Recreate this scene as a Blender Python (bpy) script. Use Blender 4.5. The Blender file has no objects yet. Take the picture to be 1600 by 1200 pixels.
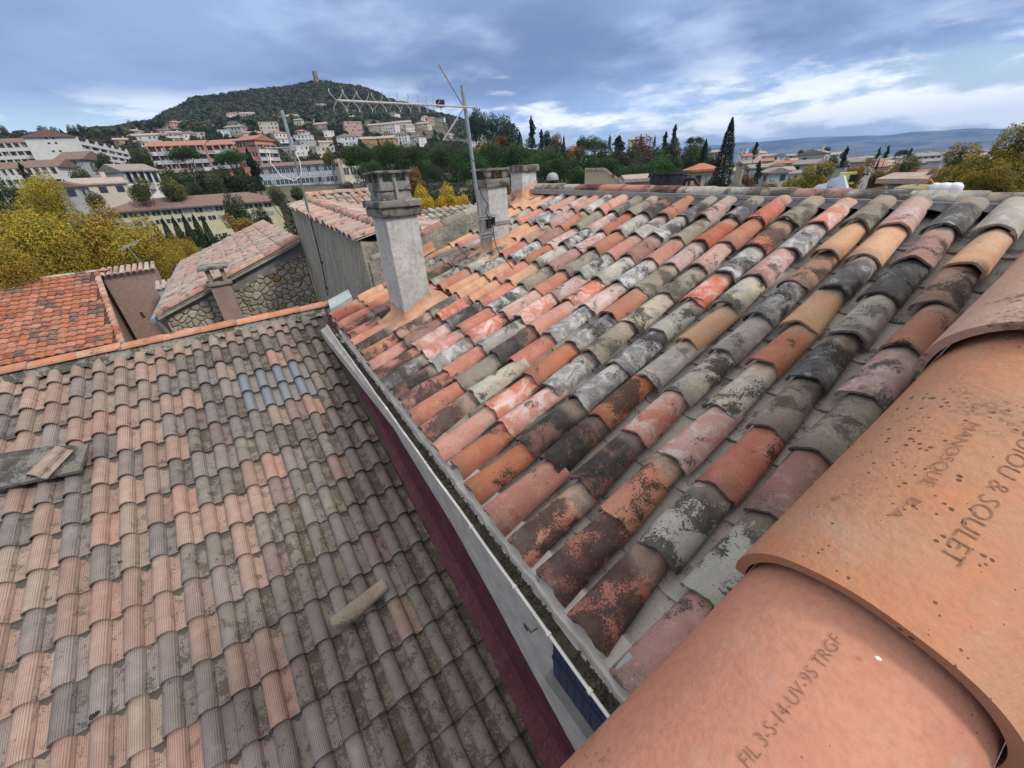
import bpy, bmesh, math, random
import numpy as np
from mathutils import Vector, Matrix
R = math.radians
random.seed(7)
rng = np.random.default_rng(11)
sc = bpy.context.scene
COL = sc.collection

# ------------------------------------------------------------------ camera
RT = Vector((0.8158339163, -0.5754039569, -0.0576654781))
UP = Vector((0.3173420489, 0.3621059782, 0.8764549530))
FW = Vector((0.4834346336, 0.7333413577, -0.4780182090))
FPX = 598.9
cam_d = bpy.data.cameras.new('camera')
cam_d.sensor_width = 36.0
cam_d.lens = 36.0 * FPX / 1600.0
cam_d.clip_start = 0.02
cam_d.clip_end = 40000
cam = bpy.data.objects.new('camera', cam_d)
COL.objects.link(cam)
m = Matrix((RT, UP, -FW)).transposed().to_4x4()
cam.matrix_world = m
sc.camera = cam

# ------------------------------------------------------------------ sun, sky, exposure
SUN_EL, SUN_AZ = R(42), R(-62)            # azimuth counted from +X towards +Y: behind the camera, to the right
sd = bpy.data.lights.new('sun', 'SUN')
sd.energy = 1.5
sd.angle = R(10)
sd.color = (1.0, 0.93, 0.84)
sun = bpy.data.objects.new('sun', sd)
COL.objects.link(sun)
sdir = Vector((math.cos(SUN_EL) * math.cos(SUN_AZ), math.cos(SUN_EL) * math.sin(SUN_AZ), math.sin(SUN_EL)))
sun.rotation_euler = sdir.to_track_quat('Z', 'Y').to_euler()
sun.location = (0, 0, 60)

w = bpy.data.worlds.new('World')
sc.world = w
w.use_nodes = True
wt = w.node_tree
wt.nodes.clear()


class NT:
    """small helper to write node trees"""
    def __init__(s, t):
        s.t = t

    def n(s, kind, **kw):
        nd = s.t.nodes.new(kind)
        for k, v in kw.items():
            if k[0] == '_':
                setattr(nd, k[1:], v)
        return nd

    def link(s, a, b):
        s.t.links.new(a, b)

    def setin(s, sock, v):
        if isinstance(v, (int, float)):
            sock.default_value = v
        elif isinstance(v, (tuple, list)):
            if len(v) == 3 and sock.type == 'RGBA':
                v = (*v, 1)
            sock.default_value = v
        else:
            s.link(v, sock)

    def math(s, op, a, b=0.0, c=0.0, clamp=False):
        nd = s.t.nodes.new('ShaderNodeMath')
        nd.operation = op
        nd.use_clamp = clamp
        s.setin(nd.inputs[0], a)
        s.setin(nd.inputs[1], b)
        s.setin(nd.inputs[2], c)
        return nd.outputs[0]

    def vmath(s, op, a, b=(0, 0, 0)):
        nd = s.t.nodes.new('ShaderNodeVectorMath')
        nd.operation = op
        s.setin(nd.inputs[0], a)
        if op == 'SCALE':
            s.setin(nd.inputs['Scale'], b)
        else:
            s.setin(nd.inputs[1], b)
        return nd.outputs[0]

    def noise(s, vec, scale, detail=3.0, rough=0.55, dist=0.0, col=False):
        nd = s.t.nodes.new('ShaderNodeTexNoise')
        s.setin(nd.inputs['Vector'], vec)
        nd.inputs['Scale'].default_value = scale
        nd.inputs['Detail'].default_value = detail
        nd.inputs['Roughness'].default_value = rough
        nd.inputs['Distortion'].default_value = dist
        return nd.outputs['Color' if col else 'Fac']

    def ramp(s, v, a, b, smooth=True):
        nd = s.t.nodes.new('ShaderNodeMapRange')
        nd.interpolation_type = 'SMOOTHSTEP' if smooth else 'LINEAR'
        s.setin(nd.inputs['Value'], v)
        s.setin(nd.inputs['From Min'], a)
        s.setin(nd.inputs['From Max'], b)
        return nd.outputs['Result']

    def mix(s, f, a, b, mode='MIX'):
        nd = s.t.nodes.new('ShaderNodeMix')
        nd.data_type = 'RGBA'
        nd.blend_type = mode
        s.setin(nd.inputs[0], f)
        s.setin(nd.inputs[6], a)
        s.setin(nd.inputs[7], b)
        return nd.outputs[2]

    def sep(s, v):
        nd = s.t.nodes.new('ShaderNodeSeparateXYZ')
        s.setin(nd.inputs[0], v)
        return nd.outputs

    def comb(s, x, y, z):
        nd = s.t.nodes.new('ShaderNodeCombineXYZ')
        s.setin(nd.inputs[0], x)
        s.setin(nd.inputs[1], y)
        s.setin(nd.inputs[2], z)
        return nd.outputs[0]


W = NT(wt)
tc = wt.nodes.new('ShaderNodeTexCoord')
dr = tc.outputs['Generated']
d3 = W.sep(dr)
den = W.math('ADD', W.math('MAXIMUM', d3[2], 0.0), 0.14)
pl = W.comb(W.math('DIVIDE', d3[0], den), W.math('DIVIDE', d3[1], den), 0.0)
nA = W.noise(pl, 0.62, 6, 0.50, 0.15)
nB = W.noise(W.vmath('ADD', pl, (7.3, 2.1, 0)), 1.7, 7, 0.55, 0.1)
nC = W.noise(W.vmath('ADD', pl, (1.3, 9.4, 3.0)), 0.42, 3, 0.5, 0.2)
el = d3[2]
c_dark = (0.13, 0.185, 0.325)
c_mid = (0.235, 0.32, 0.50)
c_lite = (0.45, 0.54, 0.70)
cl = W.mix(W.ramp(nA, 0.36, 0.60), c_dark, c_mid)
cl = W.mix(W.math('MULTIPLY', W.ramp(W.math('ADD', W.math('MULTIPLY', nB, 0.5), W.math('MULTIPLY', nC, 0.5)), 0.46, 0.66), 0.75), cl, c_lite)
# the overcast lightens towards the zenith
cl = W.mix(W.ramp(el, 0.45, 0.85), cl, (0.98, 0.92, 0.84))
# pale veil towards the horizon
cl = W.mix(W.math('MULTIPLY', W.math('SUBTRACT', 1.0, W.ramp(el, 0.0, 0.20)), 0.8), cl, (0.40, 0.58, 0.86))
# low breaks in the cloud: bright cumulus and clear strips above the horizon
low = W.math('SUBTRACT', 1.0, W.ramp(W.math('ADD', el, W.math('MULTIPLY', W.math('SUBTRACT', nA, 0.5), 0.16)), 0.075, 0.185))
nD = W.noise(W.vmath('ADD', W.vmath('MULTIPLY', dr, (1.0, 1.0, 4.2)), (2.0, 5.0, 1.0)), 4.2, 8, 0.60, 0.1)
nE = W.noise(W.vmath('MULTIPLY', dr, (1.0, 1.0, 5.5)), 2.2, 4, 0.55, 0.2)
brk = W.ramp(W.math('ADD', nE, W.math('MULTIPLY', low, 0.24)), 0.58, 0.70)
whit = W.math('MULTIPLY', W.ramp(nD, 0.43, 0.57), W.math('MULTIPLY', low, 1.0))
cl = W.mix(whit, cl, (0.98, 1.0, 1.0))
bgc = W.n('ShaderNodeBackground')
W.setin(bgc.inputs[0], cl)
bgc.inputs[1].default_value = 1.0
sky = wt.nodes.new('ShaderNodeTexSky')
sky.sky_type = 'NISHITA'
sky.sun_disc = False
sky.sun_elevation = SUN_EL
sky.sun_rotation = R(90) - SUN_AZ
sky.air_density = 1.2
bgs = W.n('ShaderNodeBackground')
W.link(sky.outputs[0], bgs.inputs[0])
bgs.inputs[1].default_value = 0.11
ms = W.n('ShaderNodeMixShader')
fsky = W.math('MULTIPLY', W.math('MULTIPLY', W.math('MULTIPLY', brk, low), 0.6), W.math('SUBTRACT', 1.0, W.math('MULTIPLY', whit, 0.85)))
W.link(fsky, ms.inputs[0])
W.link(bgc.outputs[0], ms.inputs[1])
W.link(bgs.outputs[0], ms.inputs[2])
wo = W.n('ShaderNodeOutputWorld')
W.link(ms.outputs[0], wo.inputs[0])

vs = sc.view_settings
vs.view_transform = 'Standard'
vs.look = 'None'
vs.exposure = 0.68
vs.gamma = 1
vs.use_curve_mapping = False
sc.cycles.volume_bounces = 0

# ------------------------------------------------------------------ pixel <-> place helpers


def ray(px, py):
    return FW + RT * ((px - 800) / FPX) - UP * ((py - 600) / FPX)


def project(p):
    z = p.dot(FW)
    if z < 0.02:
        return None
    return 800 + FPX * p.dot(RT) / z, 600 - FPX * p.dot(UP) / z


def on_axis(px, py, axis, val):
    d = ray(px, py)
    return d * (val / d[axis])


def az_el(px, py):
    d = ray(px, py)
    return math.atan2(d.y, d.x), math.atan2(d.z, math.hypot(d.x, d.y))


# ------------------------------------------------------------------ object helpers
def link(name, me, parent=None, mw=None):
    o = bpy.data.objects.new(name, me)
    COL.objects.link(o)
    if parent is not None:
        o.parent = parent
    if mw is not None:
        o.matrix_local = mw
    return o


def empty(name, label, cat, loc=(0, 0, 0), rz=0.0, group=None):
    o = bpy.data.objects.new(name, None)
    COL.objects.link(o)
    o.empty_display_size = 0.1
    o.location = loc
    o.rotation_euler = (0, 0, rz)
    o['label'] = label
    o['category'] = cat
    if group:
        o['group'] = group
    return o


def tag(o, label, cat, group=None, kind=None):
    o['label'] = label
    if cat:
        o['category'] = cat
    if group:
        o['group'] = group
    if kind:
        o['kind'] = kind
    return o


class MB:
    """collects geometry and links it as ONE mesh"""
    def __init__(s):
        s.v, s.f = [], []

    def add(s, vs_, fs):
        b = len(s.v)
        s.v += [tuple(p) for p in vs_]
        s.f += [tuple(b + i for i in q) for q in fs]
        return s

    def box(s, c, size, rz=0.0, M=None):
        x, y, z = size[0] / 2, size[1] / 2, size[2] / 2
        vv = [Vector((a * x, b * y, d * z)) for a in (-1, 1) for b in (-1, 1) for d in (-1, 1)]
        if rz:
            q = Matrix.Rotation(rz, 3, 'Z')
            vv = [q @ p for p in vv]
        vv = [p + Vector(c) for p in vv]
        if M is not None:
            vv = [M @ p for p in vv]
        return s.add(vv, [(0, 1, 3, 2), (4, 6, 7, 5), (0, 4, 5, 1), (2, 3, 7, 6), (0, 2, 6, 4), (1, 5, 7, 3)])

    def bx(s, x0, x1, y0, y1, z0, z1):
        return s.box(((x0 + x1) / 2, (y0 + y1) / 2, (z0 + z1) / 2), (x1 - x0, y1 - y0, z1 - z0))

    def tube(s, pts, r, n=8, r1=None, caps=True):
        pts = [Vector(p) for p in pts]
        k = len(pts)
        b = len(s.v)
        prev = None
        for i, p in enumerate(pts):
            t = (pts[min(i + 1, k - 1)] - pts[max(i - 1, 0)]).normalized()
            a = prev if prev is not None else (Vector((0, 0, 1)) if abs(t.z) < 0.9 else Vector((1, 0, 0)))
            a = (a - t * a.dot(t)).normalized()
            prev = a
            c = t.cross(a)
            rr = r if r1 is None else r + (r1 - r) * i / (k - 1)
            for j in range(n):
                q = 2 * math.pi * j / n
                s.v.append(tuple(p + a * (rr * math.cos(q)) + c * (rr * math.sin(q))))
        for i in range(k - 1):
            for j in range(n):
                a0 = b + i * n + j
                a1 = b + i * n + (j + 1) % n
                s.f.append((a0, a1, a1 + n, a0 + n))
        if caps:
            s.f.append(tuple(b + j for j in range(n))[::-1])
            s.f.append(tuple(b + (k - 1) * n + j for j in range(n)))
        return s

    def prism(s, poly, a, b):
        """closed polygon (list of 3D points) swept by vector from a to b offsets"""
        n = len(poly)
        P = [Vector(p) + Vector(a) for p in poly] + [Vector(p) + Vector(b) for p in poly]
        fs = [tuple(range(n))[::-1], tuple(range(n, 2 * n))]
        for i in range(n):
            j = (i + 1) % n
            fs.append((i, j, n + j, n + i))
        return s.add(P, fs)

    def mesh(s, name, mat=None, smooth=False, angle=None):
        me = bpy.data.meshes.new(name)
        me.from_pydata(s.v, [], s.f)
        me.validate()
        me.update()
        if smooth:
            me.polygons.foreach_set('use_smooth', [True] * len(me.polygons))
            me.set_sharp_from_angle(angle=R(angle or 40))
        if mat:
            me.materials.append(mat)
        return me

    def build(s, name, mat=None, parent=None, mw=None, smooth=False, angle=None):
        return link(name, s.mesh(name, mat, smooth, angle), parent, mw)


def rel(parent):
    """matrix that lets world coordinates be used under an unrotated empty"""
    return Matrix.Translation(-Vector(parent.location))


# ------------------------------------------------------------------ materials
def new_mat(name):
    mt = bpy.data.materials.new(name)
    mt.use_nodes = True
    t = mt.node_tree
    t.nodes.clear()
    T = NT(t)
    out = t.nodes.new('ShaderNodeOutputMaterial')
    bs = t.nodes.new('ShaderNodeBsdfPrincipled')
    T.link(bs.outputs[0], out.inputs[0])
    bs.inputs['Roughness'].default_value = 0.85
    bs.inputs['Specular IOR Level'].default_value = 0.25
    return mt, T, bs


def coords(T, rand=True):
    c = T.t.nodes.new('ShaderNodeTexCoord').outputs['Object']
    if not rand:
        return c, None
    oi = T.t.nodes.new('ShaderNodeObjectInfo')
    r = oi.outputs['Random']
    off = T.comb(T.math('MULTIPLY', r, 37.0), T.math('MULTIPLY', r, 91.0), T.math('MULTIPLY', r, 53.0))
    return T.vmath('ADD', c, off), r


def bump(T, bs, h, strength=0.4, dist=0.01):
    b = T.t.nodes.new('ShaderNodeBump')
    b.inputs['Strength'].default_value = strength
    b.inputs['Distance'].default_value = dist
    T.setin(b.inputs['Height'], h)
    T.link(b.outputs[0], bs.inputs['Normal'])


def plain(name, c, rough=0.8, var=0.0, scale=4.0, metal=0.0, bmp=0.0, bscale=60.0, alt=None, spec=None, rand=True):
    mt, T, bs = new_mat(name)
    v, r = coords(T, rand)
    col = c
    if var or alt:
        n = T.ramp(T.noise(v, scale, 5, 0.6), 0.3, 0.7)
        col = T.mix(n, c if alt else tuple(x * (1 - var) for x in c), alt if alt else tuple(min(1, x * (1 + var)) for x in c))
    T.setin(bs.inputs['Base Color'], col)
    bs.inputs['Roughness'].default_value = rough
    bs.inputs['Metallic'].default_value = metal
    if spec is not None:
        bs.inputs['Specular IOR Level'].default_value = spec
    if bmp:
        bump(T, bs, T.noise(v, bscale, 4, 0.6), bmp, 0.01)
    return mt


def weathered(name, a, b, light=None, lamt=0.5, dark=None, damt=0.5, dscale=95.0, patch=None, pamt=0.5, ps=11.0, pits=0.0, rough=0.85, bmp=0.5, ls=9.0, patina=0.17, ends=True):
    """clay tile: two clay tones, chalky bloom, lichen crust, broad stains"""
    mt, T, bs = new_mat(name)
    v, r = coords(T)
    n0 = T.noise(v, 7.0, 4, 0.6, 0.3)
    col = T.mix(T.ramp(n0, 0.34, 0.66), a, b)
    fine = T.noise(v, 130.0, 4, 0.65)
    if patch:
        n1 = T.noise(T.vmath('ADD', v, (3.1, 5.7, 1.3)), ps, 6, 0.65, 0.8)
        t = 0.72 - 0.34 * pamt
        col = T.mix(T.ramp(n1, t - 0.03, t + 0.05), col, patch)
    if light:
        n2 = T.noise(T.vmath('ADD', v, (8.4, 1.1, 4.2)), ls, 7, 0.68, 1.1)
        t = 0.70 - 0.30 * lamt
        f = T.ramp(T.math('ADD', n2, T.math('MULTIPLY', T.math('SUBTRACT', fine, 0.5), 0.30)), t - 0.06, t + 0.16)
        col = T.mix(T.math('MULTIPLY', f, 0.78), col, light)
    if dark:
        n3 = T.noise(T.vmath('ADD', v, (2.2, 7.9, 6.1)), 5.5, 4, 0.6, 0.4)
        n4 = T.noise(v, dscale, 4, 0.6)
        s = T.math('ADD', T.math('MULTIPLY', n3, 1.05), T.math('MULTIPLY', n4, 0.50))
        t = 1.00 - 0.44 * damt
        soft = T.ramp(n3, 0.60 - 0.30 * damt, 0.86 - 0.30 * damt)
        col = T.mix(T.math('MULTIPLY', soft, 0.45), col, tuple(0.5 * (q + 0.10) for q in dark))
        col = T.mix(T.math('MULTIPLY', T.ramp(s, t - 0.02, t + 0.05), 0.92), col, dark)
    if pits:
        vo = T.t.nodes.new('ShaderNodeTexVoronoi')
        T.setin(vo.inputs['Vector'], v)
        vo.inputs['Scale'].default_value = 150.0
        th = T.math('MULTIPLY', T.math('MULTIPLY', T.ramp(T.noise(v, 12, 3), 0.34, 0.70), T.ramp(T.noise(v, 70, 2), 0.42, 0.62)), 0.30 * pits)
        pit = T.math('LESS_THAN', vo.outputs['Distance'], th)
        col = T.mix(T.math('MULTIPLY', pit, 0.85), col, (0.06, 0.035, 0.025))
    if ends:
        # the upper end, long sheltered by its neighbour, stays paler; white specks all over
        oy = T.sep(T.t.nodes.new('ShaderNodeTexCoord').outputs['Object'])[1]
        r2 = T.math('FRACT', T.math('MULTIPLY', r, 13.7))
        te = T.ramp(T.math('ADD', oy, T.math('MULTIPLY', T.math('SUBTRACT', n0, 0.5), 0.20)), 0.30, 0.40)
        col = T.mix(T.math('MULTIPLY', T.math('MULTIPLY', te, T.ramp(r2, 0.45, 0.6)), 0.6), col, (0.44, 0.35, 0.28))
        lo_e = T.ramp(T.math('ADD', oy, T.math('MULTIPLY', T.math('SUBTRACT', n0, 0.5), 0.25)), 0.12, 0.0)
        col = T.mix(T.math('MULTIPLY', T.math('MULTIPLY', lo_e, T.ramp(r2, 0.55, 0.35)), 0.45), col, (0.09, 0.08, 0.07))
        col = T.mix(T.math('MULTIPLY', T.ramp(T.noise(v, 75, 3, 0.6), 0.66, 0.72), 0.55), col, (0.52, 0.50, 0.46))
        col = T.mix(T.math('MULTIPLY', T.ramp(T.noise(T.vmath('ADD', v, (11, 3, 7)), 48, 5, 0.7), 0.60, 0.66), 0.6), col, (0.075, 0.06, 0.05))
    # thin grey patina common to all of them, then grain and per-tile tone
    pat = T.ramp(T.noise(T.vmath('ADD', v, (5, 9, 2)), 10.0, 6, 0.7, 0.5), 0.38, 0.72)
    col = T.mix(T.math('MULTIPLY', pat, patina), col, (0.285, 0.262, 0.238))
    col = T.mix(T.math('MULTIPLY', T.ramp(fine, 0.35, 0.75), 0.28), col, tuple(x * 0.5 for x in a))
    hs = T.t.nodes.new('ShaderNodeHueSaturation')
    T.setin(hs.inputs['Color'], col)
    T.setin(hs.inputs['Value'], T.math('ADD', 0.86, T.math('MULTIPLY', r, 0.30)))
    T.setin(hs.inputs['Saturation'], T.math('ADD', 0.92, T.math('MULTIPLY', T.math('FRACT', T.math('MULTIPLY', r, 7.7)), 0.22)))
    T.link(hs.outputs[0], bs.inputs['Base Color'])
    bs.inputs['Roughness'].default_value = rough
    bump(T, bs, T.math('ADD', T.math('MULTIPLY', fine, 0.7), T.math('ADD', T.noise(v, 38.0, 5, 0.6), T.math('MULTIPLY', n0, 0.5))), bmp, 0.007)
    return mt


LIME = (0.56, 0.57, 0.55)
SOOT = (0.030, 0.027, 0.025)
RUST = (0.075, 0.040, 0.035)
TM = {
    'r': weathered('clay_red', (0.41, 0.145, 0.105), (0.47, 0.195, 0.145), LIME, 0.12, SOOT, 0.18),
    'c': weathered('clay_salmon', (0.47, 0.205, 0.155), (0.53, 0.27, 0.21), (0.62, 0.42, 0.33), 0.35, RUST, 0.12),
    'o': weathered('clay_orange', (0.46, 0.215, 0.14), (0.41, 0.175, 0.12), (0.62, 0.40, 0.25), 0.25, SOOT, 0.22),
    't': weathered('clay_tan', (0.52, 0.30, 0.19), (0.55, 0.36, 0.23), (0.60, 0.42, 0.34), 0.3, RUST, 0.15),
    's': weathered('clay_red_with_white_bloom', (0.50, 0.17, 0.115), (0.55, 0.25, 0.19), (0.70, 0.62, 0.59), 0.68, SOOT, 0.2, ls=7),
    'p': weathered('clay_pink_grey', (0.44, 0.26, 0.22), (0.49, 0.34, 0.305), (0.60, 0.57, 0.56), 0.62, (0.07, 0.065, 0.07), 0.3),
    'w': weathered('slate_grey_with_white_bloom', (0.20, 0.20, 0.205), (0.28, 0.275, 0.27), (0.66, 0.67, 0.66), 0.74, SOOT, 0.40, ls=8),
    'g': weathered('pale_grey_lichen', (0.34, 0.32, 0.28), (0.42, 0.395, 0.35), (0.62, 0.60, 0.54), 0.55, (0.10, 0.10, 0.09), 0.32),
    'k': weathered('khaki_lichen_crust', (0.31, 0.275, 0.22), (0.245, 0.22, 0.18), (0.46, 0.44, 0.35), 0.38, (0.08, 0.075, 0.06), 0.45, 150, bmp=1.0),
    'y': weathered('cream_yellow_patched', (0.50, 0.44, 0.33), (0.42, 0.41, 0.38), (0.64, 0.58, 0.44), 0.5, SOOT, 0.38, patch=(0.30, 0.31, 0.31), pamt=0.5),
    'x': weathered('soot_black', (0.060, 0.052, 0.048), (0.036, 0.032, 0.030), (0.30, 0.28, 0.25), 0.22, (0.25, 0.12, 0.09), 0.42, 120, bmp=1.0),
    'z': weathered('black_with_white_streaks', (0.065, 0.063, 0.064), (0.125, 0.122, 0.122), (0.50, 0.51, 0.52), 0.45, SOOT, 0.4),
    'd': weathered('rust_with_black_crust', (0.36, 0.15, 0.11), (0.42, 0.20, 0.15), None, 0, (0.050, 0.036, 0.034), 0.66, 120, bmp=1.0),
    'e': weathered('orange_with_black_lichen', (0.50, 0.20, 0.12), (0.54, 0.25, 0.16), (0.6, 0.5, 0.4), 0.2, (0.040, 0.034, 0.028), 0.50, 120),
    'm': weathered('mauve_brown', (0.30, 0.165, 0.14), (0.37, 0.215, 0.185), (0.45, 0.38, 0.35), 0.35, SOOT, 0.35, 120),
    'b': weathered('umber_brown', (0.32, 0.195, 0.145), (0.38, 0.25, 0.19), (0.42, 0.37, 0.30), 0.3, SOOT, 0.4, 150),
    'q': weathered('lichen_black_and_white', (0.36, 0.36, 0.31), (0.44, 0.43, 0.37), (0.62, 0.62, 0.56), 0.4, (0.035, 0.035, 0.03), 0.55, 90),
    'P': plain('orange_sealing_paint', (0.50, 0.25, 0.14), 0.6, 0.0, 9, alt=(0.60, 0.37, 0.25), bmp=0.3, bscale=40),
}
PAN = weathered('pan_mortar_clay', (0.37, 0.34, 0.31), (0.42, 0.385, 0.35), (0.48, 0.45, 0.42), 0.4, (0.13, 0.115, 0.10), 0.30)
MORTAR = plain('beige_mortar', (0.44, 0.41, 0.375), 0.9, 0.12, 8, bmp=0.4, bscale=120)
M_RENDER = plain('pale_render', (0.50, 0.475, 0.43), 0.9, 0.0, 9, alt=(0.38, 0.355, 0.32), bmp=0.35, bscale=220)
M_GREYREND = None


def canal_mesh(name, L, w0, w1, h0, h1, th, seg=12, rings=5, seed=0, wob=0.0025, sag=0.0):
    """half-round clay tile; x across, y along (0 = wide lower end), z out of the roof"""
    rr = random.Random(seed)
    mb = MB()
    ph = [rr.uniform(0, 6.28) for _ in range(6)]
    outer, inner = [], []
    for i in range(rings):
        t = i / (rings - 1)
        wv = (w0 + (w1 - w0) * t) / 2
        hv = h0 + (h1 - h0) * t
        for lay, dst in ((0, outer), (1, inner)):
            row = []
            for j in range(seg + 1):
                a = math.pi * j / seg
                ww = wv - lay * th
                hh = hv - lay * th
                x = -ww * math.cos(a)
                z = hh * math.sin(a) ** 0.92
                dn = wob * (math.sin(3 * a + ph[0] + 3 * t) + 0.6 * math.sin(5 * a + ph[1] - 4 * t))
                y = t * L
                if i == 0:
                    y += wob * 1.6 * (math.sin(4 * a + ph[2]) + 0.5 * math.sin(9 * a + ph[3]))
                row.append(len(mb.v))
                mb.v.append((x + 0.4 * dn, y, z + dn + sag * math.sin(math.pi * t)))
            dst.append(row)
    for i in range(rings - 1):
        for j in range(seg):
            mb.f.append((outer[i][j], outer[i][j + 1], outer[i + 1][j + 1], outer[i + 1][j])[::-1])
            mb.f.append((inner[i][j], inner[i][j + 1], inner[i + 1][j + 1], inner[i + 1][j]))
    for i in (0, rings - 1):
        for j in range(seg):
            q = (outer[i][j], outer[i][j + 1], inner[i][j + 1], inner[i][j])
            mb.f.append(q if i == 0 else q[::-1])
    for i in range(rings - 1):
        mb.f.append((outer[i][0], outer[i + 1][0], inner[i + 1][0], inner[i][0]))
        mb.f.append((outer[i][seg], inner[i][seg], inner[i + 1][seg], outer[i + 1][seg]))
    return mb.mesh(name, None, True, 45)


def with_mat(me, mat):
    c = me.copy()
    c.materials.clear()
    c.materials.append(mat)
    return c


_cache = {}


def tile_mesh(kind, base, mat):
    k = (kind, base.name, mat.name)
    if k not in _cache:
        _cache[k] = with_mat(base, mat)
    return _cache[k]


def frame(o, u, v, n):
    return Matrix(((u[0], v[0], n[0], o[0]), (u[1], v[1], n[1], o[1]), (u[2], v[2], n[2], o[2]), (0, 0, 0, 1)))


# ================================================================== TERRAIN
RS = np.array([0, 60, 120, 200, 300, 400, 500, 600, 750, 1000, 1400, 2500, 5000, 8000, 9000, 10000, 11500, 15000], float)
AZT = {
    180: [-11, -11, -11, -9, -5, 0, 5, 10, 15, 20, 20, 0, -20, -20, 60, 160, 200, 120],
    116: [-11, -11, -9, -2, 8, 26, 42, 56, 66, 60, 30, 0, -20, -20, 60, 160, 230, 120],
    96: [-11, -11, -8, -1, 10, 27, 43, 57, 74, 90, 50, 0, -20, -20, 60, 160, 230, 120],
    100: [-11, -11, -8, -1, 10, 27, 43, 56, 68, 66, 30, 0, -20, -20, 60, 160, 230, 120],
    93: [-11, -11, -8, -1, 9, 27, 44, 58, 82, 108, 70, 0, -20, -20, 60, 160, 230, 120],
    90.5: [-11, -11, -8, -1, 9, 27, 45, 59, 86, 128, 80, 0, -20, -20, 60, 160, 230, 120],
    88: [-11, -11, -8, -1, 9, 27, 45, 60, 88, 147, 90, 0, -20, -20, 60, 160, 230, 120],
    82: [-11, -11, -8, 0, 9, 27, 45, 60, 95, 162, 110, 0, -20, -20, 60, 160, 230, 120],
    76: [-11, -11, -8, 0, 9, 26, 43, 60, 100, 176, 120, 0, -20, -20, 60, 160, 230, 120],
    72: [-11, -11, -8, -1, 8, 24, 40, 56, 94, 168, 110, 0, -20, -20, 60, 160, 230, 120],
    68: [-11, -11, -8, -2, 7, 20, 33, 48, 80, 142, 90, 0, -20, -20, 60, 160, 230, 120],
    62: [-11, -11, -8, -3, 5, 15, 26, 38, 64, 116, 60, 0, -20, -20, 60, 200, 260, 150],
    57: [-11, -11, -8, -3, 4, 13, 23, 34, 54, 84, 50, 0, -20, -20, 60, 200, 290, 180],
    52: [-11, -11, -8, -4, 3, 10, 17, 24, 34, 46, 30, -10, -20, -20, 60, 200, 300, 200],
    46: [-11, -11, -9, -5, 2, 7, 10, 13, 15, 10, 0, -15, -20, -20, 60, 200, 320, 220],
    38: [-11, -11, -10, -7, -3, 0, 2, 2, 0, -6, -12, -18, -20, -20, 60, 210, 330, 240],
    30: [-11, -11, -10, -9, -8, -8, -8, -9, -10, -14, -17, -20, -20, -20, 70, 220, 345, 240],
    22: [-11, -11, -11, -11, -12, -13, -14, -14, -15, -17, -19, -20, -22, -22, 60, 190, 330, 240],
    14: [-11, -11, -12, -12, -13, -14, -15, -16, -17, -18, -19, -21, -22, -22, 50, 150, 265, 200],
    6: [-11, -11, -12, -13, -14, -15, -16, -16, -17, -18, -19, -21, -22, -22, 50, 120, 215, 160],
    -20: [-11, -11, -12, -13, -14, -15, -16, -17, -18, -18, -19, -21, -22, -22, 40, 110, 190, 150],
    -90: [-11, -11, -12, -13, -14, -15, -16, -16, -16, -16, -16, -18, -20, -20, 40, 110, 180, 140],
    -180: [-11, -11, -11, -9, -5, 0, 5, 10, 15, 20, 20, 0, -20, -20, 60, 160, 200, 120],
}
AZK = sorted(AZT)
AZV = np.array([AZT[k] for k in AZK], float)


def height(x, y):
    r = math.hypot(x, y)
    a = math.degrees(math.atan2(y, x))
    i = min(max(int(np.searchsorted(AZK, a)) - 1, 0), len(AZK) - 2)
    t = (a - AZK[i]) / (AZK[i + 1] - AZK[i])
    t = t * t * (3 - 2 * t) * 0.5 + t * 0.5
    z0 = float(np.interp(r, RS, AZV[i]))
    z1 = float(np.interp(r, RS, AZV[i + 1]))
    z = z0 + (z1 - z0) * t
    if r > 300:
        k = min(1, (r - 300) / 600)
        z += k * 3.0 * math.sin(x * 0.013 + 1) * math.sin(y * 0.011 + 2)
    if r > 8200:
        q = r - 8200
        k = min(1, q / 1500)
        z += k * (7 * math.sin(a * 0.55 + 1.0) + 5 * math.sin(a * 1.7 + r * 0.002) + 14 * math.sin(r * 0.006 + a * 0.7) + 3 * math.sin(a * 4.1 + r * 0.004))
    return z


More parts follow.
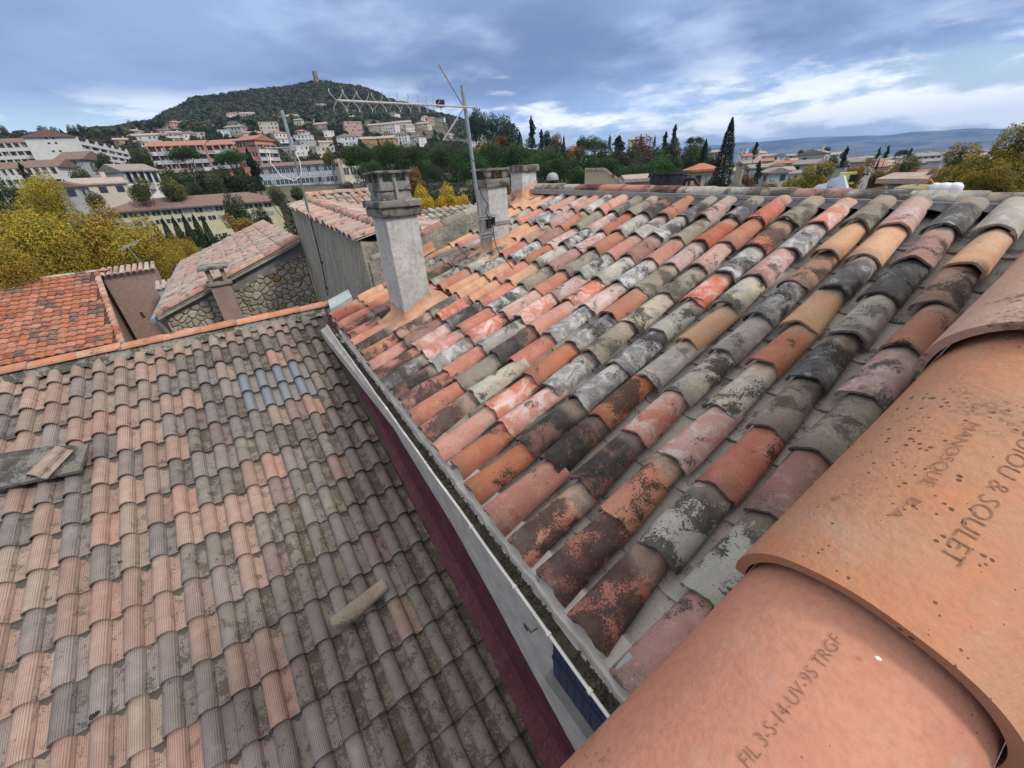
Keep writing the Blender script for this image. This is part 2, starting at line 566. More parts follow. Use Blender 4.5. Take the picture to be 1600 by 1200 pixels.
def build_terrain():
    rings = [1, 15, 30, 60, 90, 120, 160, 200, 250, 300, 350, 400, 450, 500, 550, 600, 675, 750, 830, 910, 1000, 1100, 1250, 1400, 1800, 2500, 3500, 5000, 6500, 8000,
             8300, 8600, 8900, 9200, 9500, 9800, 10100, 10400, 10700, 11000, 11300, 11600, 12200, 13000]
    angs = list(np.arange(-180, -20, 5)) + list(np.arange(-20, 120, 0.7)) + list(np.arange(120, 180, 5))
    mb = MB()
    n = len(angs)
    for r in rings:
        for a in angs:
            x, y = r * math.cos(R(a)), r * math.sin(R(a))
            mb.v.append((x, y, height(x, y)))
    for i in range(len(rings) - 1):
        for j in range(n):
            k = (j + 1) % n
            mb.f.append((i * n + j, (i + 1) * n + j, (i + 1) * n + k, i * n + k))
    mb.f.append(tuple(range(n)))
    mt, T, bs = new_mat('terrain')
    v, _ = coords(T, False)
    n1 = T.noise(v, 0.03, 6, 0.6)
    n2 = T.noise(v, 0.0016, 6, 0.62, 0.4)
    c = T.mix(T.ramp(n1, 0.35, 0.65), (0.050, 0.062, 0.032), (0.11, 0.095, 0.058))
    c = T.mix(T.math('MULTIPLY', T.ramp(T.noise(v, 0.12, 3), 0.55, 0.7), 0.5), c, (0.20, 0.17, 0.13))
    # far off: fields between woods
    r = T.t.nodes.new('ShaderNodeVectorMath')
    r.operation = 'LENGTH'
    T.link(v, r.inputs[0])
    far = T.ramp(r.outputs['Value'], 1500, 4000)
    fc = T.mix(T.ramp(n2, 0.44, 0.56), (0.035, 0.048, 0.036), (0.15, 0.145, 0.11))
    fc = T.mix(T.math('MULTIPLY', T.ramp(T.noise(v, 0.006, 5, 0.7), 0.55, 0.62), 0.6), fc, (0.03, 0.04, 0.03))
    c = T.mix(far, c, fc)
    T.link(c, bs.inputs['Base Color'])
    o = mb.build('ground', mt, smooth=True, angle=80)
    o['kind'] = 'structure'


build_terrain()


def drop(px, py, rmin=20, rmax=12000):
    """where the line of sight through a pixel meets the ground"""
    d = ray(px, py)
    h = math.hypot(d.x, d.y)
    d = d / h
    r = rmin
    last = r
    while r < rmax:
        p = d * r
        if p.z < height(p.x, p.y):
            a, b = last, r
            for _ in range(20):
                mth = (a + b) / 2
                p = d * mth
                if p.z < height(p.x, p.y):
                    b = mth
                else:
                    a = mth
            p = d * b
            return Vector((p.x, p.y, height(p.x, p.y)))
        last = r
        r *= 1.01
    return None


def at_range(px, py, r):
    d = ray(px, py)
    return d * (r / math.hypot(d.x, d.y))



# ================================================================== HOUSE WITH THE OLD CANAL TILES (right)
SM = R(19.26)
MU = Vector((0, 1, 0))                                    # along the eave
MV = Vector((math.cos(SM), 0, math.sin(SM)))              # up the slope
MN = Vector((-math.sin(SM), 0, math.cos(SM)))
MO = Vector((0.681, 0.0, -1.667))                         # eave line at y = 0
Y_END = 5.86


def xe(y):
    return 0.668 + 0.0335 * y


def onM(y, s, n=0.0):
    k = max(0.0, 1 - max(s, 0) / 4.0)
    return MO + MU * y + MV * (s + k * (xe(y) - MO.x) / math.cos(SM)) + MN * n


hm = empty('old_tiled_house', 'rendered house under the large patchwork roof of old half-round tiles with three chimneys', 'house', (0.9, 3.0, -11))
rm = rel(hm)
# walls
b = MB()
b.bx(0.80, 8.0, -3.0, Y_END, -11, -1.90)
wall_m = b.build('wall', M_RENDER, hm, rm)
# gable triangle / body under the roof
b = MB()
xr = 4.52
zr = MO.z + (xr - MO.x) * math.tan(SM)
prof = [(0.66, 0, -1.90), (0.66, 0, -1.78), (xr, 0, zr - 0.10), (8.2, 0, -1.4), (8.2, 0, -1.90)]
b.prism(prof, (0, 0.0, 0), (0, Y_END, 0))
roof_m = b.build('roof', MORTAR, hm, rm)

cover_base = [canal_mesh('cover_tile_%d' % i, 0.50, 0.203 + 0.006 * (i % 3 - 1), 0.160 + 0.004 * (i % 2), 0.088 + 0.006 * (i % 2), 0.070, 0.014, seed=40 + i, wob=0.0036, sag=(0.005 if i % 2 else -0.004)) for i in range(6)]
pan_base = canal_mesh('pan_tile_base', 0.50, 0.17, 0.205, 0.055, 0.060, 0.013, seg=8, rings=3, seed=3)

ROWS = {   # tile skins from the eave up, column by column, as in the photograph
    0: 'mqmkpobtg', 1: 'dqrkzgzmz', 2: 'depyotztp', 3: 'exsygwbtk', 4: 'cxegtypws', 5: 'oxwwqswdk',
    6: 'oswkykpor', 7: 'csowokprz', 8: 'dyrwpwckp', 9: 'ckxcsgmwz', 10: 'dcgspwcgo', 11: 'xwspckogx',
    12: 'zscwkmprk', 13: 'dpzctgwpk', 14: 'cmswcopkc', 15: 'ebkrcwmog', 16: 'xmctwrbpc', 17: 'cxPPgkcwp',
    18: 'rxPPPkpwc', 19: 'dmgxPPgcw', 20: 'ccgkkPPgp', 21: 'rPPgkcwPc', 22: 'cPPPPPkPP', -1: 'mgkcmgkcg'}
PSET = {(14, 3), (15, 3), (16, 3), (15, 4), (22, 1), (21, 1), (17, 6), (18, 6), (20, 8), (21, 8), (22, 8), (21, 7), (22, 7), (22, 4), (22, 5)}
CH = [((1.31, 1.66), (4.06, 4.50)), ((2.75, 3.03), (4.43, 4.74)), ((4.22, 4.52), (5.66, 5.98))]
nt = 0
for k in range(-1, 23):
    yc = 0.36 + 0.2373 * k
    skins = ROWS[k]
    jy = random.uniform(-0.008, 0.008)
    for mrow in range(9):
        s0 = 0.42 * mrow + random.uniform(-0.022, 0.022) - (0.015 if mrow == 0 else 0) + (0.03 if mrow == 8 else 0)
        kx = skins[mrow % len(skins)]
        x_mid = MO.x + (s0 + 0.2) * math.cos(SM)
        skip = False
        if kx == 'P' and (k, mrow) not in PSET:
            kx = 'cgkm'[(k + mrow) % 4]
        if (k, mrow) in PSET:
            kx = 'P'
        for (cx, cy) in CH:
            if cx[0] - 0.12 < x_mid < cx[1] + 0.05 and cy[0] + 0.02 < yc < cy[1] - 0.02:
                skip = True
        if skip:
            continue
        rz = random.uniform(-0.045, 0.045)
        yy = yc + jy + random.uniform(-0.009, 0.009)
        p = onM(yy, s0, 0.004)
        tilt = R(2.1) + random.uniform(-0.008, 0.008)
        u = MU * -1
        v = (MV * math.cos(tilt) - MN * math.sin(tilt) + MU * rz).normalized()
        n = u.cross(v).normalized()
        u = v.cross(n)
        p = p + MN * 0.018
        me = tile_mesh('cover', random.choice(cover_base), TM[kx])
        sx = random.uniform(0.93, 1.07)
        Mx = frame(p, u, v, n) @ Matrix.Rotation(random.uniform(-0.06, 0.06), 4, 'Y') @ Matrix.Diagonal((sx, random.uniform(0.97, 1.03), random.uniform(0.86, 1.12), 1))
        link('roof_tile', me, roof_m, Matrix(Mx))
        nt += 1
for k in range(-1, 23):
    yc = 0.36 + 0.2373 * (k + 0.5)
    for mrow in range(9):
        s0 = 0.42 * mrow - 0.06 + random.uniform(-0.02, 0.02) + (0.085 if mrow == 0 else 0)
        p = onM(yc + random.uniform(-0.006, 0.006), s0, 0.012)
        v = (MV * math.cos(R(1.5)) - MN * math.sin(R(1.5))).normalized()
        n = -MN
        u = v.cross(n).normalized()
        n = u.cross(v)
        me = tile_mesh('pan', pan_base, PAN)
        link('pan_tile', me, roof_m, frame(p, u, v, n))

# mortar bed at the eave between the tiles
for k in range(-1, 23):
    b = MB()
    y0 = 0.36 + 0.2373 * k + 0.085
    b.add([onM(y0, -0.02, -0.06), onM(y0 + 0.07, -0.02, -0.06), onM(y0 + 0.07, -0.02, 0.016), onM(y0, -0.02, 0.016),
           onM(y0, 0.14, -0.06), onM(y0 + 0.07, 0.14, -0.06), onM(y0 + 0.07, 0.10, 0.020), onM(y0, 0.10, 0.020)],
          [(0, 3, 2, 1), (4, 5, 6, 7), (3, 7, 6, 2), (0, 4, 7, 3), (1, 2, 6, 5)])
    b.build('mortar_bed', MORTAR, hm, rm)
# eave ledge behind the gutter
M_LEDGE = plain('pale_ledge_mortar', (0.54, 0.50, 0.44), 0.9, 0.12, 7, bmp=0.3, bscale=90)
b = MB()
nseg = 60
nseg = 160
for i in range(nseg + 1):
    y = Y_END * i / nseg
    w_ = 0.033 + 0.004 * math.sin(i * 0.71) + 0.003 * math.sin(i * 1.9) + 0.05 * 0
    xo = 0.03 * max(0, (y - 4.2) / 2)
    zt = -1.684 + 0.002 * math.sin(i * 0.53)
    e_ = xe(y) - 0.008
    b.v += [(e_ - w_, y, -1.80), (e_ - w_, y, zt - 0.006), (e_ + 0.008 - w_, y, zt), (e_ + 0.10, y, zt + 0.034)]
for i in range(nseg):
    for k in range(3):
        b.f.append((4 * i + k, 4 * i + k + 1, 4 * i + k + 5, 4 * i + k + 4))
b.build('eave_ledge', M_LEDGE, hm, rm)

# gutter: half round, with a rim bead, full of moss
M_GUT = plain('sand_gutter', (0.50, 0.47, 0.42), 0.55, 0.1, 5)
M_WHITE = plain('white_plastic', (0.72, 0.71, 0.67), 0.5, 0.06, 8)
b = MB()
gz, gr = -1.725, 0.036
NG = 14
gy = [0.05 + (Y_END - 0.05) * i / NG for i in range(NG + 1)]
for rr_ in (gr, gr - 0.005):
    base = len(b.v)
    for y in gy:
        gx = xe(y) - 0.073
        for j in range(9):
            a = math.pi + math.pi * j / 8
            b.v.append((gx + rr_ * math.cos(a), y, gz + rr_ * math.sin(a)))
    for i in range(NG):
        for j in range(8):
            q = (base + i * 9 + j, base + i * 9 + j + 1, base + (i + 1) * 9 + j + 1, base + (i + 1) * 9 + j)
            b.f.append(q)
gutter = b.build('gutter', M_GUT, hm, rm, True, 60)
b = MB()
b.tube([(xe(y) - 0.073 - gr - 0.004 + 0.0015 * math.sin(y * 9), y, gz + 0.004 + 0.002 * math.sin(y * 5.1)) for y in [0.05 + 0.1 * q for q in range(59)]], 0.0075, 8)
b.build('gutter_rim', M_WHITE, gutter, Matrix())
for y in (0.47, 0.72, 0.98, 1.42, 2.1, 3.0, 4.1, 5.2):
    b = MB()
    xo = xe(y) - 0.073 - gr - 0.005
    b.tube([(xo, y - 0.008, gz + 0.005), (xo, y + 0.008, gz + 0.005)], 0.0115, 10)
    b.build('gutter_joint', M_WHITE, gutter, Matrix())
M_MOSS = plain('gutter_muck', (0.050, 0.047, 0.038), 0.95, 0, 20, alt=(0.105, 0.095, 0.075), bmp=0.8, bscale=120)


def blob(mb, c, r, rr, sq=0.7):
    """irregular little lump"""
    vs_ = []
    for (x, y, z) in ((1, 0, 0), (-1, 0, 0), (0, 1, 0), (0, -1, 0), (0, 0, 1), (0, 0, -1), (.6, .6, .5), (-.6, .6, .5), (.6, -.6, .5), (-.6, -.6, .5)):
        k = r * rr.uniform(0.7, 1.25)
        vs_.append((c[0] + x * k, c[1] + y * k, c[2] + z * k * sq))
    mb.add(vs_, [(4, 8, 0), (4, 0, 6), (4, 6, 2), (4, 2, 7), (4, 7, 1), (4, 1, 9), (4, 9, 3), (4, 3, 8), (8, 3, 0), (6, 0, 2), (7, 2, 1), (9, 1, 3), (5, 0, 3), (5, 2, 0), (5, 1, 2), (5, 3, 1)])


rr = random.Random(5)
b = MB()
for i in range(2400):
    y = rr.uniform(0.15, Y_END)
    if math.sin(y * 7) + math.sin(y * 17.3) + rr.uniform(-1, 1) < -0.9:
        continue
    gx = xe(y) - 0.073
    x = gx + rr.gauss(0.010, 0.014)
    if abs(x - gx) > 0.034:
        continue
    blob(b, (x, y, gz - 0.014 + rr.uniform(-0.010, 0.010)), rr.uniform(0.004, 0.011), rr)
b.add([(xe(0) - .073 - 0.030, 0.1, gz - 0.020), (xe(0) - .073 + 0.030, 0.1, gz - 0.020), (xe(Y_END) - .073 + 0.03, Y_END, gz - 0.020), (xe(Y_END) - .073 - .03, Y_END, gz - 0.020)], [(0, 1, 2, 3)])
o = b.build('moss_debris', M_MOSS, gutter, Matrix())
o['kind'] = 'stuff'

# wall details: sill, shutter, hooked wire
M_SILL = plain('cement_sill', (0.25, 0.245, 0.23), 0.9, 0.12, 12, bmp=0.5)
M_BLUE = plain('navy_shutter_paint', (0.035, 0.045, 0.085), 0.5, 0.1, 6)
b = MB()
b.bx(0.735, 0.80, 0.50, 0.96, -2.75, -2.70)
b.build('window_sill', M_SILL, hm, rm)
b = MB()
for i in range(7):
    y = 0.50 + 0.062 * i
    b.bx(0.775, 0.798, y, y + 0.058, -2.695, -2.02)
sh = b.build('shutter', M_BLUE, hm, rm)
b = MB()
b.bx(0.766, 0.775, 0.50, 0.93, -2.50, -2.46)
b.bx(0.766, 0.775, 0.50, 0.93, -2.14, -2.10)
b.build('shutter_batten', M_BLUE, sh, Matrix())
M_IRON = plain('rusty_iron', (0.035, 0.030, 0.028), 0.7)
b = MB()
b.tube([(0.79, 1.10, -2.46), (0.745, 1.10, -2.455), (0.745, 1.17, -2.46), (0.748, 1.175, -2.50), (0.76, 1.16, -2.54)], 0.004, 6)
b.build('hooked_wire', M_IRON, hm, rm)

# lead hooks holding eave tiles
M_LEAD = plain('lead', (0.26, 0.29, 0.31), 0.5, 0.1, 30, metal=0.3)
for k in (0, 2, 5, 9):
    y = 0.36 + 0.2373 * k + 0.06
    b = MB()
    P = [onM(y, 0.07, 0.115), onM(y, 0.0, 0.112), onM(y, -0.025, 0.10), onM(y, -0.03, 0.055)]
    P = [p - MN * (0.045 if k else 0.03) for p in P]
    for i in range(3):
        a, c = P[i], P[i + 1]
        d = MU * 0.011
        nn = MN * 0.004
        b.add([a - d, a + d, c + d, c - d, a - d + nn, a + d + nn, c + d + nn, c - d + nn], [(0, 1, 2, 3), (4, 7, 6, 5), (0, 3, 7, 4), (1, 5, 6, 2), (0, 4, 5, 1), (3, 2, 6, 7)])
    b.build('tile_hook', M_LEAD, roof_m, Matrix())

# ridge: closure membrane, mortar, ridge tiles
M_MEMB = plain('black_closure_membrane', (0.055, 0.062, 0.075), 0.6, 0.2, 30, bmp=0.6, bscale=70)
b = MB()
S_R = (xr - MO.x) / math.cos(SM)
N_ = 90
for i in range(N_ + 1):
    y = -0.25 + 3.3 * i / N_
    wv = 0.012 * math.sin(y * 26.5) + 0.004 * math.sin(y * 61)
    zt = zr - 0.030 + 0.03 * (y - 0.4)
    b.v += [tuple(onM(y, S_R - 0.33 + wv, 0.030 + 0.010 * math.sin(y * 26.5 + 1))), (xr - 0.04, y, zt)]
for i in range(N_):
    b.f.append((2 * i, 2 * i + 2, 2 * i + 3, 2 * i + 1))
b.build('ridge_membrane', M_MEMB, hm, rm)
b = MB()
b.prism([onM(0, S_R - 0.20, -0.06), onM(0, S_R - 0.18, 0.0), (xr - 0.06, 0, zr - 0.065), (xr + 0.1, 0, zr - 0.05), (xr + 0.12, 0, zr - 0.2)], (0, -0.3, 0), (0, Y_END, 0.17))
b.build('ridge_mortar', plain('grey_mortar', (0.33, 0.31, 0.29), 0.9, 0.15, 10, bmp=0.5), hm, rm)
ridge_base = [canal_mesh('ridge_tile_%d' % i, 0.50, 0.215, 0.185, 0.075, 0.068, 0.014, seed=70 + i, wob=0.003) for i in range(3)]
seq = 'kkzpkgwdcgdcwgdkgtz'
for i in range(15):
    y0 = -0.28 + 0.41 * i
    p = Vector((xr + 0.02, y0, zr - 0.048 + 0.03 * (y0 - 0.4) + random.uniform(-0.004, 0.004)))
    v = Vector((random.uniform(-.012, .012), 1, 0.012)).normalized()
    u = Vector((1, 0, 0))
    n = u.cross(v)
    u = v.cross(n)
    # the wide end of each faces the camera side
    skin = ['g', 'k', 'g', 'z', 'm', 'k', 'g', 'g', 'd', 'c', 'c', 'd', 'g', 'k', 'g'][i]
    me = tile_mesh('ridge', ridge_base[i % 3], TM[skin])
    link('ridge_tile', me, roof_m, frame(p, u, v, n))
# other slope, seen only from elsewhere
b = MB()
b.prism([(xr, 0, zr - 0.06), (8.3, 0, -1.42), (8.3, 0, -1.52), (xr, 0, zr - 0.16)], (0, -3.0, 0), (0, Y_END, 0))
b.build('rear_roof_slope', TM['m'], hm, rm)

# ------------------------------------------------------------------ chimneys
M_CEM = None


def chimney_mat(name, a, c2, stain):
    mt, T, bs = new_mat(name)
    v, r = coords(T, False)
    n1 = T.noise(v, 3.0, 6, 0.6, 0.3)
    c = T.mix(T.ramp(n1, 0.35, 0.65), a, c2)
    n2 = T.noise(v, 26, 6, 0.7)
    c = T.mix(T.math('MULTIPLY', T.ramp(n2, 0.48, 0.62), 0.6), c, tuple(x * 0.55 for x in a))
    c = T.mix(T.math('MULTIPLY', T.ramp(T.noise(v, 7, 7, 0.75, 0.6), 0.52, 0.64), 0.45), c, (0.30, 0.285, 0.25))
    g = T.sep(T.t.nodes.new('ShaderNodeTexCoord').outputs['Generated'])[2]
    st = T.ramp(T.math('ADD', g, T.math('MULTIPLY', T.noise(v, 9, 5, 0.65), 0.22)), 0.34, 0.16)
    c = T.mix(T.math('MULTIPLY', st, 0.75), c, stain)
    # vertical run-off streaks
    s = T.sep(v)
    st2 = T.noise(T.comb(T.math('MULTIPLY', s[0], 16), T.math('MULTIPLY', s[1], 16), T.math('MULTIPLY', s[2], 1.2)), 1.0, 4, 0.6)
    c = T.mix(T.math('MULTIPLY', T.ramp(st2, 0.50, 0.70), 0.35), c, (0.22, 0.22, 0.22))
    T.link(c, bs.inputs['Base Color'])
    bs.inputs['Roughness'].default_value = 0.92
    bump(T, bs, T.math('ADD', T.noise(v, 90, 5, 0.65), T.math('MULTIPLY', n2, 0.8)), 0.6, 0.008)
    return mt


M_CH = chimney_mat('lime_render', (0.60, 0.59, 0.55), (0.48, 0.47, 0.44), (0.17, 0.18, 0.14))
M_SLAB = weathered('mossy_concrete', (0.22, 0.21, 0.185), (0.28, 0.265, 0.23), (0.42, 0.40, 0.34), 0.4, (0.06, 0.058, 0.05), 0.45, 120, bmp=1.0, ends=False)
M_COWL = weathered('grey_concrete', (0.25, 0.24, 0.22), (0.31, 0.30, 0.275), (0.42, 0.42, 0.39), 0.3, (0.07, 0.07, 0.065), 0.35, 120, ends=False)
M_DARK = plain('flue_dark', (0.01, 0.01, 0.01), 0.9)


def rough_box(x0, x1, y0, y1, z0, z1, bev=0.012, jit=0.004, seed=0, taper=0.0):
    bm = bmesh.new()
    bmesh.ops.create_cube(bm, size=1)
    rj = random.Random(seed)
    cx, cy = (x0 + x1) / 2, (y0 + y1) / 2
    for v in bm.verts:
        t = taper if v.co.z > 0 else 0
        v.co = Vector((cx + v.co.x * (x1 - x0 - t), cy + v.co.y * (y1 - y0 - t), z0 if v.co.z < 0 else z1))
    bmesh.ops.bevel(bm, geom=bm.edges[:], offset=bev, segments=2, profile=0.6, affect='EDGES')
    bmesh.ops.subdivide_edges(bm, edges=[e for e in bm.edges if e.calc_length() > 0.12], cuts=3, use_grid_fill=True)
    for v in bm.verts:
        v.co += Vector((rj.uniform(-jit, jit), rj.uniform(-jit, jit), rj.uniform(-jit, jit)))
    me = bpy.data.meshes.new('box')
    bm.to_mesh(me)
    bm.free()
    return me


def rb(name, mat, parent, mw, *a, **k):
    me = rough_box(*a, **k)
    me.name = name
    me.materials.append(mat)
    me.polygons.foreach_set('use_smooth', [True] * len(me.polygons))
    me.set_sharp_from_angle(angle=R(50))
    return link(name, me, parent, mw)


# first, with stepped concrete cowl
x0, x1, y0, y1 = 1.32, 1.655, 4.06, 4.50
c1 = rb('chimney', M_CH, hm, rm, x0, x1, y0, y1, -1.75, -0.30, bev=0.008, jit=0.002, seed=1)
c1['label'] = 'tall whitewashed chimney with stepped concrete cowl, nearest of the three'
I = Matrix()
rb('crown_slab', M_SLAB, c1, I, x0 - 0.035, x1 + 0.035, y0 - 0.035, y1 + 0.035, -0.30, -0.215, seed=2)
rb('crown_slab', M_SLAB, c1, I, x0 - 0.055, x1 + 0.055, y0 - 0.065, y1 + 0.065, -0.213, -0.150, bev=0.016, seed=3)
xa, xb, ya, yb = x0 + 0.02, x1 - 0.01, y0 + 0.03, y1 - 0.03
rb('cowl_ring', M_COWL, c1, I, xa - 0.002, xb + 0.002, ya, yb, -0.150, -0.068, bev=0.006, jit=0.001, seed=4, taper=0.03)
rb('cowl_ring', M_COWL, c1, I, xa - 0.004, xb + 0.004, ya - 0.004, yb + 0.004, -0.066, 0.012, bev=0.006, jit=0.001, seed=5, taper=0.01)
b = MB()
b.bx(xa + 0.02, xb - 0.02, ya + 0.02, yb - 0.02, 0.0, 0.014)
b.build('flue_opening', M_DARK, c1, I)
for (x, y) in ((xa + 0.02, ya + 0.02), (xb - 0.02, ya + 0.02), (xa + 0.02, yb - 0.02), (xb - 0.02, yb - 0.02), ((xa + xb) / 2, ya + 0.02), (xa + 0.02, (ya + yb) / 2)):
    b = MB()
    b.bx(x - 0.017, x + 0.017, y - 0.017, y + 0.017, 0.008, 0.082)
    b.build('cowl_post', M_COWL, c1, I)
for (x, y) in (((xa + xb) / 2, ya - 0.004), (xa - 0.004, (ya + yb) / 2)):
    b = MB()
    b.bx(x - 0.014, x + 0.014, y - 0.014, y + 0.014, -0.150, 0.012)
    b.build('cowl_fin', M_COWL, c1, I)
rb('cowl_lid', M_SLAB, c1, I, xa - 0.035, xb + 0.035, ya - 0.035, yb + 0.035, 0.082, 0.104, bev=0.006, jit=0.002, seed=6)

# second
x0, x1, y0, y1 = 2.75, 3.03, 4.42, 4.72
c2 = rb('chimney', M_CH, hm, rm, x0, x1, y0, y1, -1.3, -0.115, bev=0.008, jit=0.002, seed=11)
c2['label'] = 'whitewashed chimney carrying the television antenna, middle of the three'
rb('crown_slab', M_SLAB, c2, I, x0 - 0.03, x1 + 0.03, y0 - 0.03, y1 + 0.03, -0.115, -0.03, bev=0.01, seed=12)
for (x, y) in ((x0 + 0.03, y0 + 0.03), (x1 - 0.03, y0 + 0.03), (x0 + 0.03, y1 - 0.03), (x1 - 0.03, y1 - 0.03)):
    rb('cowl_post', M_COWL, c2, I, x - 0.027, x + 0.027, y - 0.027, y + 0.027, -0.03, 0.06, bev=0.004, jit=0.001, seed=13, taper=-0.02)
b = MB()
b.bx(x0 + 0.04, x1 - 0.04, y0 + 0.04, y1 - 0.04, -0.035, -0.022)
b.build('flue_opening', M_DARK, c2, I)
rb('cowl_lid', M_SLAB, c2, I, x0 - 0.03, x1 + 0.03, y0 - 0.03, y1 + 0.03, 0.06, 0.085, bev=0.006, jit=0.002, seed=14)
# third
x0, x1, y0, y1 = 4.20, 4.50, 5.68, 6.0
c3 = rb('chimney', M_CH, hm, rm, x0, x1, y0, y1, -0.9, 0.035, bev=0.008, jit=0.002, seed=21)
c3['label'] = 'low whitewashed chimney with a plain slab on top, by the ridge'
rb('crown_slab', M_SLAB, c3, I, x0 - 0.035, x1 + 0.035, y0 - 0.035, y1 + 0.035, 0.035, 0.13, bev=0.012, seed=22)

# painted sealing skirts round the chimney feet
for ci, ((xa, xb), (ya, yb)) in enumerate([((1.32, 1.655), (4.06, 4.50)), ((2.75, 3.03), (4.42, 4.72)), ((4.20, 4.50), (5.68, 6.0))]):
    b = MB()
    rj = random.Random(ci + 3)
    pts = []
    # outline points round the chimney: (x, y) then flared onto the tiles
    per = []
    for t in range(5):
        per.append((xa + (xb - xa) * t / 4, ya))
    for t in range(1, 5):
        per.append((xb, ya + (yb - ya) * t / 4))
    for t in range(1, 5):
        per.append((xb - (xb - xa) * t / 4, yb))
    for t in range(1, 4):
        per.append((xa, yb - (yb - ya) * t / 4))
    cx, cy = (xa + xb) / 2, (ya + yb) / 2
    n = len(per)

    def zM(x, o):
        return MO.z + (x - MO.x) * math.tan(SM) + o
    for lev in range(4):
        for (x, y) in per:
            dx, dy = (x - cx), (y - cy)
            l = math.hypot(dx, dy)
            if lev == 0:
                e, o = 0.008, 0.205 + 0.022 * math.sin(y * 31 + x * 17) + rj.uniform(-.012, .012)
            elif lev == 1:
                e, o = 0.014, 0.11
            elif lev == 2:
                e, o = 0.06, 0.080
            else:
                e, o = 0.15 + rj.uniform(-0.03, 0.07), 0.062 + rj.uniform(-0.01, 0.012)
            X, Y = x + dx / l * e * 1.2, y + dy / l * e * 1.2
            b.v.append((X, Y, zM(X, o)))
    for lev in range(3):
        for i in range(n):
            j = (i + 1) % n
            b.f.append((lev * n + i, (lev + 1) * n + i, (lev + 1) * n + j, lev * n + j))
    b.build('flashing_skirt', TM['P'], [c1, c2, c3][ci], I, True, 60)

# ------------------------------------------------------------------ big cap tiles on the near parapet
pw = empty('parapet_wall', 'party wall capped with large clay half-round tiles stamped with lettering, close to the camera', 'wall', (1.0, -0.02, -11))
rp = rel(pw)
D = Vector((0.942, -0.045, 0.330)).normalized()
Uy = Vector((0, 1, 0))
Uy = (Uy - D * Uy.dot(D)).normalized()
Nn = Uy.cross(D) * -1
Nn = D.cross(Uy)
if Nn.z < 0:
    Nn = -Nn
b = MB()
b.bx(0.05, 3.6, -0.145, 0.045, -11, -1.2)
prof = [(0.0, 0, -1.3), (0.0, 0, -0.60), (3.6, 0, 0.64), (3.6, 0, -1.3)]
b.prism(prof, (0, -0.145, 0), (0, 0.045, 0))
b.build('parapet_core', plain('parapet_render', (0.27, 0.26, 0.25), 0.9, 0.1, 8, bmp=0.5), pw, rp)
cap_mats = [
    weathered('cap_clay_salmon', (0.52, 0.215, 0.135), (0.56, 0.26, 0.165), (0.56, 0.34, 0.26), 0.3, (0.34, 0.14, 0.10), 0.14, 160, pits=0.5, bmp=0.25, patina=0.06, ends=False),
    weathered('cap_clay_orange_pitted', (0.46, 0.265, 0.175), (0.49, 0.235, 0.14), (0.52, 0.35, 0.25), 0.4, (0.26, 0.15, 0.10), 0.10, 160, pits=1.3, bmp=0.35, patina=0.08, ends=False),
    weathered('cap_clay_dusty_pink', (0.46, 0.30, 0.225), (0.52, 0.33, 0.235), (0.55, 0.42, 0.34), 0.4, (0.18, 0.12, 0.09), 0.15, 160, pits=0.9, bmp=0.4, patina=0.1, ends=False),
    weathered('cap_clay_brown', (0.36, 0.25, 0.19), (0.42, 0.29, 0.22), (0.50, 0.42, 0.34), 0.4, SOOT, 0.2, 160, pits=0.4, bmp=0.4),
]
CAPW, CAPH, CAPL = 0.211, 0.109, 0.50


def cap_frame(i):
    # lower left corner of tile 1 lies at (0.353, 0.098, -0.409)
    base = Vector((0.353, 0.098, -0.409)) - Uy * (CAPW / 2) - Nn * 0.0
    s = {0: -0.372, 1: 0.0, 2: 0.405, 3: 0.82, 4: 1.24, 5: 1.66, 6: 2.08, 7: 2.5}[i]
    tilt = R(2.0)
    v = (D * math.cos(tilt) - Nn * math.sin(tilt)).normalized()
    u = -Uy
    n = u.cross(v).normalized()
    return frame(base + D * s, u, v, n)


caps = []
cap_lab = ['smooth salmon cap tile stamped with a row of numbers and letters, lowest and nearest', 'pitted orange cap tile stamped with maker name and town', 'dusty pink cap tile with a dark mossy lip', 'brown cap tile at the right edge']
for i in range(8):
    me = canal_mesh('cap_tile_mesh', CAPL, CAPW, CAPW * 0.86, CAPH, CAPH * 0.86, 0.0105, seg=48, rings=9, seed=90 + i, wob=0.0003)
    me.materials.append(cap_mats[min(i, 3)])
    o = link('cap_tile', me, pw, rp @ cap_frame(i))
    if i < 4:
        o['label'] = cap_lab[i]
    caps.append(o)


def cap_hit(i, px, py):
    """(along, across angle) on cap tile i under a pixel"""
    F = cap_frame(i)
    Fi = F.inverted()
    o = Fi @ Vector((0, 0, 0))
    d = (Fi.to_3x3() @ ray(px, py)).normalized()
    t = 0.05
    while t < 3:
        p = o + d * t
        k = p.y / CAPL
        w_ = CAPW / 2 * (1 - 0.14 * k)
        h_ = CAPH * (1 - 0.14 * k)
        if (p.x / w_) ** 2 + (p.z / h_) ** 2 < 1:
            return p.y, math.atan2(p.z / h_, p.x / w_)
        t += 0.0005
    return 0.2, math.pi / 2


M_LETTER_SHADE = plain('letter_recess_shade', (0.24, 0.125, 0.085), 0.95, 0.3, 300)  # dark colour stands for the shade in pressed letters; they lie flat


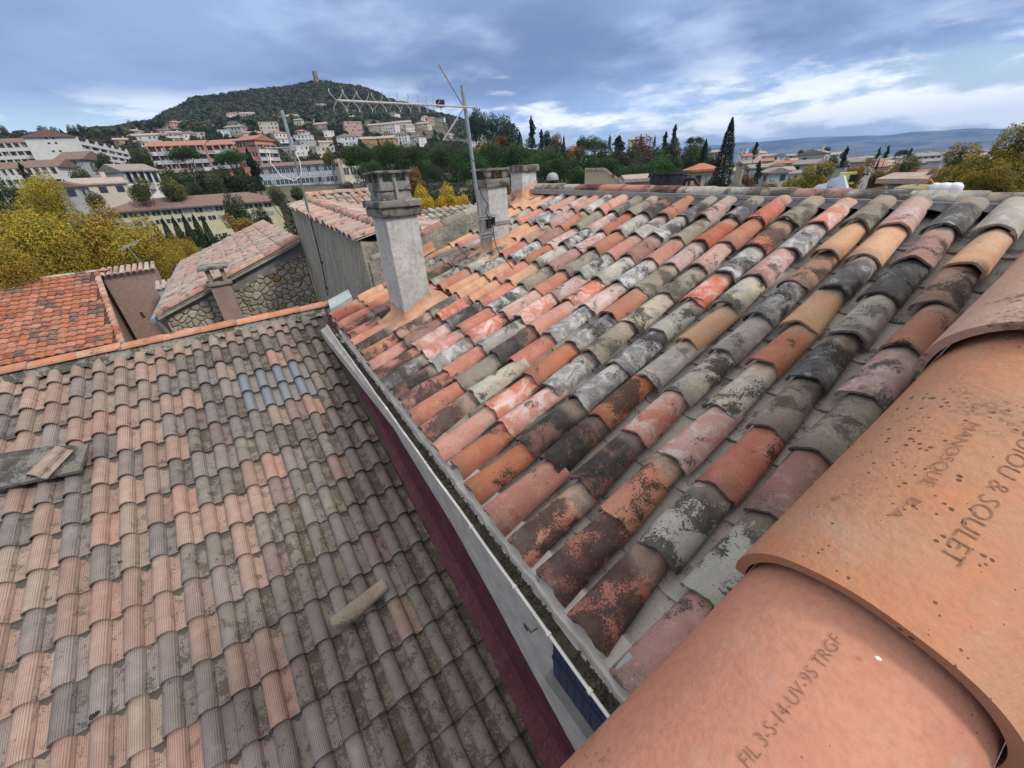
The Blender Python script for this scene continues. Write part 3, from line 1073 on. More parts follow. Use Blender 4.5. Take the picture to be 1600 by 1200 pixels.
def letter(i, txt, a, bq, size_px_h, flip):
    """stamp txt on cap tile i from pixel a to pixel bq"""
    s0, p0 = cap_hit(i, *a)
    s1, p1 = cap_hit(i, *bq)
    cu = bpy.data.curves.new('t', 'FONT')
    cu.body = txt
    cu.size = 1.0
    cu.resolution_u = 3
    cu.offset = -0.018
    to = bpy.data.objects.new('t', cu)
    COL.objects.link(to)
    bpy.context.view_layer.update()
    dg = bpy.context.evaluated_depsgraph_get()
    me0 = bpy.data.meshes.new_from_object(to.evaluated_get(dg))
    bpy.data.objects.remove(to)
    bm = bmesh.new()
    bm.from_mesh(me0)
    bmesh.ops.triangulate(bm, faces=bm.faces[:])
    xs = [v.co.x for v in bm.verts]
    X0, X1 = min(xs), max(xs)
    L = abs(s1 - s0)
    hgt = size_px_h
    for v in bm.verts:
        t = (v.co.x - X0) / (X1 - X0)
        s = s0 + (s1 - s0) * t
        # letters' tops: towards +Y (left) when reading up the slope, towards -Y when reading down
        k = s / CAPL
        w_ = CAPW / 2 * (1 - 0.14 * k) + 0.0011
        h_ = CAPH * (1 - 0.14 * k) + 0.0011
        phi = p0 + (p1 - p0) * t + (1 if not flip else -1) * v.co.y * hgt / 0.105
        v.co = Vector((w_ * math.cos(phi), s, h_ * math.sin(phi) ** 0.92 if math.sin(phi) > 0 else 0.0))
    me = bpy.data.meshes.new('lettering')
    bm.to_mesh(me)
    bm.free()
    me.materials.append(M_LETTER_SHADE)
    link('lettering', me, caps[i], Matrix())


letter(0, 'FIL 3-S-14-UV-95 TRGF', (1172, 1204), (1318, 1003), 0.0135, False)
letter(1, 'GUIOU & SOULET', (1604, 668), (1466, 868), 0.019, True)
letter(1, 'MANOSQUE', (1512, 660), (1436, 756), 0.0135, True)
letter(1, 'B-A', (1424, 778), (1384, 806), 0.011, True)
letter(1, 'S', (1304, 776), (1297, 784), 0.010, True)
# little bird-dropping marks
b = MB()
for (i, px, py, r_) in ((1, 1524, 1018, 0.0032), (1, 1527, 1024, 0.0026), (0, 1365, 1032, 0.0022)):
    s, ph_ = cap_hit(i, px, py)
    c = cap_frame(i) @ Vector((CAPW / 2 * 0.97 * math.cos(ph_), s, CAPH * 0.975 * math.sin(ph_)))
    blob(b, c, r_, rr, 0.5)
b.build('lime_speck', plain('lime_speck', (0.7, 0.7, 0.66), 0.9), pw, rp)

# ================================================================== LOWER HOUSE WITH GROOVED TILES (left)
SL = R(20.69)
LV = Vector((0, math.cos(SL), math.sin(SL)))
LN = Vector((0, -math.sin(SL), math.cos(SL)))
LO = Vector((-2.492, 6.377, -1.592))
WL, HL = 0.18985, 0.3325
TOPH = 0.066


def onL(x, s, n=0.0):
    """s counted down the slope from the top"""
    return Vector((x, LO.y, LO.z)) - LV * s + LN * n


hl = empty('lower_house', 'low house whose roof of grooved pink and grey interlocking tiles meets the white wall', 'house', (-1.5, 3.0, -11))
rl = rel(hl)
b = MB()
b.prism([onL(-4.2, 0.02, -TOPH - 0.03), onL(-4.2, 6.6, -TOPH - 0.03), onL(-4.2, 6.6, -0.3), onL(-4.2, 0.02, -0.3)], (0, 0, 0), (4.99, 0, 0))
roof_l = b.build('roof', plain('roof_deck', (0.10, 0.09, 0.08), 0.9), hl, rl)
b = MB()
b.bx(-4.15, 0.79, 0.1, 6.62, -11, -4.2)
b.bx(-4.15, 0.79, 6.43, 6.62, -11, -1.64)
b.build('wall', plain('brown_render', (0.33, 0.27, 0.23), 0.9, 0.1, 3, bmp=0.3), hl, rl)


def romane_mesh(name, seed):
    rr2 = random.Random(seed)
    prof = []
    RW = 0.120
    for j in range(11):
        a = math.pi * j / 10
        prof.append((-RW / 2 * math.cos(a), TOPH * 1.02 * math.sin(a) ** 0.85))
    prof.append((RW / 2 + 0.010, 0.000))
    prof.append((RW / 2 + 0.040, -0.003))
    prof.append((RW / 2 + 0.072, 0.000))
    prof.append((RW / 2 + 0.078, 0.008))
    mb = MB()
    LT = HL * 1.12
    st = [0.0, 0.5, 1.0]
    n = len(prof)
    jit = rr2.uniform(-0.002, 0.002)
    for t in st:
        for (x, z) in prof:
            mb.v.append((x * (1 - 0.03 * t), t * LT, z * (1 - 0.07 * t)))
    for (x, z) in prof:
        mb.v.append((x, 0.0, z - 0.013))
    for (x, z) in prof:
        mb.v.append((x, 0.16, z - 0.0125))
    for i in range(2):
        for j in range(n - 1):
            mb.f.append((i * n + j, i * n + j + 1, (i + 1) * n + j + 1, (i + 1) * n + j))
    for j in range(n - 1):
        mb.f.append((3 * n + j, 3 * n + j + 1, j + 1, j))
        mb.f.append((4 * n + j, 4 * n + j + 1, 3 * n + j + 1, 3 * n + j))
    mb.f.append((0, n, 3 * n + 0))
    return mb.mesh(name, None, True, 35)


def grooved(name, a, c2, dark, damt, moss=0.0):
    mt, T, bs = new_mat(name)
    v, r = coords(T)
    ob = T.t.nodes.new('ShaderNodeTexCoord').outputs['Object']
    x = T.sep(ob)[0]
    n0 = T.noise(v, 8, 4, 0.6)
    c = T.mix(T.ramp(n0, 0.3, 0.7), a, c2)
    g = T.math('SINE', T.math('MULTIPLY', x, 2 * math.pi / 0.0115))
    gm = T.ramp(T.noise(v, 14, 3), 0.25, 0.55)
    c = T.mix(T.math('MULTIPLY', T.math('MULTIPLY', T.ramp(g, 0.0, 0.9), 0.62), gm), c, tuple(q * 0.42 for q in a))
    fine = T.noise(v, 150, 4, 0.7)
    s = T.math('ADD', T.math('MULTIPLY', T.noise(v, 11, 4, 0.6), 0.8), T.math('MULTIPLY', T.noise(v, 75, 4, 0.65), 0.62))
    # dirt gathers in the flat part of the tile
    flat = T.ramp(x, 0.045, 0.060)
    s = T.math('ADD', s, T.math('MULTIPLY', flat, 0.10))
    c = T.mix(T.math('MULTIPLY', T.ramp(s, 0.92 - 0.3 * damt, 0.97 - 0.3 * damt), 0.8), c, dark)
    if moss:
        s2 = T.math('ADD', T.noise(T.vmath('ADD', v, (4, 4, 4)), 9, 5, 0.7), T.math('MULTIPLY', flat, 0.16))
        c = T.mix(T.math('MULTIPLY', T.ramp(s2, 0.74 - 0.2 * moss, 0.90 - 0.2 * moss), 0.65), c, (0.062, 0.066, 0.032))
    c = T.mix(T.math('MULTIPLY', T.ramp(fine, 0.62, 0.72), 0.45), c, (0.42, 0.41, 0.38))
    hs = T.t.nodes.new('ShaderNodeHueSaturation')
    T.setin(hs.inputs['Color'], c)
    T.setin(hs.inputs['Value'], T.math('ADD', 0.86, T.math('MULTIPLY', r, 0.28)))
    T.link(hs.outputs[0], bs.inputs['Base Color'])
    bs.inputs['Roughness'].default_value = 0.88
    bump(T, bs, T.math('ADD', T.math('MULTIPLY', g, 0.35), T.math('MULTIPLY', fine, 0.7)), 0.55, 0.004)
    return mt


LM = {
    'pink': grooved('grooved_clay_pink', (0.325, 0.225, 0.185), (0.38, 0.275, 0.23), (0.13, 0.11, 0.10), 0.18),
    'sand': grooved('grooved_clay_sand', (0.30, 0.235, 0.19), (0.35, 0.28, 0.23), (0.13, 0.11, 0.10), 0.25),
    'grey': grooved('grooved_clay_grey', (0.235, 0.198, 0.182), (0.285, 0.242, 0.222), (0.08, 0.075, 0.07), 0.25),
    'slate': grooved('grooved_clay_slate', (0.200, 0.174, 0.163), (0.245, 0.213, 0.200), (0.07, 0.068, 0.062), 0.25),
    'taupe': grooved('grooved_clay_taupe', (0.245, 0.212, 0.186), (0.20, 0.175, 0.155), (0.085, 0.068, 0.055), 0.45, 0.0),
    'mossy': grooved('grooved_clay_mossy', (0.205, 0.175, 0.150), (0.24, 0.203, 0.175), (0.075, 0.062, 0.048), 0.6, 0.30),
    'plum': grooved('grooved_clay_plum', (0.22, 0.165, 0.15), (0.27, 0.205, 0.185), (0.08, 0.06, 0.06), 0.3),
    'rose': grooved('grooved_clay_rose', (0.33, 0.205, 0.17), (0.38, 0.25, 0.21), (0.15, 0.11, 0.10), 0.15),
}
mt, T, bs = new_mat('moulded_glass')
v, r = coords(T, False)
xx = T.sep(v)
gr_ = T.math('MAXIMUM', T.math('SINE', T.math('MULTIPLY', xx[0], 420)), T.math('SINE', T.math('MULTIPLY', xx[1], 330)))
T.setin(bs.inputs['Base Color'], T.mix(T.ramp(xx[0], 0.054, 0.058), T.mix(T.ramp(gr_, 0.80, 0.98), (0.095, 0.108, 0.125), (0.33, 0.36, 0.39)), (0.17, 0.155, 0.148)))
bs.inputs['Roughness'].default_value = 0.18
bs.inputs['Specular IOR Level'].default_value = 0.7
bump(T, bs, gr_, 0.3, 0.003)
M_GLASS = mt
romane = [romane_mesh('grooved_tile_%d' % i, i) for i in range(2)]
GLASS = {(11, 4), (12, 4), (13, 4), (14, 4), (11, 5), (12, 5), (13, 5), (14, 5)}
cand = []
for c in range(-8, 17):
    for rrow in range(1, 20):
        p = onL(LO.x + WL * c, HL * rrow)
        q = project(p)
        inside = q is not None and -60 < q[0] < 1100 and 400 < q[1] < 1290
        dist = p.length
        cand.append((not inside, dist, c, rrow))
cand.sort()
rest = MB()
rest_src = romane[0]
cnt = 0
for (out, dist, c, rrow) in cand:
    p = onL(LO.x + WL * c + random.uniform(-.002, .002), HL * rrow, -TOPH - 0.008)
    tilt = R(5.6) + random.uniform(-0.008, 0.008)
    v = (LV * math.cos(tilt) - LN * math.sin(tilt)).normalized()
    u = (Vector((1, 0, 0)) + v * random.uniform(-0.02, 0.02)).normalized()
    n = u.cross(v)
    Mx = frame(p + LN * (0.010 + random.uniform(-.002, .002)), u, v, n)
    t = (c + 1) / 17.0
    if (c, rrow) in GLASS:
        o = link('glass_tile', tile_mesh('rom', romane[0], M_GLASS), roof_l, Mx)
        o['label'] = 'bluish moulded glass roof tile'
        continue
    wr = {'pink': 0.34, 'sand': 0.22, 'grey': 0.25, 'slate': 0.14, 'rose': 0.05}
    if t > 0.42:
        f = min(1, (t - 0.42) / 0.3)
        low = min(1, max(0, (rrow - 2) / 6))
        wr = {'pink': 0.20 * (1 - f) + 0.09, 'sand': 0.16 * (1 - f) + 0.06, 'grey': 0.25 * (1 - 0.4 * f), 'slate': 0.14, 'taupe': 0.3 + 0.4 * f, 'mossy': (0.05 + 0.55 * f) * (0.25 + 0.75 * low), 'plum': 0.10, 'rose': 0.02}
    if c >= 15:
        wr = {'mossy': 0.6, 'taupe': 0.4, 'plum': 0.04}
    if rrow == 1:
        wr = {'pink': 0.5, 'sand': 0.4, 'grey': 0.1}
    if (c, rrow) == (13, 6):
        wr = {'plum': 1}
    if (c, rrow) in ((14, 6), (13, 3)):
        wr = {'rose': 1}
    skin = random.choices(list(wr), list(wr.values()))[0]
    if not out and cnt < 300:
        cnt += 1
        link('roof_tile', tile_mesh('rom', random.choice(romane), LM[skin]), roof_l, Mx)
    elif (not out) or dist < 9:
        rest.add([Mx @ q.co for q in rest_src.vertices], [tuple(f_.vertices) for f_ in rest_src.polygons])
if rest.v:
    o = rest.build('outer_roof_tiles', LM['sand'], roof_l, Matrix(), True, 35)
    o['kind'] = 'stuff'

# ridge of the lower house: clay ridge tiles bedded in mortar
M_RM = weathered('mossy_ridge_mortar', (0.20, 0.19, 0.165), (0.28, 0.26, 0.23), (0.40, 0.38, 0.34), 0.4, (0.055, 0.055, 0.042), 0.55, 60, bmp=1.0, ends=False)
b = MB()
NR = 150
for i in range(NR + 1):
    x = -4.2 + 5.15 * i / NR
    j = 0.012 * math.sin(i * 1.9) + 0.008 * math.sin(i * 4.7)
    b.v += [tuple(onL(x, 0.165 + 1.4 * j, -0.045 + 0.012 * math.sin(i * 7.7))), tuple(onL(x, 0.10, -0.024 + j * 0.9)), tuple(onL(x, 0.0, -0.005)), (x, 6.53, -1.60), (x, 6.56, -1.8)]
for i in range(NR):
    for k in range(4):
        b.f.append((i * 5 + k, (i + 1) * 5 + k, (i + 1) * 5 + k + 1, i * 5 + k + 1))
b.build('ridge_mortar', M_RM, hl, rl)
rid_base = canal_mesh('flat_ridge_tile', 0.44, 0.20, 0.18, 0.055, 0.050, 0.012, seed=8, wob=0.0015)
ro = weathered('ridge_clay_orange', (0.50, 0.22, 0.13), (0.55, 0.28, 0.18), (0.60, 0.42, 0.32), 0.3, (0.12, 0.06, 0.05), 0.18)
for i in range(13):
    xx_ = 0.94 - 0.405 * i
    p = Vector((xx_, 6.425, -1.588 + random.uniform(-.004, .004)))
    v = Vector((-1, random.uniform(-.015, .015), -0.015)).normalized()
    u = Vector((0, 1, 0))
    n = u.cross(v)
    if n.z < 0:
        n, u = -n, -u
    u = v.cross(n)
    link('ridge_tile', tile_mesh('lr', rid_base, ro if i != 99 else ro), roof_l, frame(p, u, v, n))
# patch of grey-white membrane where the two roofs meet
b = MB()
b.add([(0.93, 6.30, -1.50), (1.28, 6.42, -1.42), (1.22, 6.0, -1.44), (0.88, 5.98, -1.56), (0.93, 6.30, -1.54), (1.28, 6.42, -1.46), (1.22, 6.0, -1.50), (0.88, 5.98, -1.62)], [(0, 1, 2, 3), (7, 6, 5, 4), (0, 3, 7, 4), (3, 2, 6, 7), (2, 1, 5, 6), (1, 0, 4, 5)])
b.build('corner_flashing', plain('zinc_grey', (0.42, 0.47, 0.46), 0.5, 0.1, 10), hl, rl)

# maroon membrane lapping from the tiles up the wall
mt, T, bs = new_mat('maroon_membrane')
v, r = coords(T, False)
s = T.sep(v)
c = T.mix(T.ramp(T.noise(v, 5, 5, 0.6, 0.5), 0.3, 0.7), (0.092, 0.027, 0.036), (0.140, 0.048, 0.060))
c = T.mix(T.math('MULTIPLY', T.ramp(T.noise(v, 26, 6, 0.7), 0.60, 0.70), 0.35), c, (0.25, 0.20, 0.21))
c = T.mix(T.math('MULTIPLY', T.ramp(T.noise(v, 8, 6, 0.75), 0.56, 0.66), 0.5), c, (0.045, 0.014, 0.026))
T.link(c, bs.inputs['Base Color'])
bs.inputs['Roughness'].default_value = 0.5
bump(T, bs, T.math('ADD', T.noise(v, 30, 5, 0.6, 1.0), T.noise(v, 6, 3, 0.5, 1.5)), 0.7, 0.03)
M_MAR = mt


def zL(y):
    return LO.z + (y - LO.y) * math.tan(SL)


b = MB()
NM = 70
for i in range(NM + 1):
    y = 0.30 + (5.85 - 0.30) * i / NM
    up = float(np.interp(y, [0.3, 0.72, 1.35, 1.69, 2.27, 3.38, 4.81, 5.85], [0.32, 0.34, 0.41, 0.46, 0.50, 0.36, 0.34, 0.32]))
    xl = float(np.interp(y, [0.3, 1.0, 1.5, 2.7, 3.6, 4.8, 5.85], [0.63, 0.645, 0.665, 0.675, 0.70, 0.755, 0.79])) + 0.006 * math.sin(i * 2.1) + 0.004 * math.sin(i * 5.3)
    z = zL(y)
    k = 0.004 * math.sin(i * 1.3)
    b.v += [(xl, y, z - 0.030 + k), (xl + 0.012, y, z - 0.012 + k), ((xl + 0.785) / 2, y, z + 0.004 + 2 * k), (0.778, y, z + 0.018 + k), (0.7925, y, z + up * 0.5), (0.7955, y, z + up + 0.004 * math.sin(i * 3.3))]
for i in range(NM):
    for k in range(5):
        b.f.append((i * 6 + k, i * 6 + k + 1, (i + 1) * 6 + k + 1, (i + 1) * 6 + k))
b.build('wall_flashing', M_MAR, hl, rl, True, 50)

# moss, chips and grit lying in the tiles
b = MB()
rr = random.Random(12)
for i in range(4200):
    x = -2.6 + 3.25 * (rr.random() ** 0.7)
    s_ = rr.uniform(0.3, 6.0)
    ci = round((x - LO.x) / WL - 0.5)
    xf = LO.x + WL * (ci + 0.5) + rr.uniform(-0.028, 0.036) + 0.006
    if xf > 0.64:
        continue
    fr = (s_ / HL) % 1
    p = onL(xf, s_, -TOPH + 0.010 + 0.012 * fr)
    blob(b, p, rr.choice([0.002, 0.003, 0.003, 0.005]) * rr.uniform(0.6, 1.3), rr, 0.5)
o = b.build('moss_grit', plain('moss_grit', (0.045, 0.045, 0.028), 0.95, 0, 40, alt=(0.16, 0.145, 0.11)), roof_l, Matrix())
o['kind'] = 'stuff'
b = MB()
for i in range(420):
    x = rr.uniform(-2.5, 0.6)
    s_ = rr.uniform(0.4, 6.0)
    ci = round((x - LO.x) / WL - 0.5)
    xf = LO.x + WL * (ci + 0.5) + rr.uniform(-0.028, 0.036)
    p = onL(xf, s_, -TOPH + 0.013 + 0.012 * ((s_ / HL) % 1))
    blob(b, p, rr.choice([0.002, 0.003, 0.004]) * rr.uniform(0.6, 1.3), rr, 0.5)
o = b.build('mortar_chips', plain('mortar_chips', (0.50, 0.49, 0.46), 0.95), roof_l, Matrix())
o['kind'] = 'stuff'

# a few lichen clods
def onL_px(px, py, off=0.0):
    d = ray(px, py)
    t = (LN.dot(LO) + off) / LN.dot(d)
    return d * t


M_CLOD = plain('black_lichen', (0.028, 0.028, 0.024), 0.95, 0.3, 30, bmp=1.0)
for i, (px, py, r_) in enumerate([(148, 1117, 0.026), (187, 878, 0.014), (232, 886, 0.015), (346, 633, 0.016), (338, 874, 0.006)]):
    b = MB()
    c = onL_px(px, py, -0.004)
    for k in range(7):
        blob(b, c + Vector((rr.uniform(-1, 1), rr.uniform(-1, 1), 0)) * r_ * 0.5, r_ * 0.75, rr, 0.45)
    o = b.build('moss_clod', M_CLOD)
    tag(o, ['round black moss clod low on the grooved roof, largest', 'dark moss clod on a pink tile, left of a close pair', 'dark moss clod on a grey tile lip, right of a close pair', 'dark clod beside the glass tiles', 'tiny dark clod on a grey tile'][i], 'moss clod')

# stone slab with a broken grooved tile lying on it
A = [onL_px(-60, 738, 0.03), onL_px(0, 765, 0.03), onL_px(128, 738, 0.03), onL_px(141, 697, 0.03), onL_px(60, 703, 0.03), onL_px(-60, 722, 0.03)]
b = MB()
th = LN * 0.035
n = len(A)
b.add([p + th for p in A] + A, [tuple(range(n))] + [tuple(range(n, 2 * n))[::-1]] + [(i, n + i, n + (i + 1) % n, (i + 1) % n) for i in range(n)])
o = b.build('stone_slab', weathered('lichened_slab', (0.15, 0.15, 0.13), (0.20, 0.195, 0.17), (0.38, 0.38, 0.35), 0.3, (0.05, 0.05, 0.045), 0.5, 80, bmp=1.2, ends=False))
tag(o, 'flat grey lichened stone slab lying on the grooved tiles at the left edge', 'slab')
me = tile_mesh('rom', romane[1], LM['sand'])
p0, p1 = onL_px(52, 746, 0.085), onL_px(106, 692, 0.085)
v = (p1 - p0).normalized()
u = v.cross(LN).normalized()
n = u.cross(v)
o = link('broken_roof_tile', me, None, frame(p0, u, v, n) @ Matrix.Diagonal((0.85, 0.82, 0.8, 1)))
tag(o, 'broken pink grooved tile lying on the grey stone slab', 'roof tile')
# loose canal tile
p0, p1 = onL_px(524, 978, 0.010), onL_px(600, 915, 0.010)
v = (p1 - p0).normalized()
u = v.cross(LN).normalized()
n = u.cross(v)
lo = canal_mesh('loose_tile_mesh', (p1 - p0).length * 1.05, 0.155, 0.115, 0.065, 0.05, 0.012, seed=5)
lo.materials.append(weathered('dusty_brown_clay', (0.30, 0.25, 0.195), (0.34, 0.285, 0.22), (0.42, 0.37, 0.29), 0.4, (0.10, 0.085, 0.07), 0.3, 150, bmp=1.0))
o = link('loose_roof_tile', lo, None, frame(p0 - v * 0.01, u, v, n))
tag(o, 'loose sandy brown half-round tile lying askew on the grooved roof', 'roof tile')


# ================================================================== ANTENNAS
M_GALV = plain('galvanised_steel', (0.36, 0.38, 0.38), 0.42, 0.15, 14, metal=0.55)
M_ALU = plain('bright_aluminium', (0.48, 0.48, 0.47), 0.4, 0.08, 20, metal=0.35)
M_BLK = plain('black_plastic', (0.02, 0.02, 0.022), 0.5)
am = empty('television_antenna', 'tall galvanised mast on the middle chimney carrying a long finned aerial', 'antenna', (2.60, 4.40, -0.9))
ra = rel(am)
mx, my = 2.585, 4.40
mtop = on_axis(722, 133, 1, my)
b = MB()
b.tube([(mtop.x, my, mtop.z), (mx + 0.03, my, -0.80)], 0.021, 12)
b.build('mast', M_GALV, am, ra, True)
# bracket against the chimney
b = MB()
b.bx(2.63, 2.745, 4.37, 4.385, -0.68, -0.40)
br = b.build('bracket_plate', M_GALV, am, ra)
for z in (-0.42, -0.45, -0.62, -0.66):
    b = MB()
    b.bx(2.54, 2.79, 4.35, 4.362, z - 0.008, z + 0.008)
    b.build('bracket_bar', M_GALV, br, Matrix())
b = MB()
b.bx(2.71, 3.045, 4.405, 4.411, -0.545, -0.505)
b.build('chimney_strap', M_GALV, br, Matrix())
b = MB()
b.bx(2.66, 2.70, 4.33, 4.37, -0.56, -0.46)
b.bx(2.735, 2.765, 4.33, 4.37, -0.53, -0.44)
b.build('clamp_block', M_BLK, br, Matrix())
# cable
b = MB()
b.tube([(mx + 0.02, my - 0.02, -0.12), (mx + 0.03, my - 0.06, -0.2), (mx + 0.09, my - 0.08, -0.30), (mx + 0.06, my - 0.05, -0.38), (mx + 0.14, my - 0.07, -0.5), (mx + 0.16, my - 0.05, -0.7), (mx + 0.14, my - 0.12, -0.80), (2.62, 4.05, -0.84), (2.50, 3.75, -0.85), (2.42, 3.50, -0.90)], 0.005, 6)
b.build('cable', M_BLK, am, ra, True)
# long aerial
E0 = on_axis(745, 168, 1, 4.40)
E1 = on_axis(527, 157, 1, 3.75)
ax = (E1 - E0)
L = ax.length
ax.normalize()
b = MB()
b.tube([E0, E1], 0.0085, 8)
boom = b.build('aerial_boom', M_ALU, am, ra)
side = ax.cross(Vector((0, 0, 1))).normalized()
upv = side.cross(ax).normalized()
for i, px in enumerate([528, 549, 570, 592, 615, 632, 647, 660, 672, 682]):
    t = (745 - px) / (745 - 527)
    # perspective along the boom
    lo_, hi_ = 0.0, 1.0
    for _ in range(30):
        mm = (lo_ + hi_) / 2
        q = project(E0.lerp(E1, mm))
        if q[0] > px:
            lo_ = mm
        else:
            hi_ = mm
    c = E0.lerp(E1, lo_)
    k = 0.095 - 0.003 * i
    b = MB()
    for sg in (-1, 1):
        for s2 in (-1, 1):
            pts = []
            for q in range(5):
                a = q / 4
                pts.append(c + upv * (sg * k * (a ** 0.9) * 0.85) + side * (s2 * k * (0.25 + 0.75 * a) * 0.55) + ax * (0.03 * math.sin(a * 2.6) * s2))
            b.tube(pts, 0.0028, 5)
    b.build('director_element', M_ALU, boom, Matrix())
c = on_axis(688, 162, 1, 4.32)
b = MB()
b.box(c, (0.075, 0.05, 0.06))
b.build('junction_box', M_BLK, boom, Matrix())
b = MB()
b.tube([c + Vector((0, 0, -0.03)), c + Vector((0.01, 0, -0.16)), c + Vector((0.06, 0.02, -0.3)), (mx - 0.02, my - 0.03, 0.16)], 0.004, 5)
b.build('cable', M_BLK, boom, Matrix())
# slanting second aerial
q0 = on_axis(725, 168, 1, 4.40)
for (px, py, nm) in ((685, 100, 'dark'), (693, 219, 'light')):
    q1 = on_axis(px, py, 1, 4.3)
    b = MB()
    b.tube([q0, q1], 0.0085 if nm == 'light' else 0.006, 6)
    d = (q1 - q0).normalized()
    arm = b.build('reflector_arm', M_ALU if nm == 'light' else M_GALV, am, ra)
    for t in (0.2, 0.36, 0.52, 0.68, 0.84, 0.97):
        c = q0.lerp(q1, t)
        b = MB()
        e = (Vector((0.35, 0.9, 0)) - d * (Vector((0.35, 0.9, 0)).dot(d))).normalized() * 0.07 + d * 0.02
        b.tube([c - e, c + e], 0.003, 5)
        b.build('reflector_rod', M_GALV, arm, Matrix())

# left mast on the grey wall
XW = 1.50
lm = empty('antenna_mast', 'thin grey steel mast beside the grey rendered wall, looped by white cable', 'mast', (1.45, 9.35, -2.4))
r2 = rel(lm)
P0 = on_axis(440, 172, 0, 1.44)
P1 = on_axis(457, 232, 0, 1.44)
P2 = on_axis(482, 330, 0, 1.46)
b = MB()
b.tube([P0, P1], 0.028, 8)
b.build('upper_pole', M_GALV, lm, r2, True)
b = MB()
b.tube([P1 + Vector((0, 0.03, 0.04)), P2], 0.023, 8)
b.build('lower_pole', M_GALV, lm, r2, True)
b = MB()
b.box(P1, (0.10, 0.16, 0.07))
b.build('coupling', M_GALV, lm, r2)
b = MB()
pts = [P1 + Vector((-0.36, 0.1, 0.0)), P1 + Vector((-0.40, 0.1, -0.2)), P1 + Vector((-0.30, 0.08, -0.42)), P1 + Vector((-0.12, 0.0, -0.50)), P1 + Vector((0.02, -0.05, -0.42)), P1 + Vector((0.05, -0.06, -0.2)), P1 + Vector((0, -0.03, 0.0))]
b.tube(pts, 0.009, 6)
b.build('cable_loop', M_WHITE, lm, r2, True)
b = MB()
b.tube([P1 + Vector((0.06, -0.02, 0)), P1 + Vector((-0.40, 0.1, 0.02))], 0.012, 6)
b.build('side_arm', M_GALV, lm, r2)
P3 = on_axis(502, 410, 0, 1.475)
P4 = on_axis(512, 462, 0, 1.475)
b = MB()
b.tube([P2, on_axis(492, 370, 0, 1.475), P3, P4], 0.010, 6)
b.build('cable', M_BLK, lm, r2, True)
for q in (P3, on_axis(510, 450, 0, 1.475)):
    b = MB()
    b.box(q, (0.03, 0.12, 0.03))
    b.build('cable_clip', M_BLK, lm, r2)

# ================================================================== NEIGHBOURING ROOFS
house_tile = canal_mesh('house_tile', 0.50, 0.20, 0.165, 0.075, 0.065, 0.014, seg=6, rings=2, seed=12)


def tiled_plane(parent, o, u, v, nu, nv, skins, du=0.25, dv=0.42, mesh=house_tile, name='roof_tile', key='ht', test=None, jit=0.012, sk=None):
    """tiles over the plane o + u*i*du + v*j*dv ; u across, v up the slope"""
    n = u.cross(v).normalized()
    if n.z < 0:
        n = -n
    cnt_ = 0
    for i in range(nu):
        for j in range(nv):
            p = o + u * (du * (i + 0.5)) + v * (dv * j)
            if test and not test(p):
                continue
            t = R(2.2)
            vv = (v * math.cos(t) - n * math.sin(t) + u * random.uniform(-0.02, 0.02)).normalized()
            uu = vv.cross(n).normalized()
            nn = uu.cross(vv)
            s = sk(p) if sk else random.choice(skins)
            p = p + u * random.uniform(-jit, jit) + v * random.uniform(-jit, jit) * 1.5 + n * 0.02
            link(name, tile_mesh(key, mesh, s), parent, frame(p, uu, vv, nn))
            cnt_ += 1
    return cnt_


# ---- stone gable house behind the ridge of the lower house
SS = R(20)
hs_ = empty('stone_gable_house', 'old rubble stone house with faded half-round tiles, beside the grey wall', 'house', (0, 14, -11))
rs_ = rel(hs_)
SV = Vector((math.cos(SS), 0, math.sin(SS)))
SO = Vector((-1.86, 11.72, -2.36))
X1 = 1.50
Yf = 21.0


def zS(x):
    return SO.z + (x - SO.x) * math.tan(SS)


b = MB()
b.prism([(-1.80, 0, -11), (X1, 0, -11), (X1, 0, zS(X1) - 0.10), (-1.80, 0, zS(-1.80) - 0.10)], (0, 11.86, 0), (0, Yf, 0))
M_JOINT = plain('lime_joint_mortar', (0.40, 0.36, 0.29), 0.95, 0.2, 6, bmp=0.8, bscale=40)
wall_s = b.build('wall', M_JOINT, hs_, rs_)
b = MB()
b.prism([(-1.90, 0, zS(-1.90) - 0.08), (X1, 0, zS(X1) - 0.08), (X1, 0, zS(X1) - 0.02), (-1.90, 0, zS(-1.90) - 0.02)], (0, 11.66, 0), (0, Yf + 0.1, 0))
roof_s = b.build('roof', M_JOINT, hs_, rs_)
faded = [weathered('faded_clay_%d' % i, a, c, (0.50, 0.47, 0.42), 0.4, (0.10, 0.085, 0.075), 0.32, 60) for i, (a, c) in enumerate([((0.36, 0.26, 0.22), (0.42, 0.32, 0.27)), ((0.33, 0.28, 0.24), (0.38, 0.33, 0.28)), ((0.40, 0.26, 0.22), (0.45, 0.32, 0.28)), ((0.30, 0.26, 0.23), (0.36, 0.32, 0.28)), ((0.42, 0.22, 0.17), (0.44, 0.28, 0.22))])]
tiled_plane(roof_s, SO + Vector((0, 0.1, 0)), Vector((0, 1, 0)), SV, 36, 8, faded, du=0.257, dv=0.44)
# verge of pink tiles along the near gable
verge_mesh = canal_mesh('verge_tile', 0.52, 0.20, 0.17, 0.075, 0.065, 0.014, seg=6, rings=2, seed=13)
pinkv = weathered('verge_clay_pink', (0.46, 0.24, 0.18), (0.50, 0.30, 0.24), (0.56, 0.48, 0.42), 0.4, (0.12, 0.08, 0.07), 0.3)
for j in range(8):
    p = Vector((SO.x - 0.02, 11.66, SO.z + 0.045)) + SV * (0.44 * j)
    n = Vector((-SV.z, 0, SV.x))
    link('verge_tile', tile_mesh('vg', verge_mesh, pinkv), roof_s, frame(p, Vector((0, -1, 0)), SV, n))

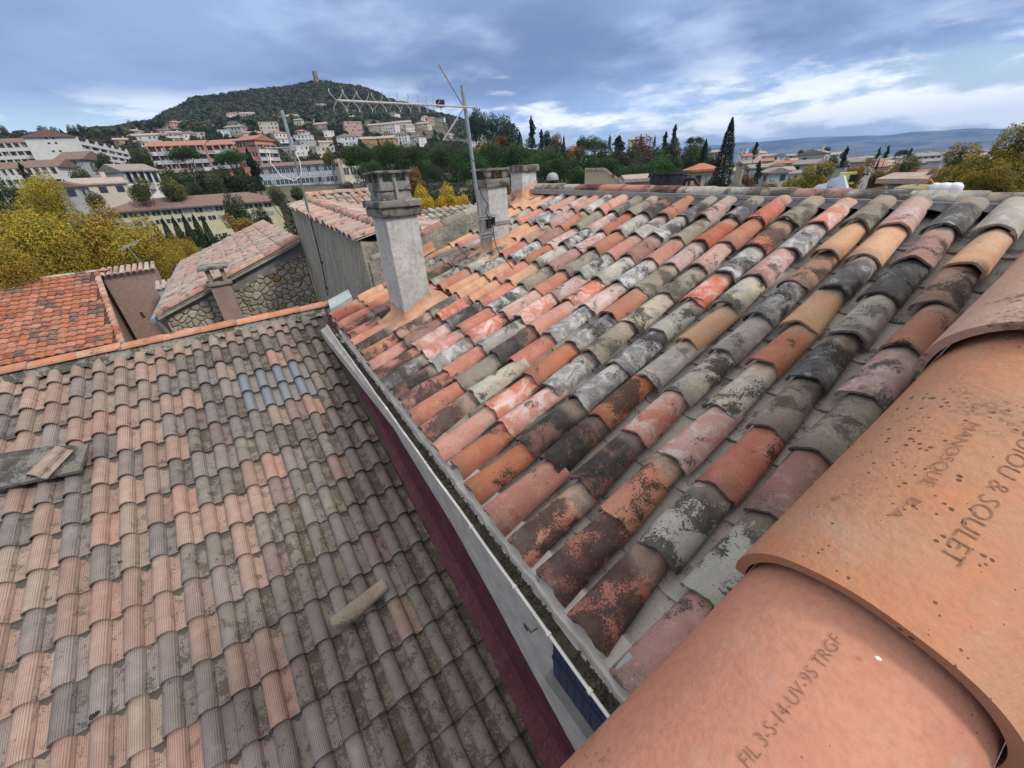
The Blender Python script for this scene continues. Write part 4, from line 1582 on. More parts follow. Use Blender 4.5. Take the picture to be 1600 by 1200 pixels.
# rubble stones: cells clipped from a jittered set of seeds
def clip_poly(poly, px, py, nx, ny):
    out = []
    n = len(poly)
    for i in range(n):
        a, c = poly[i], poly[(i + 1) % n]
        da = (a[0] - px) * nx + (a[1] - py) * ny
        dc = (c[0] - px) * nx + (c[1] - py) * ny
        if da <= 0:
            out.append(a)
        if (da < 0 < dc) or (dc < 0 < da):
            t = da / (da - dc)
            out.append((a[0] + (c[0] - a[0]) * t, a[1] + (c[1] - a[1]) * t))
    return out


st_mats = [plain('stone_%d' % i, a, 0.95, 0, 5, alt=c, bmp=0.9, bscale=25) for i, (a, c) in enumerate([((0.42, 0.37, 0.29), (0.32, 0.28, 0.22)), ((0.35, 0.32, 0.26), (0.44, 0.40, 0.33)), ((0.50, 0.45, 0.37), (0.38, 0.34, 0.27)), ((0.28, 0.22, 0.16), (0.36, 0.30, 0.22)), ((0.38, 0.33, 0.25), (0.47, 0.41, 0.31))])]
M_OCHRE = plain('ochre_stone', (0.32, 0.21, 0.06), 0.9, 0, 5, alt=(0.22, 0.14, 0.05), bmp=0.8, bscale=25)
rr = random.Random(21)
seeds = []
xg = -1.72
while xg < X1:
    zg = -3.55
    while zg < -1.0:
        x, z = xg + rr.uniform(-.075, .075), zg + rr.uniform(-.055, .055)
        big = math.sin(x * 2.1 + 1) * math.sin(z * 3.7)
        if not (rr.random() < (0.5 if big > 0.3 else 0.2)):
            seeds.append((x, z))
        zg += 0.118
    xg += 0.158
outline = [(-1.76, -3.6), (X1 - 0.02, -3.6), (X1 - 0.02, zS(X1) - 0.34), (-1.0, zS(-1.0) - 0.16), (-1.76, zS(-1.76) - 0.14)]
ns = 0
for (sx_, sz_) in seeds:
    poly = [(sx_ - .3, sz_ - .3), (sx_ + .3, sz_ - .3), (sx_ + .3, sz_ + .3), (sx_ - .3, sz_ + .3)]
    for (tx, tz) in seeds:
        if (tx, tz) != (sx_, sz_) and abs(tx - sx_) < .5 and abs(tz - sz_) < .5:
            nx, ny = tx - sx_, tz - sz_
            l = math.hypot(nx, ny)
            poly = clip_poly(poly, (sx_ + tx) / 2 - nx / l * 0.008, (sz_ + tz) / 2 - ny / l * 0.008, nx / l, ny / l)
            if len(poly) < 3:
                break
    for i in range(len(outline)):
        a, c = outline[i], outline[(i + 1) % len(outline)]
        ex, ey = c[0] - a[0], c[1] - a[1]
        l = math.hypot(ex, ey)
        if len(poly) >= 3:
            poly = clip_poly(poly, a[0], a[1], ey / l, -ex / l)
    if len(poly) < 3:
        continue
    area = abs(sum(poly[i][0] * poly[(i + 1) % len(poly)][1] - poly[(i + 1) % len(poly)][0] * poly[i][1] for i in range(len(poly)))) / 2
    if area < 0.003 or ns >= 300:
        continue
    cx_ = sum(p[0] for p in poly) / len(poly)
    cz_ = sum(p[1] for p in poly) / len(poly)
    # corners knocked off
    pp = []
    for i in range(len(poly)):
        a, c = poly[i], poly[(i + 1) % len(poly)]
        k0 = rr.uniform(0.18, 0.3)
        pp.append((a[0] + (c[0] - a[0]) * k0, a[1] + (c[1] - a[1]) * k0))
        pp.append((a[0] + (c[0] - a[0]) * (1 - k0), a[1] + (c[1] - a[1]) * (1 - k0)))
    d0, d1 = rr.uniform(0.015, 0.03), rr.uniform(0.04, 0.07)
    b = MB()
    n = len(pp)
    Yw = 11.86
    b.v += [(p[0], Yw, p[1]) for p in pp]
    b.v += [(p[0], Yw - d0, p[1]) for p in pp]
    b.v += [(cx_ + (p[0] - cx_) * 0.72 + rr.uniform(-.008, .008), Yw - d1, cz_ + (p[1] - cz_) * 0.72) for p in pp]
    for k in range(2):
        for i in range(n):
            j = (i + 1) % n
            b.f.append((k * n + i, k * n + j, (k + 1) * n + j, (k + 1) * n + i))
    b.f.append(tuple(range(2 * n, 3 * n)))
    mm = rr.choice(st_mats)
    if abs(cx_ - 0.62) < 0.12 and abs(cz_ + 2.0) < 0.08:
        mm = M_OCHRE
    b.build('stone', mm, wall_s, Matrix())
    ns += 1
# dark cement haunching under the verge
b = MB()
b.prism([(-0.9, 0, zS(-0.9) - 0.10), (X1 - 0.01, 0, zS(X1) - 0.10), (X1 - 0.01, 0, zS(X1) - 0.36), (1.1, 0, zS(1.1) - 0.34), (0.7, 0, zS(0.7) - 0.42), (0.3, 0, zS(0.3) - 0.36), (-0.1, 0, zS(-0.1) - 0.42), (-0.5, 0, zS(-0.5) - 0.22)], (0, 11.80, 0), (0, 11.858, 0))
b.build('cement_patch', plain('dark_cement', (0.21, 0.21, 0.20), 0.95, 0.15, 8, bmp=0.6), hs_, rs_)
# its small flat-lidded chimney standing on the ridge side of the gable
c4 = None
M_MAUVE = plain('mauve_render', (0.31, 0.22, 0.185), 0.92, 0.12, 6, bmp=0.4)
c4 = rb('chimney', M_MAUVE, hs_, rs_, -0.70, -0.30, 11.28, 11.66, -5.0, -1.86, bev=0.01, jit=0.003, seed=31)
rb('crown_slab', M_SLAB, c4, I, -0.75, -0.25, 11.23, 11.71, -1.86, -1.78, seed=32)
for x in (-0.68, -0.40):
    b = MB()
    b.bx(x, x + 0.08, 11.30, 11.64, -1.78, -1.50)
    b.build('cowl_post', M_MAUVE, c4, I)
rb('cowl_lid', M_SLAB, c4, I, -0.80, -0.22, 11.20, 11.74, -1.50, -1.42, bev=0.02, seed=33)
# small gutter on the left eave
b = MB()
b.tube([(-1.99, 11.6, -2.44), (-1.99, Yf, -2.44)], 0.055, 8)
b.tube([(-1.97, 11.75, -2.44), (-1.88, 11.80, -2.75), (-1.86, 11.80, -9)], 0.04, 8)
b.build('gutter', M_GALV, hs_, rs_, True)
b = MB()
b.bx(-1.80, -0.95, 11.78, 11.85, -5.2, -2.95)
b.build('render_patch', M_MAUVE, hs_, rs_)

# ---- grey rendered wall and its roof (runs away from us at X = 1.5)
mt, T, bs = new_mat('rough_grey_render')
v, r = coords(T, False)
s = T.sep(v)
n1 = T.noise(T.comb(T.math('MULTIPLY', s[0], 3), T.math('MULTIPLY', T.math('ADD', s[1], T.math('MULTIPLY', s[2], 0.6)), 6), T.math('MULTIPLY', s[2], 1.6)), 1.2, 7, 0.7, 0.4)
c = T.mix(T.ramp(n1, 0.32, 0.60), (0.26, 0.245, 0.205), (0.47, 0.44, 0.37))
c = T.mix(T.math('MULTIPLY', T.ramp(T.noise(v, 22, 6, 0.7), 0.42, 0.6), 0.55), c, (0.15, 0.145, 0.12))
c = T.mix(T.math('MULTIPLY', T.ramp(T.noise(v, 0.9, 4, 0.6), 0.55, 0.66), 0.45), c, (0.46, 0.41, 0.32))
T.link(c, bs.inputs['Base Color'])
bs.inputs['Roughness'].default_value = 0.95
bump(T, bs, T.noise(v, 30, 6, 0.75), 1.0, 0.03)
M_ROUGH = mt
hg = empty('grey_wall_house', 'house with rough grey side wall under pale pink tiles, behind nearest chimney', 'house', (3, 9, -11))
rg = rel(hg)
ztop = lambda y: -0.70 + (y - 5.13) * (0.34 / 6.37)
b = MB()
b.add([(1.50, 5.9, -11), (1.50, 11.7, -11), (1.50, 11.7, ztop(11.7) - 0.04), (1.50, 5.9, ztop(5.9) - 0.04),
       (4.6, 5.9, -11), (4.6, 11.7, -11), (4.6, 11.7, -1.15), (4.6, 5.9, -1.35)],
      [(0, 3, 2, 1), (4, 5, 6, 7), (0, 4, 7, 3), (1, 2, 6, 5), (3, 7, 6, 2)])
b.build('wall', M_ROUGH, hg, rg)
b = MB()
b.prism([(1.52, 5.92, -0.80), (1.95, 5.92, -0.68), (4.2, 5.92, -1.20), (4.5, 5.92, -2.5), (1.52, 5.92, -2.5)], (0, 0, 0), (0, 0.2, 0))
b.build('end_gable', M_ROUGH, hg, rg)
GS = R(12)
GV = Vector((math.cos(GS), 0, math.sin(GS)))
GU = Vector((0, 6.37, 0.34)).normalized()
roofpale = [weathered('pale_clay_%d' % i, a, c, (0.60, 0.52, 0.46), 0.45, (0.14, 0.09, 0.08), 0.22, 60) for i, (a, c) in enumerate([((0.42, 0.28, 0.235), (0.47, 0.35, 0.30)), ((0.40, 0.245, 0.20), (0.44, 0.31, 0.26)), ((0.37, 0.21, 0.17), (0.42, 0.28, 0.235)), ((0.38, 0.32, 0.28), (0.43, 0.37, 0.33))])]
b = MB()
q0 = Vector((1.46, 5.9, ztop(5.9) - 0.02))
q1 = Vector((1.46, 11.8, ztop(11.8) - 0.02))
RW2 = 0.46
b.add([q0, q1, q1 + GV * RW2, q0 + GV * RW2, q1 + GV * RW2 + Vector((2.3, 0, -0.52)), q0 + GV * RW2 + Vector((2.3, 0, -0.52))] + [p - Vector((0, 0, 0.03)) for p in (q0, q1)], [(0, 1, 2, 3)[::-1], (3, 2, 4, 5)[::-1], (6, 7, 1, 0)])
roof_g = b.build('roof', M_JOINT, hg, rg)
tiled_plane(roof_g, q0 - GV * 0.04, GU, GV, 23, 1, roofpale, du=0.25, dv=0.39)
tiled_plane(roof_g, q0 + GV * RW2 + Vector((2.05, 0, -0.45)), GU, Vector((-2.05, 0, 0.465)).normalized(), 23, 5, roofpale, du=0.25, dv=0.39)
for i in range(13):
    p = q0 + GV * (RW2 - 0.02) + GU * (0.43 * i) + Vector((0, 0, 0.05))
    link('ridge_tile', tile_mesh('vg', verge_mesh, random.choice([pinkv, roofpale[1]])), roof_g, frame(p, Vector((1, 0, 0)), GU, Vector((1, 0, 0)).cross(GU)))
b = MB()
b.tube([(2.95, 9.6, -0.55), (2.95, 9.6, -0.06)], 0.06, 12)
vp_ = b.build('vent_pipe', M_GALV, hg, rg, True)
b = MB()
b.tube([(2.95, 9.6, -0.05), (2.95, 9.6, 0.0)], 0.09, 12)
b.build('vent_cap', plain('pale_blue_cap', (0.40, 0.52, 0.60), 0.5), vp_, Matrix())

hq = empty('barrel_ridge_house', 'house with faded pink roof and bumpy barrel-tile ridge, beyond the grey wall', 'house', (3.4, 14, -11))
rq = rel(hq)
b = MB()
b.bx(2.45, 4.15, 12.35, 16, -11, -1.02)
b.build('wall', M_ROUGH, hq, rq)
QV = Vector((0, math.cos(R(19)), math.sin(R(19))))
qo = Vector((2.3, 12.1, -0.93))
b = MB()
b.add([qo, qo + Vector((2.0, 0, 0)), qo + Vector((2.0, 0, 0)) + QV * 2.2, qo + QV * 2.2, qo + Vector((2.0, 4.2, 0)), qo + Vector((0, 4.2, 0))], [(0, 1, 2, 3), (3, 2, 4, 5), (0, 3, 5), (1, 4, 2)])
roof_q = b.build('roof', M_JOINT, hq, rq)
tiled_plane(roof_q, qo - QV * 0.03, Vector((1, 0, 0)), QV, 8, 5, faded, du=0.25, dv=0.43)
for i in range(5):
    p = qo + QV * 2.2 + Vector((0.42 * i, 0.0, 0.03 + 0.006 * (i % 3)))
    link('ridge_tile', tile_mesh('vg', verge_mesh, random.choice([pinkv, faded[0], faded[4]])), roof_q, frame(p, Vector((0, -1, 0)), Vector((1, 0, 0)), Vector((0, 0, 1))) @ Matrix.Diagonal((1.25, 1, 1.3, 1)))

# party wall with barrel tiles along the far edge of the patchwork roof
pwf = empty('party_wall', 'low mossy party wall topped with grey barrel tiles, seen between the first two chimneys', 'wall', (2.6, 6.0, -11))
rw = rel(pwf)
b = MB()
b.prism([(1.55, 0, -11), (4.3, 0, -11), (4.3, 0, -0.32), (3.2, 0, -0.52), (1.55, 0, -0.98)], (0, Y_END + 0.005, 0), (0, Y_END + 0.20, 0))
b.build('wall', M_ROUGH, pwf, rw)
for i in range(7):
    x = 1.60 + 0.40 * i
    z = float(np.interp(x, [1.55, 3.2, 4.3], [-0.98, -0.52, -0.32]))
    v = Vector((0.4, 0, float(np.interp(x + 0.4, [1.55, 3.2, 4.3], [-0.98, -0.52, -0.32])) - z)).normalized()
    link('barrel_tile', tile_mesh('vg', verge_mesh, TM['gkmkgpm'[i]]), pwf, rw @ frame((x, Y_END + 0.10, z + 0.0), Vector((0, -1, 0)), v, Vector((0, -1, 0)).cross(v)))
# orange painted lap at its foot
b = MB()
for i in range(13):
    x = 1.9 + 0.055 * i
    zt = float(np.interp(x, [1.55, 3.2, 4.3], [-0.98, -0.52, -0.32])) - 0.02 - 0.02 * math.sin(i * 1.7)
    zz_ = onM(0, (x - MO.x) / math.cos(SM)).z
    b.v += [(x, Y_END - 0.10, zz_ + 0.075), (x, Y_END - 0.012, zz_ + 0.10), (x, Y_END - 0.004, min(zt, zz_ + 0.20))]
for i in range(12):
    for k in range(2):
        b.f.append((3 * i + k, 3 * i + k + 1, 3 * i + k + 4, 3 * i + k + 3))
b.build('painted_lap', TM['P'], pwf, rw)

# ---- far roof with rows facing us, between first and second chimney
hb = empty('grey_tiled_house', 'house with a greyish canal tile roof facing us, below the yellow tree between two chimneys', 'house', (6.5, 13, -11))
rb_ = rel(hb)
FS = R(14)
FV = Vector((0, math.cos(FS), math.sin(FS)))
b = MB()
b.bx(3.9, 9.4, 10.55, 14.6, -11, -1.6)
b.build('wall', M_RENDER, hb, rb_)
b = MB()
fo = Vector((3.8, 10.3, -1.48))
b.add([fo, fo + Vector((5.8, 0, 0)), fo + Vector((5.8, 0, 0)) + FV * 2.6, fo + FV * 2.6, fo + Vector((5.8, 4.6, -0.1)), fo + Vector((0, 4.6, -0.1))], [(0, 1, 2, 3), (3, 2, 4, 5), (0, 3, 5), (1, 4, 2)])
roof_b = b.build('roof', M_JOINT, hb, rb_)
tiled_plane(roof_b, fo - FV * 0.03 + Vector((0, 0, 0.01)), Vector((1, 0, 0)), FV, 23, 6, [TM['k'], TM['g'], faded[1], faded[3], faded[0]], du=0.25, dv=0.42)

# ---- orange roof at the far left with its barrel-tile verge
ho = empty('orange_tiled_house', 'house with a bright orange flat-tile roof blotched with dark tiles, at the left edge', 'house', (-7.5, 26, -11))
ro_ = rel(ho)
OS = R(18)
OV = Vector((0, math.cos(OS), math.sin(OS)))
A0 = Vector((-6.21, 29.4, -3.2))
A1 = Vector((-5.05, 21.5, -3.2 - 7.9 * math.tan(OS)))
b = MB()
ol = Vector((-12.5, A1.y, A1.z))
b.add([ol, A1, A0, Vector((-12.5, 29.4, -3.2)), Vector((-12.5, 36, -5.5)), Vector((-5.6, 36, -5.5))], [(0, 1, 2, 3), (3, 2, 5, 4)])
roof_o = b.build('roof', plain('roof_batten_dark', (0.10, 0.05, 0.035), 0.95), ho, ro_)
b = MB()
b.add([(-12.3, A1.y + .2, -11), (A1.x - .1, A1.y + .2, -11), (A0.x - .1, 35, -11), (-12.3, 35, -11), (-12.3, A1.y + .2, A1.z - .15), (A1.x - .1, A1.y + .2, A1.z - .15), (A0.x - .1, 35, -5.6), (-12.3, 35, -5.6), (A0.x - .1, 29.4, -11), (A0.x - .1, 29.4, -3.35), (-12.3, 29.4, -11), (-12.3, 29.4, -3.35)],
      [(0, 1, 5, 4), (1, 8, 9, 5), (8, 2, 6, 9), (10, 0, 4, 11), (3, 10, 11, 7), (2, 3, 7, 6)])
b.build('wall', M_MAUVE, ho, ro_)
mb_ = MB()
prof = [(-0.15, 0.0), (-0.10, 0.028), (-0.04, 0.040), (0.02, 0.028), (0.08, 0.004), (0.15, 0.0)]
for y, dz in ((0, 0.03), (0.44, 0.0)):
    mb_.v += [(x, y, z + dz) for x, z in prof]
mb_.v += [(x, 0, z + 0.0) for x, z in prof]
n = len(prof)
for j in range(n - 1):
    mb_.f.append((j, j + 1, n + j + 1, n + j))
    mb_.f.append((2 * n + j, 2 * n + j + 1, j + 1, j))
flat_base = mb_.mesh('interlocking_tile', None, False)
om = [weathered('bright_orange_clay_%d' % i, a, c, (0.62, 0.36, 0.22), 0.25, (0.10, 0.05, 0.04), d, 40, bmp=0.3) for i, (a, c, d) in enumerate([((0.41, 0.145, 0.085), (0.45, 0.175, 0.105), 0.25), ((0.35, 0.125, 0.08), (0.40, 0.155, 0.095), 0.40), ((0.43, 0.185, 0.115), (0.40, 0.15, 0.09), 0.28)])]
omd = weathered('soiled_orange_clay', (0.30, 0.15, 0.10), (0.22, 0.12, 0.09), None, 0, (0.07, 0.05, 0.045), 0.55, 40)


def sk_o(p):
    f = math.sin(p.x * 2.3 + 1.0) * math.sin(p.y * 1.9 + 0.5) + 0.5 * math.sin(p.x * 5.1 + p.y * 3.0) + random.uniform(-0.5, 0.5) + 0.35 * max(0, p.x + 7.5) / 2
    return omd if f > 0.72 else random.choice(om)


tiled_plane(roof_o, Vector((-10.3, A1.y, A1.z + 0.01)), Vector((1, 0, 0)), OV, 18, 21, om, du=0.30, dv=0.395, mesh=flat_base, name='roof_tile', key='of', jit=0.004, sk=sk_o,
            test=lambda p: p.x < A1.x - 0.22 + (p.y - A1.y) / 7.9 * (A0.x - A1.x) and (p.y > 22.6))
hd = (A0 - A1)
nh = int(hd.length / 0.42)
hd.normalize()
uh = Vector((1, 0, 0))
for i in range(nh):
    p = A1 + hd * (0.42 * i) + Vector((-0.02, 0, 0.05))
    link('verge_tile', tile_mesh('vg', verge_mesh, random.choice([pinkv, om[1]])), roof_o, frame(p, uh, hd, uh.cross(hd)) @ Matrix.Diagonal((1.35, 1, 1.35, 1)))
for i in range(14):
    p = Vector((-11.6 + 0.42 * i, 29.42, -3.17))
    link('ridge_tile', tile_mesh('vg', verge_mesh, random.choice([TM['g'], TM['g'], omd, pinkv])), roof_o, frame(p, Vector((0, -1, 0)), Vector((1, 0, 0)), Vector((0, 0, 1))) @ Matrix.Diagonal((1.3, 1, 1.2, 1)))

# mauve back wall with a tiled coping
hw = empty('mauve_courtyard_wall', 'plain mauve rendered wall with tiled cornice, between orange roof and stone house', 'wall', (-5, 29.5, -11))
r5 = rel(hw)
b = MB()
b.bx(-6.05, -3.9, 29.2, 30.4, -11, -3.45)
b.build('wall', M_MAUVE, hw, r5)
b = MB()
b.bx(-3.9, -3.2, 27.2, 30.0, -11, -4.25)
b.build('side_wall', plain('beige_trim', (0.42, 0.36, 0.31), 0.9, 0.1, 3), hw, r5)
for i in range(9):
    p = Vector((-6.0 + 0.26 * i, 28.95, -3.42))
    link('cornice_tile', tile_mesh('ht', house_tile, roofpale[i % 4]), hw, r5 @ frame(p, Vector((1, 0, 0)), Vector((0, 0.97, 0.24)), Vector((0, -0.24, 0.97))) @ Matrix.Diagonal((1.15, 2.2, 1.2, 1)))
for i in range(3):
    p = Vector((-3.85 + 0.26 * i, 27.05, -4.2))
    link('cornice_tile', tile_mesh('ht', house_tile, roofpale[(i + 3) % 4]), hw, r5 @ frame(p, Vector((1, 0, 0)), Vector((0, 0.97, 0.24)), Vector((0, -0.24, 0.97))) @ Matrix.Diagonal((1.15, 2.2, 1.2, 1)))
for i in range(3):
    c = on_axis(220.5 + 2 * i, 489 + 3 * i, 1, 29.19)
    b = MB()
    b.box(c, (0.13, 0.03, 0.07))
    b.build('vent', M_DARK, hw, r5)
ra_ = empty('roof_aerial', 'small rake-like television aerial above the mauve wall, against the yellow trees', 'antenna', on_axis(225, 412, 1, 29.4))
b = MB()
c = Vector((0, 0, 0))
b.tube([(0, 0, -0.3), (-0.35, 0, 1.0)], 0.02, 5)
b.build('pole', M_GALV, ra_)
for i in range(6):
    b = MB()
    b.tube([(-0.75 + 0.16 * i, -0.3, 0.75 + 0.05 * i), (-0.45 + 0.16 * i, 0.3, 1.0 + 0.05 * i)], 0.012, 4)
    b.build('element', M_GALV, ra_)

# ================================================================== THINGS ON AND BEHIND THE RIDGE
def lathe(mb, prof, c, n=28, M=None):
    base = len(mb.v)
    for (r_, z) in prof:
        for j in range(n):
            a = 2 * math.pi * j / n
            p = Vector((r_ * math.cos(a), r_ * math.sin(a), z))
            if M:
                p = M @ p
            mb.v.append(tuple(p + Vector(c)))
    for i in range(len(prof) - 1):
        for j in range(n):
            k = (j + 1) % n
            mb.f.append((base + i * n + j, base + i * n + k, base + (i + 1) * n + k, base + (i + 1) * n + j))
    return mb


tb = empty('mortar_tub', 'black rubber mortar tub standing behind the ridge', 'bucket', (4.98, 3.50, -0.62))
M_RUB = plain('black_rubber', (0.022, 0.024, 0.032), 0.55, 0, 20, alt=(0.05, 0.055, 0.065))
b = MB()
lathe(b, [(0.0, 0.0), (0.19, 0.0), (0.235, 0.50), (0.25, 0.51), (0.25, 0.535), (0.235, 0.535), (0.185, 0.04), (0, 0.04)], (0, 0, 0))
b.build('tub_body', M_RUB, tb, None, True)
for sg in (-1, 1):
    b = MB()
    b.tube([(-0.05, sg * 0.24, 0.50), (-0.04, sg * 0.285, 0.49), (0.04, sg * 0.285, 0.49), (0.05, sg * 0.24, 0.50)], 0.012, 6)
    b.build('tub_handle', M_RUB, tb, None, True)
M_ORG = plain('orange_plastic', (0.55, 0.15, 0.03), 0.45, 0.1, 12)
tl = empty('orange_power_tool', 'orange and black power tool lying beside the black tub', 'power tool', (4.86, 3.12, -0.30))
b = MB()
b.box((0, 0, 0.0), (0.10, 0.16, 0.10))
b.box((0.0, -0.07, 0.03), (0.07, 0.10, 0.07), 0.3)
b.build('motor_housing', M_ORG, tl)
b = MB()
b.tube([(0, 0.07, 0.07), (0, 0.03, 0.13), (0, -0.07, 0.13), (0, -0.16, 0.04), (0, -0.22, -0.04)], 0.022, 8)
b.build('handle', M_BLK, tl, None, True)
b = MB()
b.tube([(0.02, -0.05, -0.04), (0.02, 0.16, -0.06), (0.02, 0.24, -0.09)], 0.03, 8)
b.build('guard', M_BLK, tl, None, True)
# crumpled paper sack with yellow carton
def crumple(nx, ny, sx, sy, seed, amp):
    q = random.Random(seed)
    mb = MB()
    for i in range(nx + 1):
        for j in range(ny + 1):
            x, y = i / nx - 0.5, j / ny - 0.5
            z = 0.5 * (1 - (2 * x) ** 2) * (1 - (2 * y) ** 2)
            mb.v.append((x * sx + q.uniform(-.1, .1) * sx / nx, y * sy + q.uniform(-.1, .1) * sy / ny, z * 0.2 + q.uniform(-amp, amp)))
    for i in range(nx):
        for j in range(ny):
            mb.f.append((i * (ny + 1) + j, (i + 1) * (ny + 1) + j, (i + 1) * (ny + 1) + j + 1, i * (ny + 1) + j + 1))
    return mb


ps_ = empty('paper_sack', 'crumpled pale blue paper sack behind the ridge', 'sack', (4.86, 1.60, -0.33))
M_PAPER = plain('pale_blue_paper', (0.55, 0.64, 0.72), 0.8, 0.06, 10)
b = MB()
b.add([(0, -0.13, 0), (0, 0.13, 0), (0.0, 0.04, 0.12), (0.02, -0.05, 0.15), (0.1, -0.12, 0), (0.1, 0.13, 0), (0.09, 0.03, 0.11), (0.09, -0.06, 0.13)], [(0, 1, 2, 3), (4, 7, 6, 5), (0, 3, 7, 4), (3, 2, 6, 7), (2, 1, 5, 6)])
b.build('sack_body', M_PAPER, ps_)
b = MB()
b.add([(-0.04, 0.04, 0.01), (-0.04, 0.20, -0.01), (-0.01, 0.13, 0.075), (0.0, 0.05, 0.09)], [(0, 1, 2, 3)])
b.build('torn_flap', M_PAPER, ps_)
cu = bpy.data.curves.new('t', 'FONT')
cu.body = 'LE'
cu.size = 0.035
to = bpy.data.objects.new('t', cu)
COL.objects.link(to)
bpy.context.view_layer.update()
me0 = bpy.data.meshes.new_from_object(to.evaluated_get(bpy.context.evaluated_depsgraph_get()))
bpy.data.objects.remove(to)
me0.materials.clear()
me0.materials.append(plain('navy_print', (0.03, 0.04, 0.10), 0.7))
link('printed_letters', me0, ps_, Matrix.Translation((-0.004, 0.035, 0.035)) @ Matrix.Rotation(R(-90), 4, 'Z') @ Matrix.Rotation(R(90), 4, 'X'))
yb_ = empty('yellow_carton', 'yellow carton with a black opening leaning behind the pale blue sack', 'box', (4.98, 1.55, -0.21))
b = MB()
b.box((0, 0, 0), (0.10, 0.12, 0.10), 0.4)
b.build('carton', plain('yellow_card', (0.62, 0.58, 0.20), 0.7), yb_)
b = MB()
b.box((-0.03, -0.055, 0.0), (0.02, 0.05, 0.06), 0.4)
b.build('opening', M_BLK, yb_)
b = MB()
b.box((0, 0, 0), (0.05, 0.34, 0.015), 0)
o = b.build('wooden_lath', plain('lath_wood', (0.30, 0.20, 0.13), 0.8))
o.location = (4.78, 1.35, -0.305)
o.rotation_euler = (R(-8), 0, 0)
tag(o, 'thin brown wooden lath propped on the ridge beside the sack', 'lath')
# hose loop, white bag, tan bag
b = MB()
pts = []
for i in range(15):
    a = math.pi * (-0.1 + 1.2 * i / 14)
    pts.append((0, 0.055 * math.cos(a), 0.075 * math.sin(a)))
b.tube(pts, 0.0075, 8)
o = b.build('hose_loop', plain('terracotta_hose', (0.50, 0.22, 0.13), 0.5), None, None, True)
o.location = (4.86, 0.96, -0.305)
tag(o, 'loop of orange-brown hose standing up behind the ridge', 'hose')
b = MB()
for k, (dy, r_) in enumerate(((0, 0.06), (-0.06, 0.05), (0.06, 0.045))):
    lathe(b, [(0.001, 0.045), (r_ * 0.6, 0.04), (r_ * 0.95, 0.02), (r_, 0.0), (r_ * 0.9, -0.03)], (4.88, 0.84 + dy, -0.30), 12)
o = b.build('white_bag', plain('white_plastic_bag', (0.72, 0.76, 0.80), 0.4, 0.05, 20), None, None, True)
tag(o, 'puffed white plastic bag beside the hose loop on the ridge', 'bag')
b = MB()
lathe(b, [(0.001, 0.035), (0.08, 0.028), (0.13, 0.01), (0.15, -0.03)], (4.92, 1.03, -0.30), 14)
o = b.build('tan_sack', plain('tan_sack', (0.33, 0.28, 0.16), 0.9, 0.1, 14), None, None, True)
tag(o, 'flat tan sack lying behind the ridge, left of the hose loop', 'sack')
# dome vent
b = MB()
lathe(b, [(0.105, -0.02), (0.105, 0.0), (0.095, 0.05), (0.06, 0.085), (0.001, 0.10)], (0, 0, 0), 24)
dv_ = empty('dome_vent', 'grey plastic dome vent poking up behind the left end of the ridge', 'vent', (4.95, 5.80, -0.10))
b.build('dome', plain('grey_dome', (0.30, 0.33, 0.36), 0.4, 0.1, 10), dv_, None, True)
b = MB()
lathe(b, [(0.05, -0.5), (0.05, 0.0)], (0, 0, 0), 12)
b.build('pipe', M_BLK, dv_, None, True)
# beige stair-head wall
bw = empty('beige_stairhead', 'plain beige rendered stair housing with a sloping tiled edge behind the ridge', 'building', (11, 9.6, -11))
r6 = rel(bw)
D0 = 2.5
W0, W1, W2 = on_axis(914, 265, 1, 10.9), on_axis(945, 265, 1, 9.9), on_axis(979, 292, 1, 8.8)
b = MB()
zb = -11
b.add([(W0.x, W0.y, zb), (W1.x, W1.y, zb), (W2.x, W2.y, zb), (W0.x, W0.y, W0.z), (W1.x, W1.y, W1.z), (W2.x, W2.y, W2.z),
       (W0.x + .5, W0.y + .5, zb), (W2.x + .5, W2.y + .5, zb), (W0.x + .5, W0.y + .5, W0.z - .05), (W2.x + .5, W2.y + .5, W2.z - .05), (W1.x + .5, W1.y + .5, zb), (W1.x + .5, W1.y + .5, W1.z - .05)],
      [(0, 1, 4, 3), (1, 2, 5, 4), (2, 7, 9, 5), (6, 0, 3, 8), (3, 4, 11, 8), (4, 5, 9, 11), (7, 10, 11, 9), (10, 6, 8, 11)])
b.build('wall', plain('beige_render', (0.50, 0.42, 0.28), 0.9, 0.04, 3, bmp=0.15), bw, r6)
for (a, c, k) in ((W0, W1, 8), (W1, W2, 9)):
    for i in range(k):
        p = a.lerp(c, (i + 0.5) / k)
        b = MB()
        b.tube([p + Vector((-0.05, -0.05, 0.01)), p + Vector((0.3, 0.3, 0.01))], 0.05, 6)
        b.build('coping_tile', faded[i % 5], bw, r6, True)

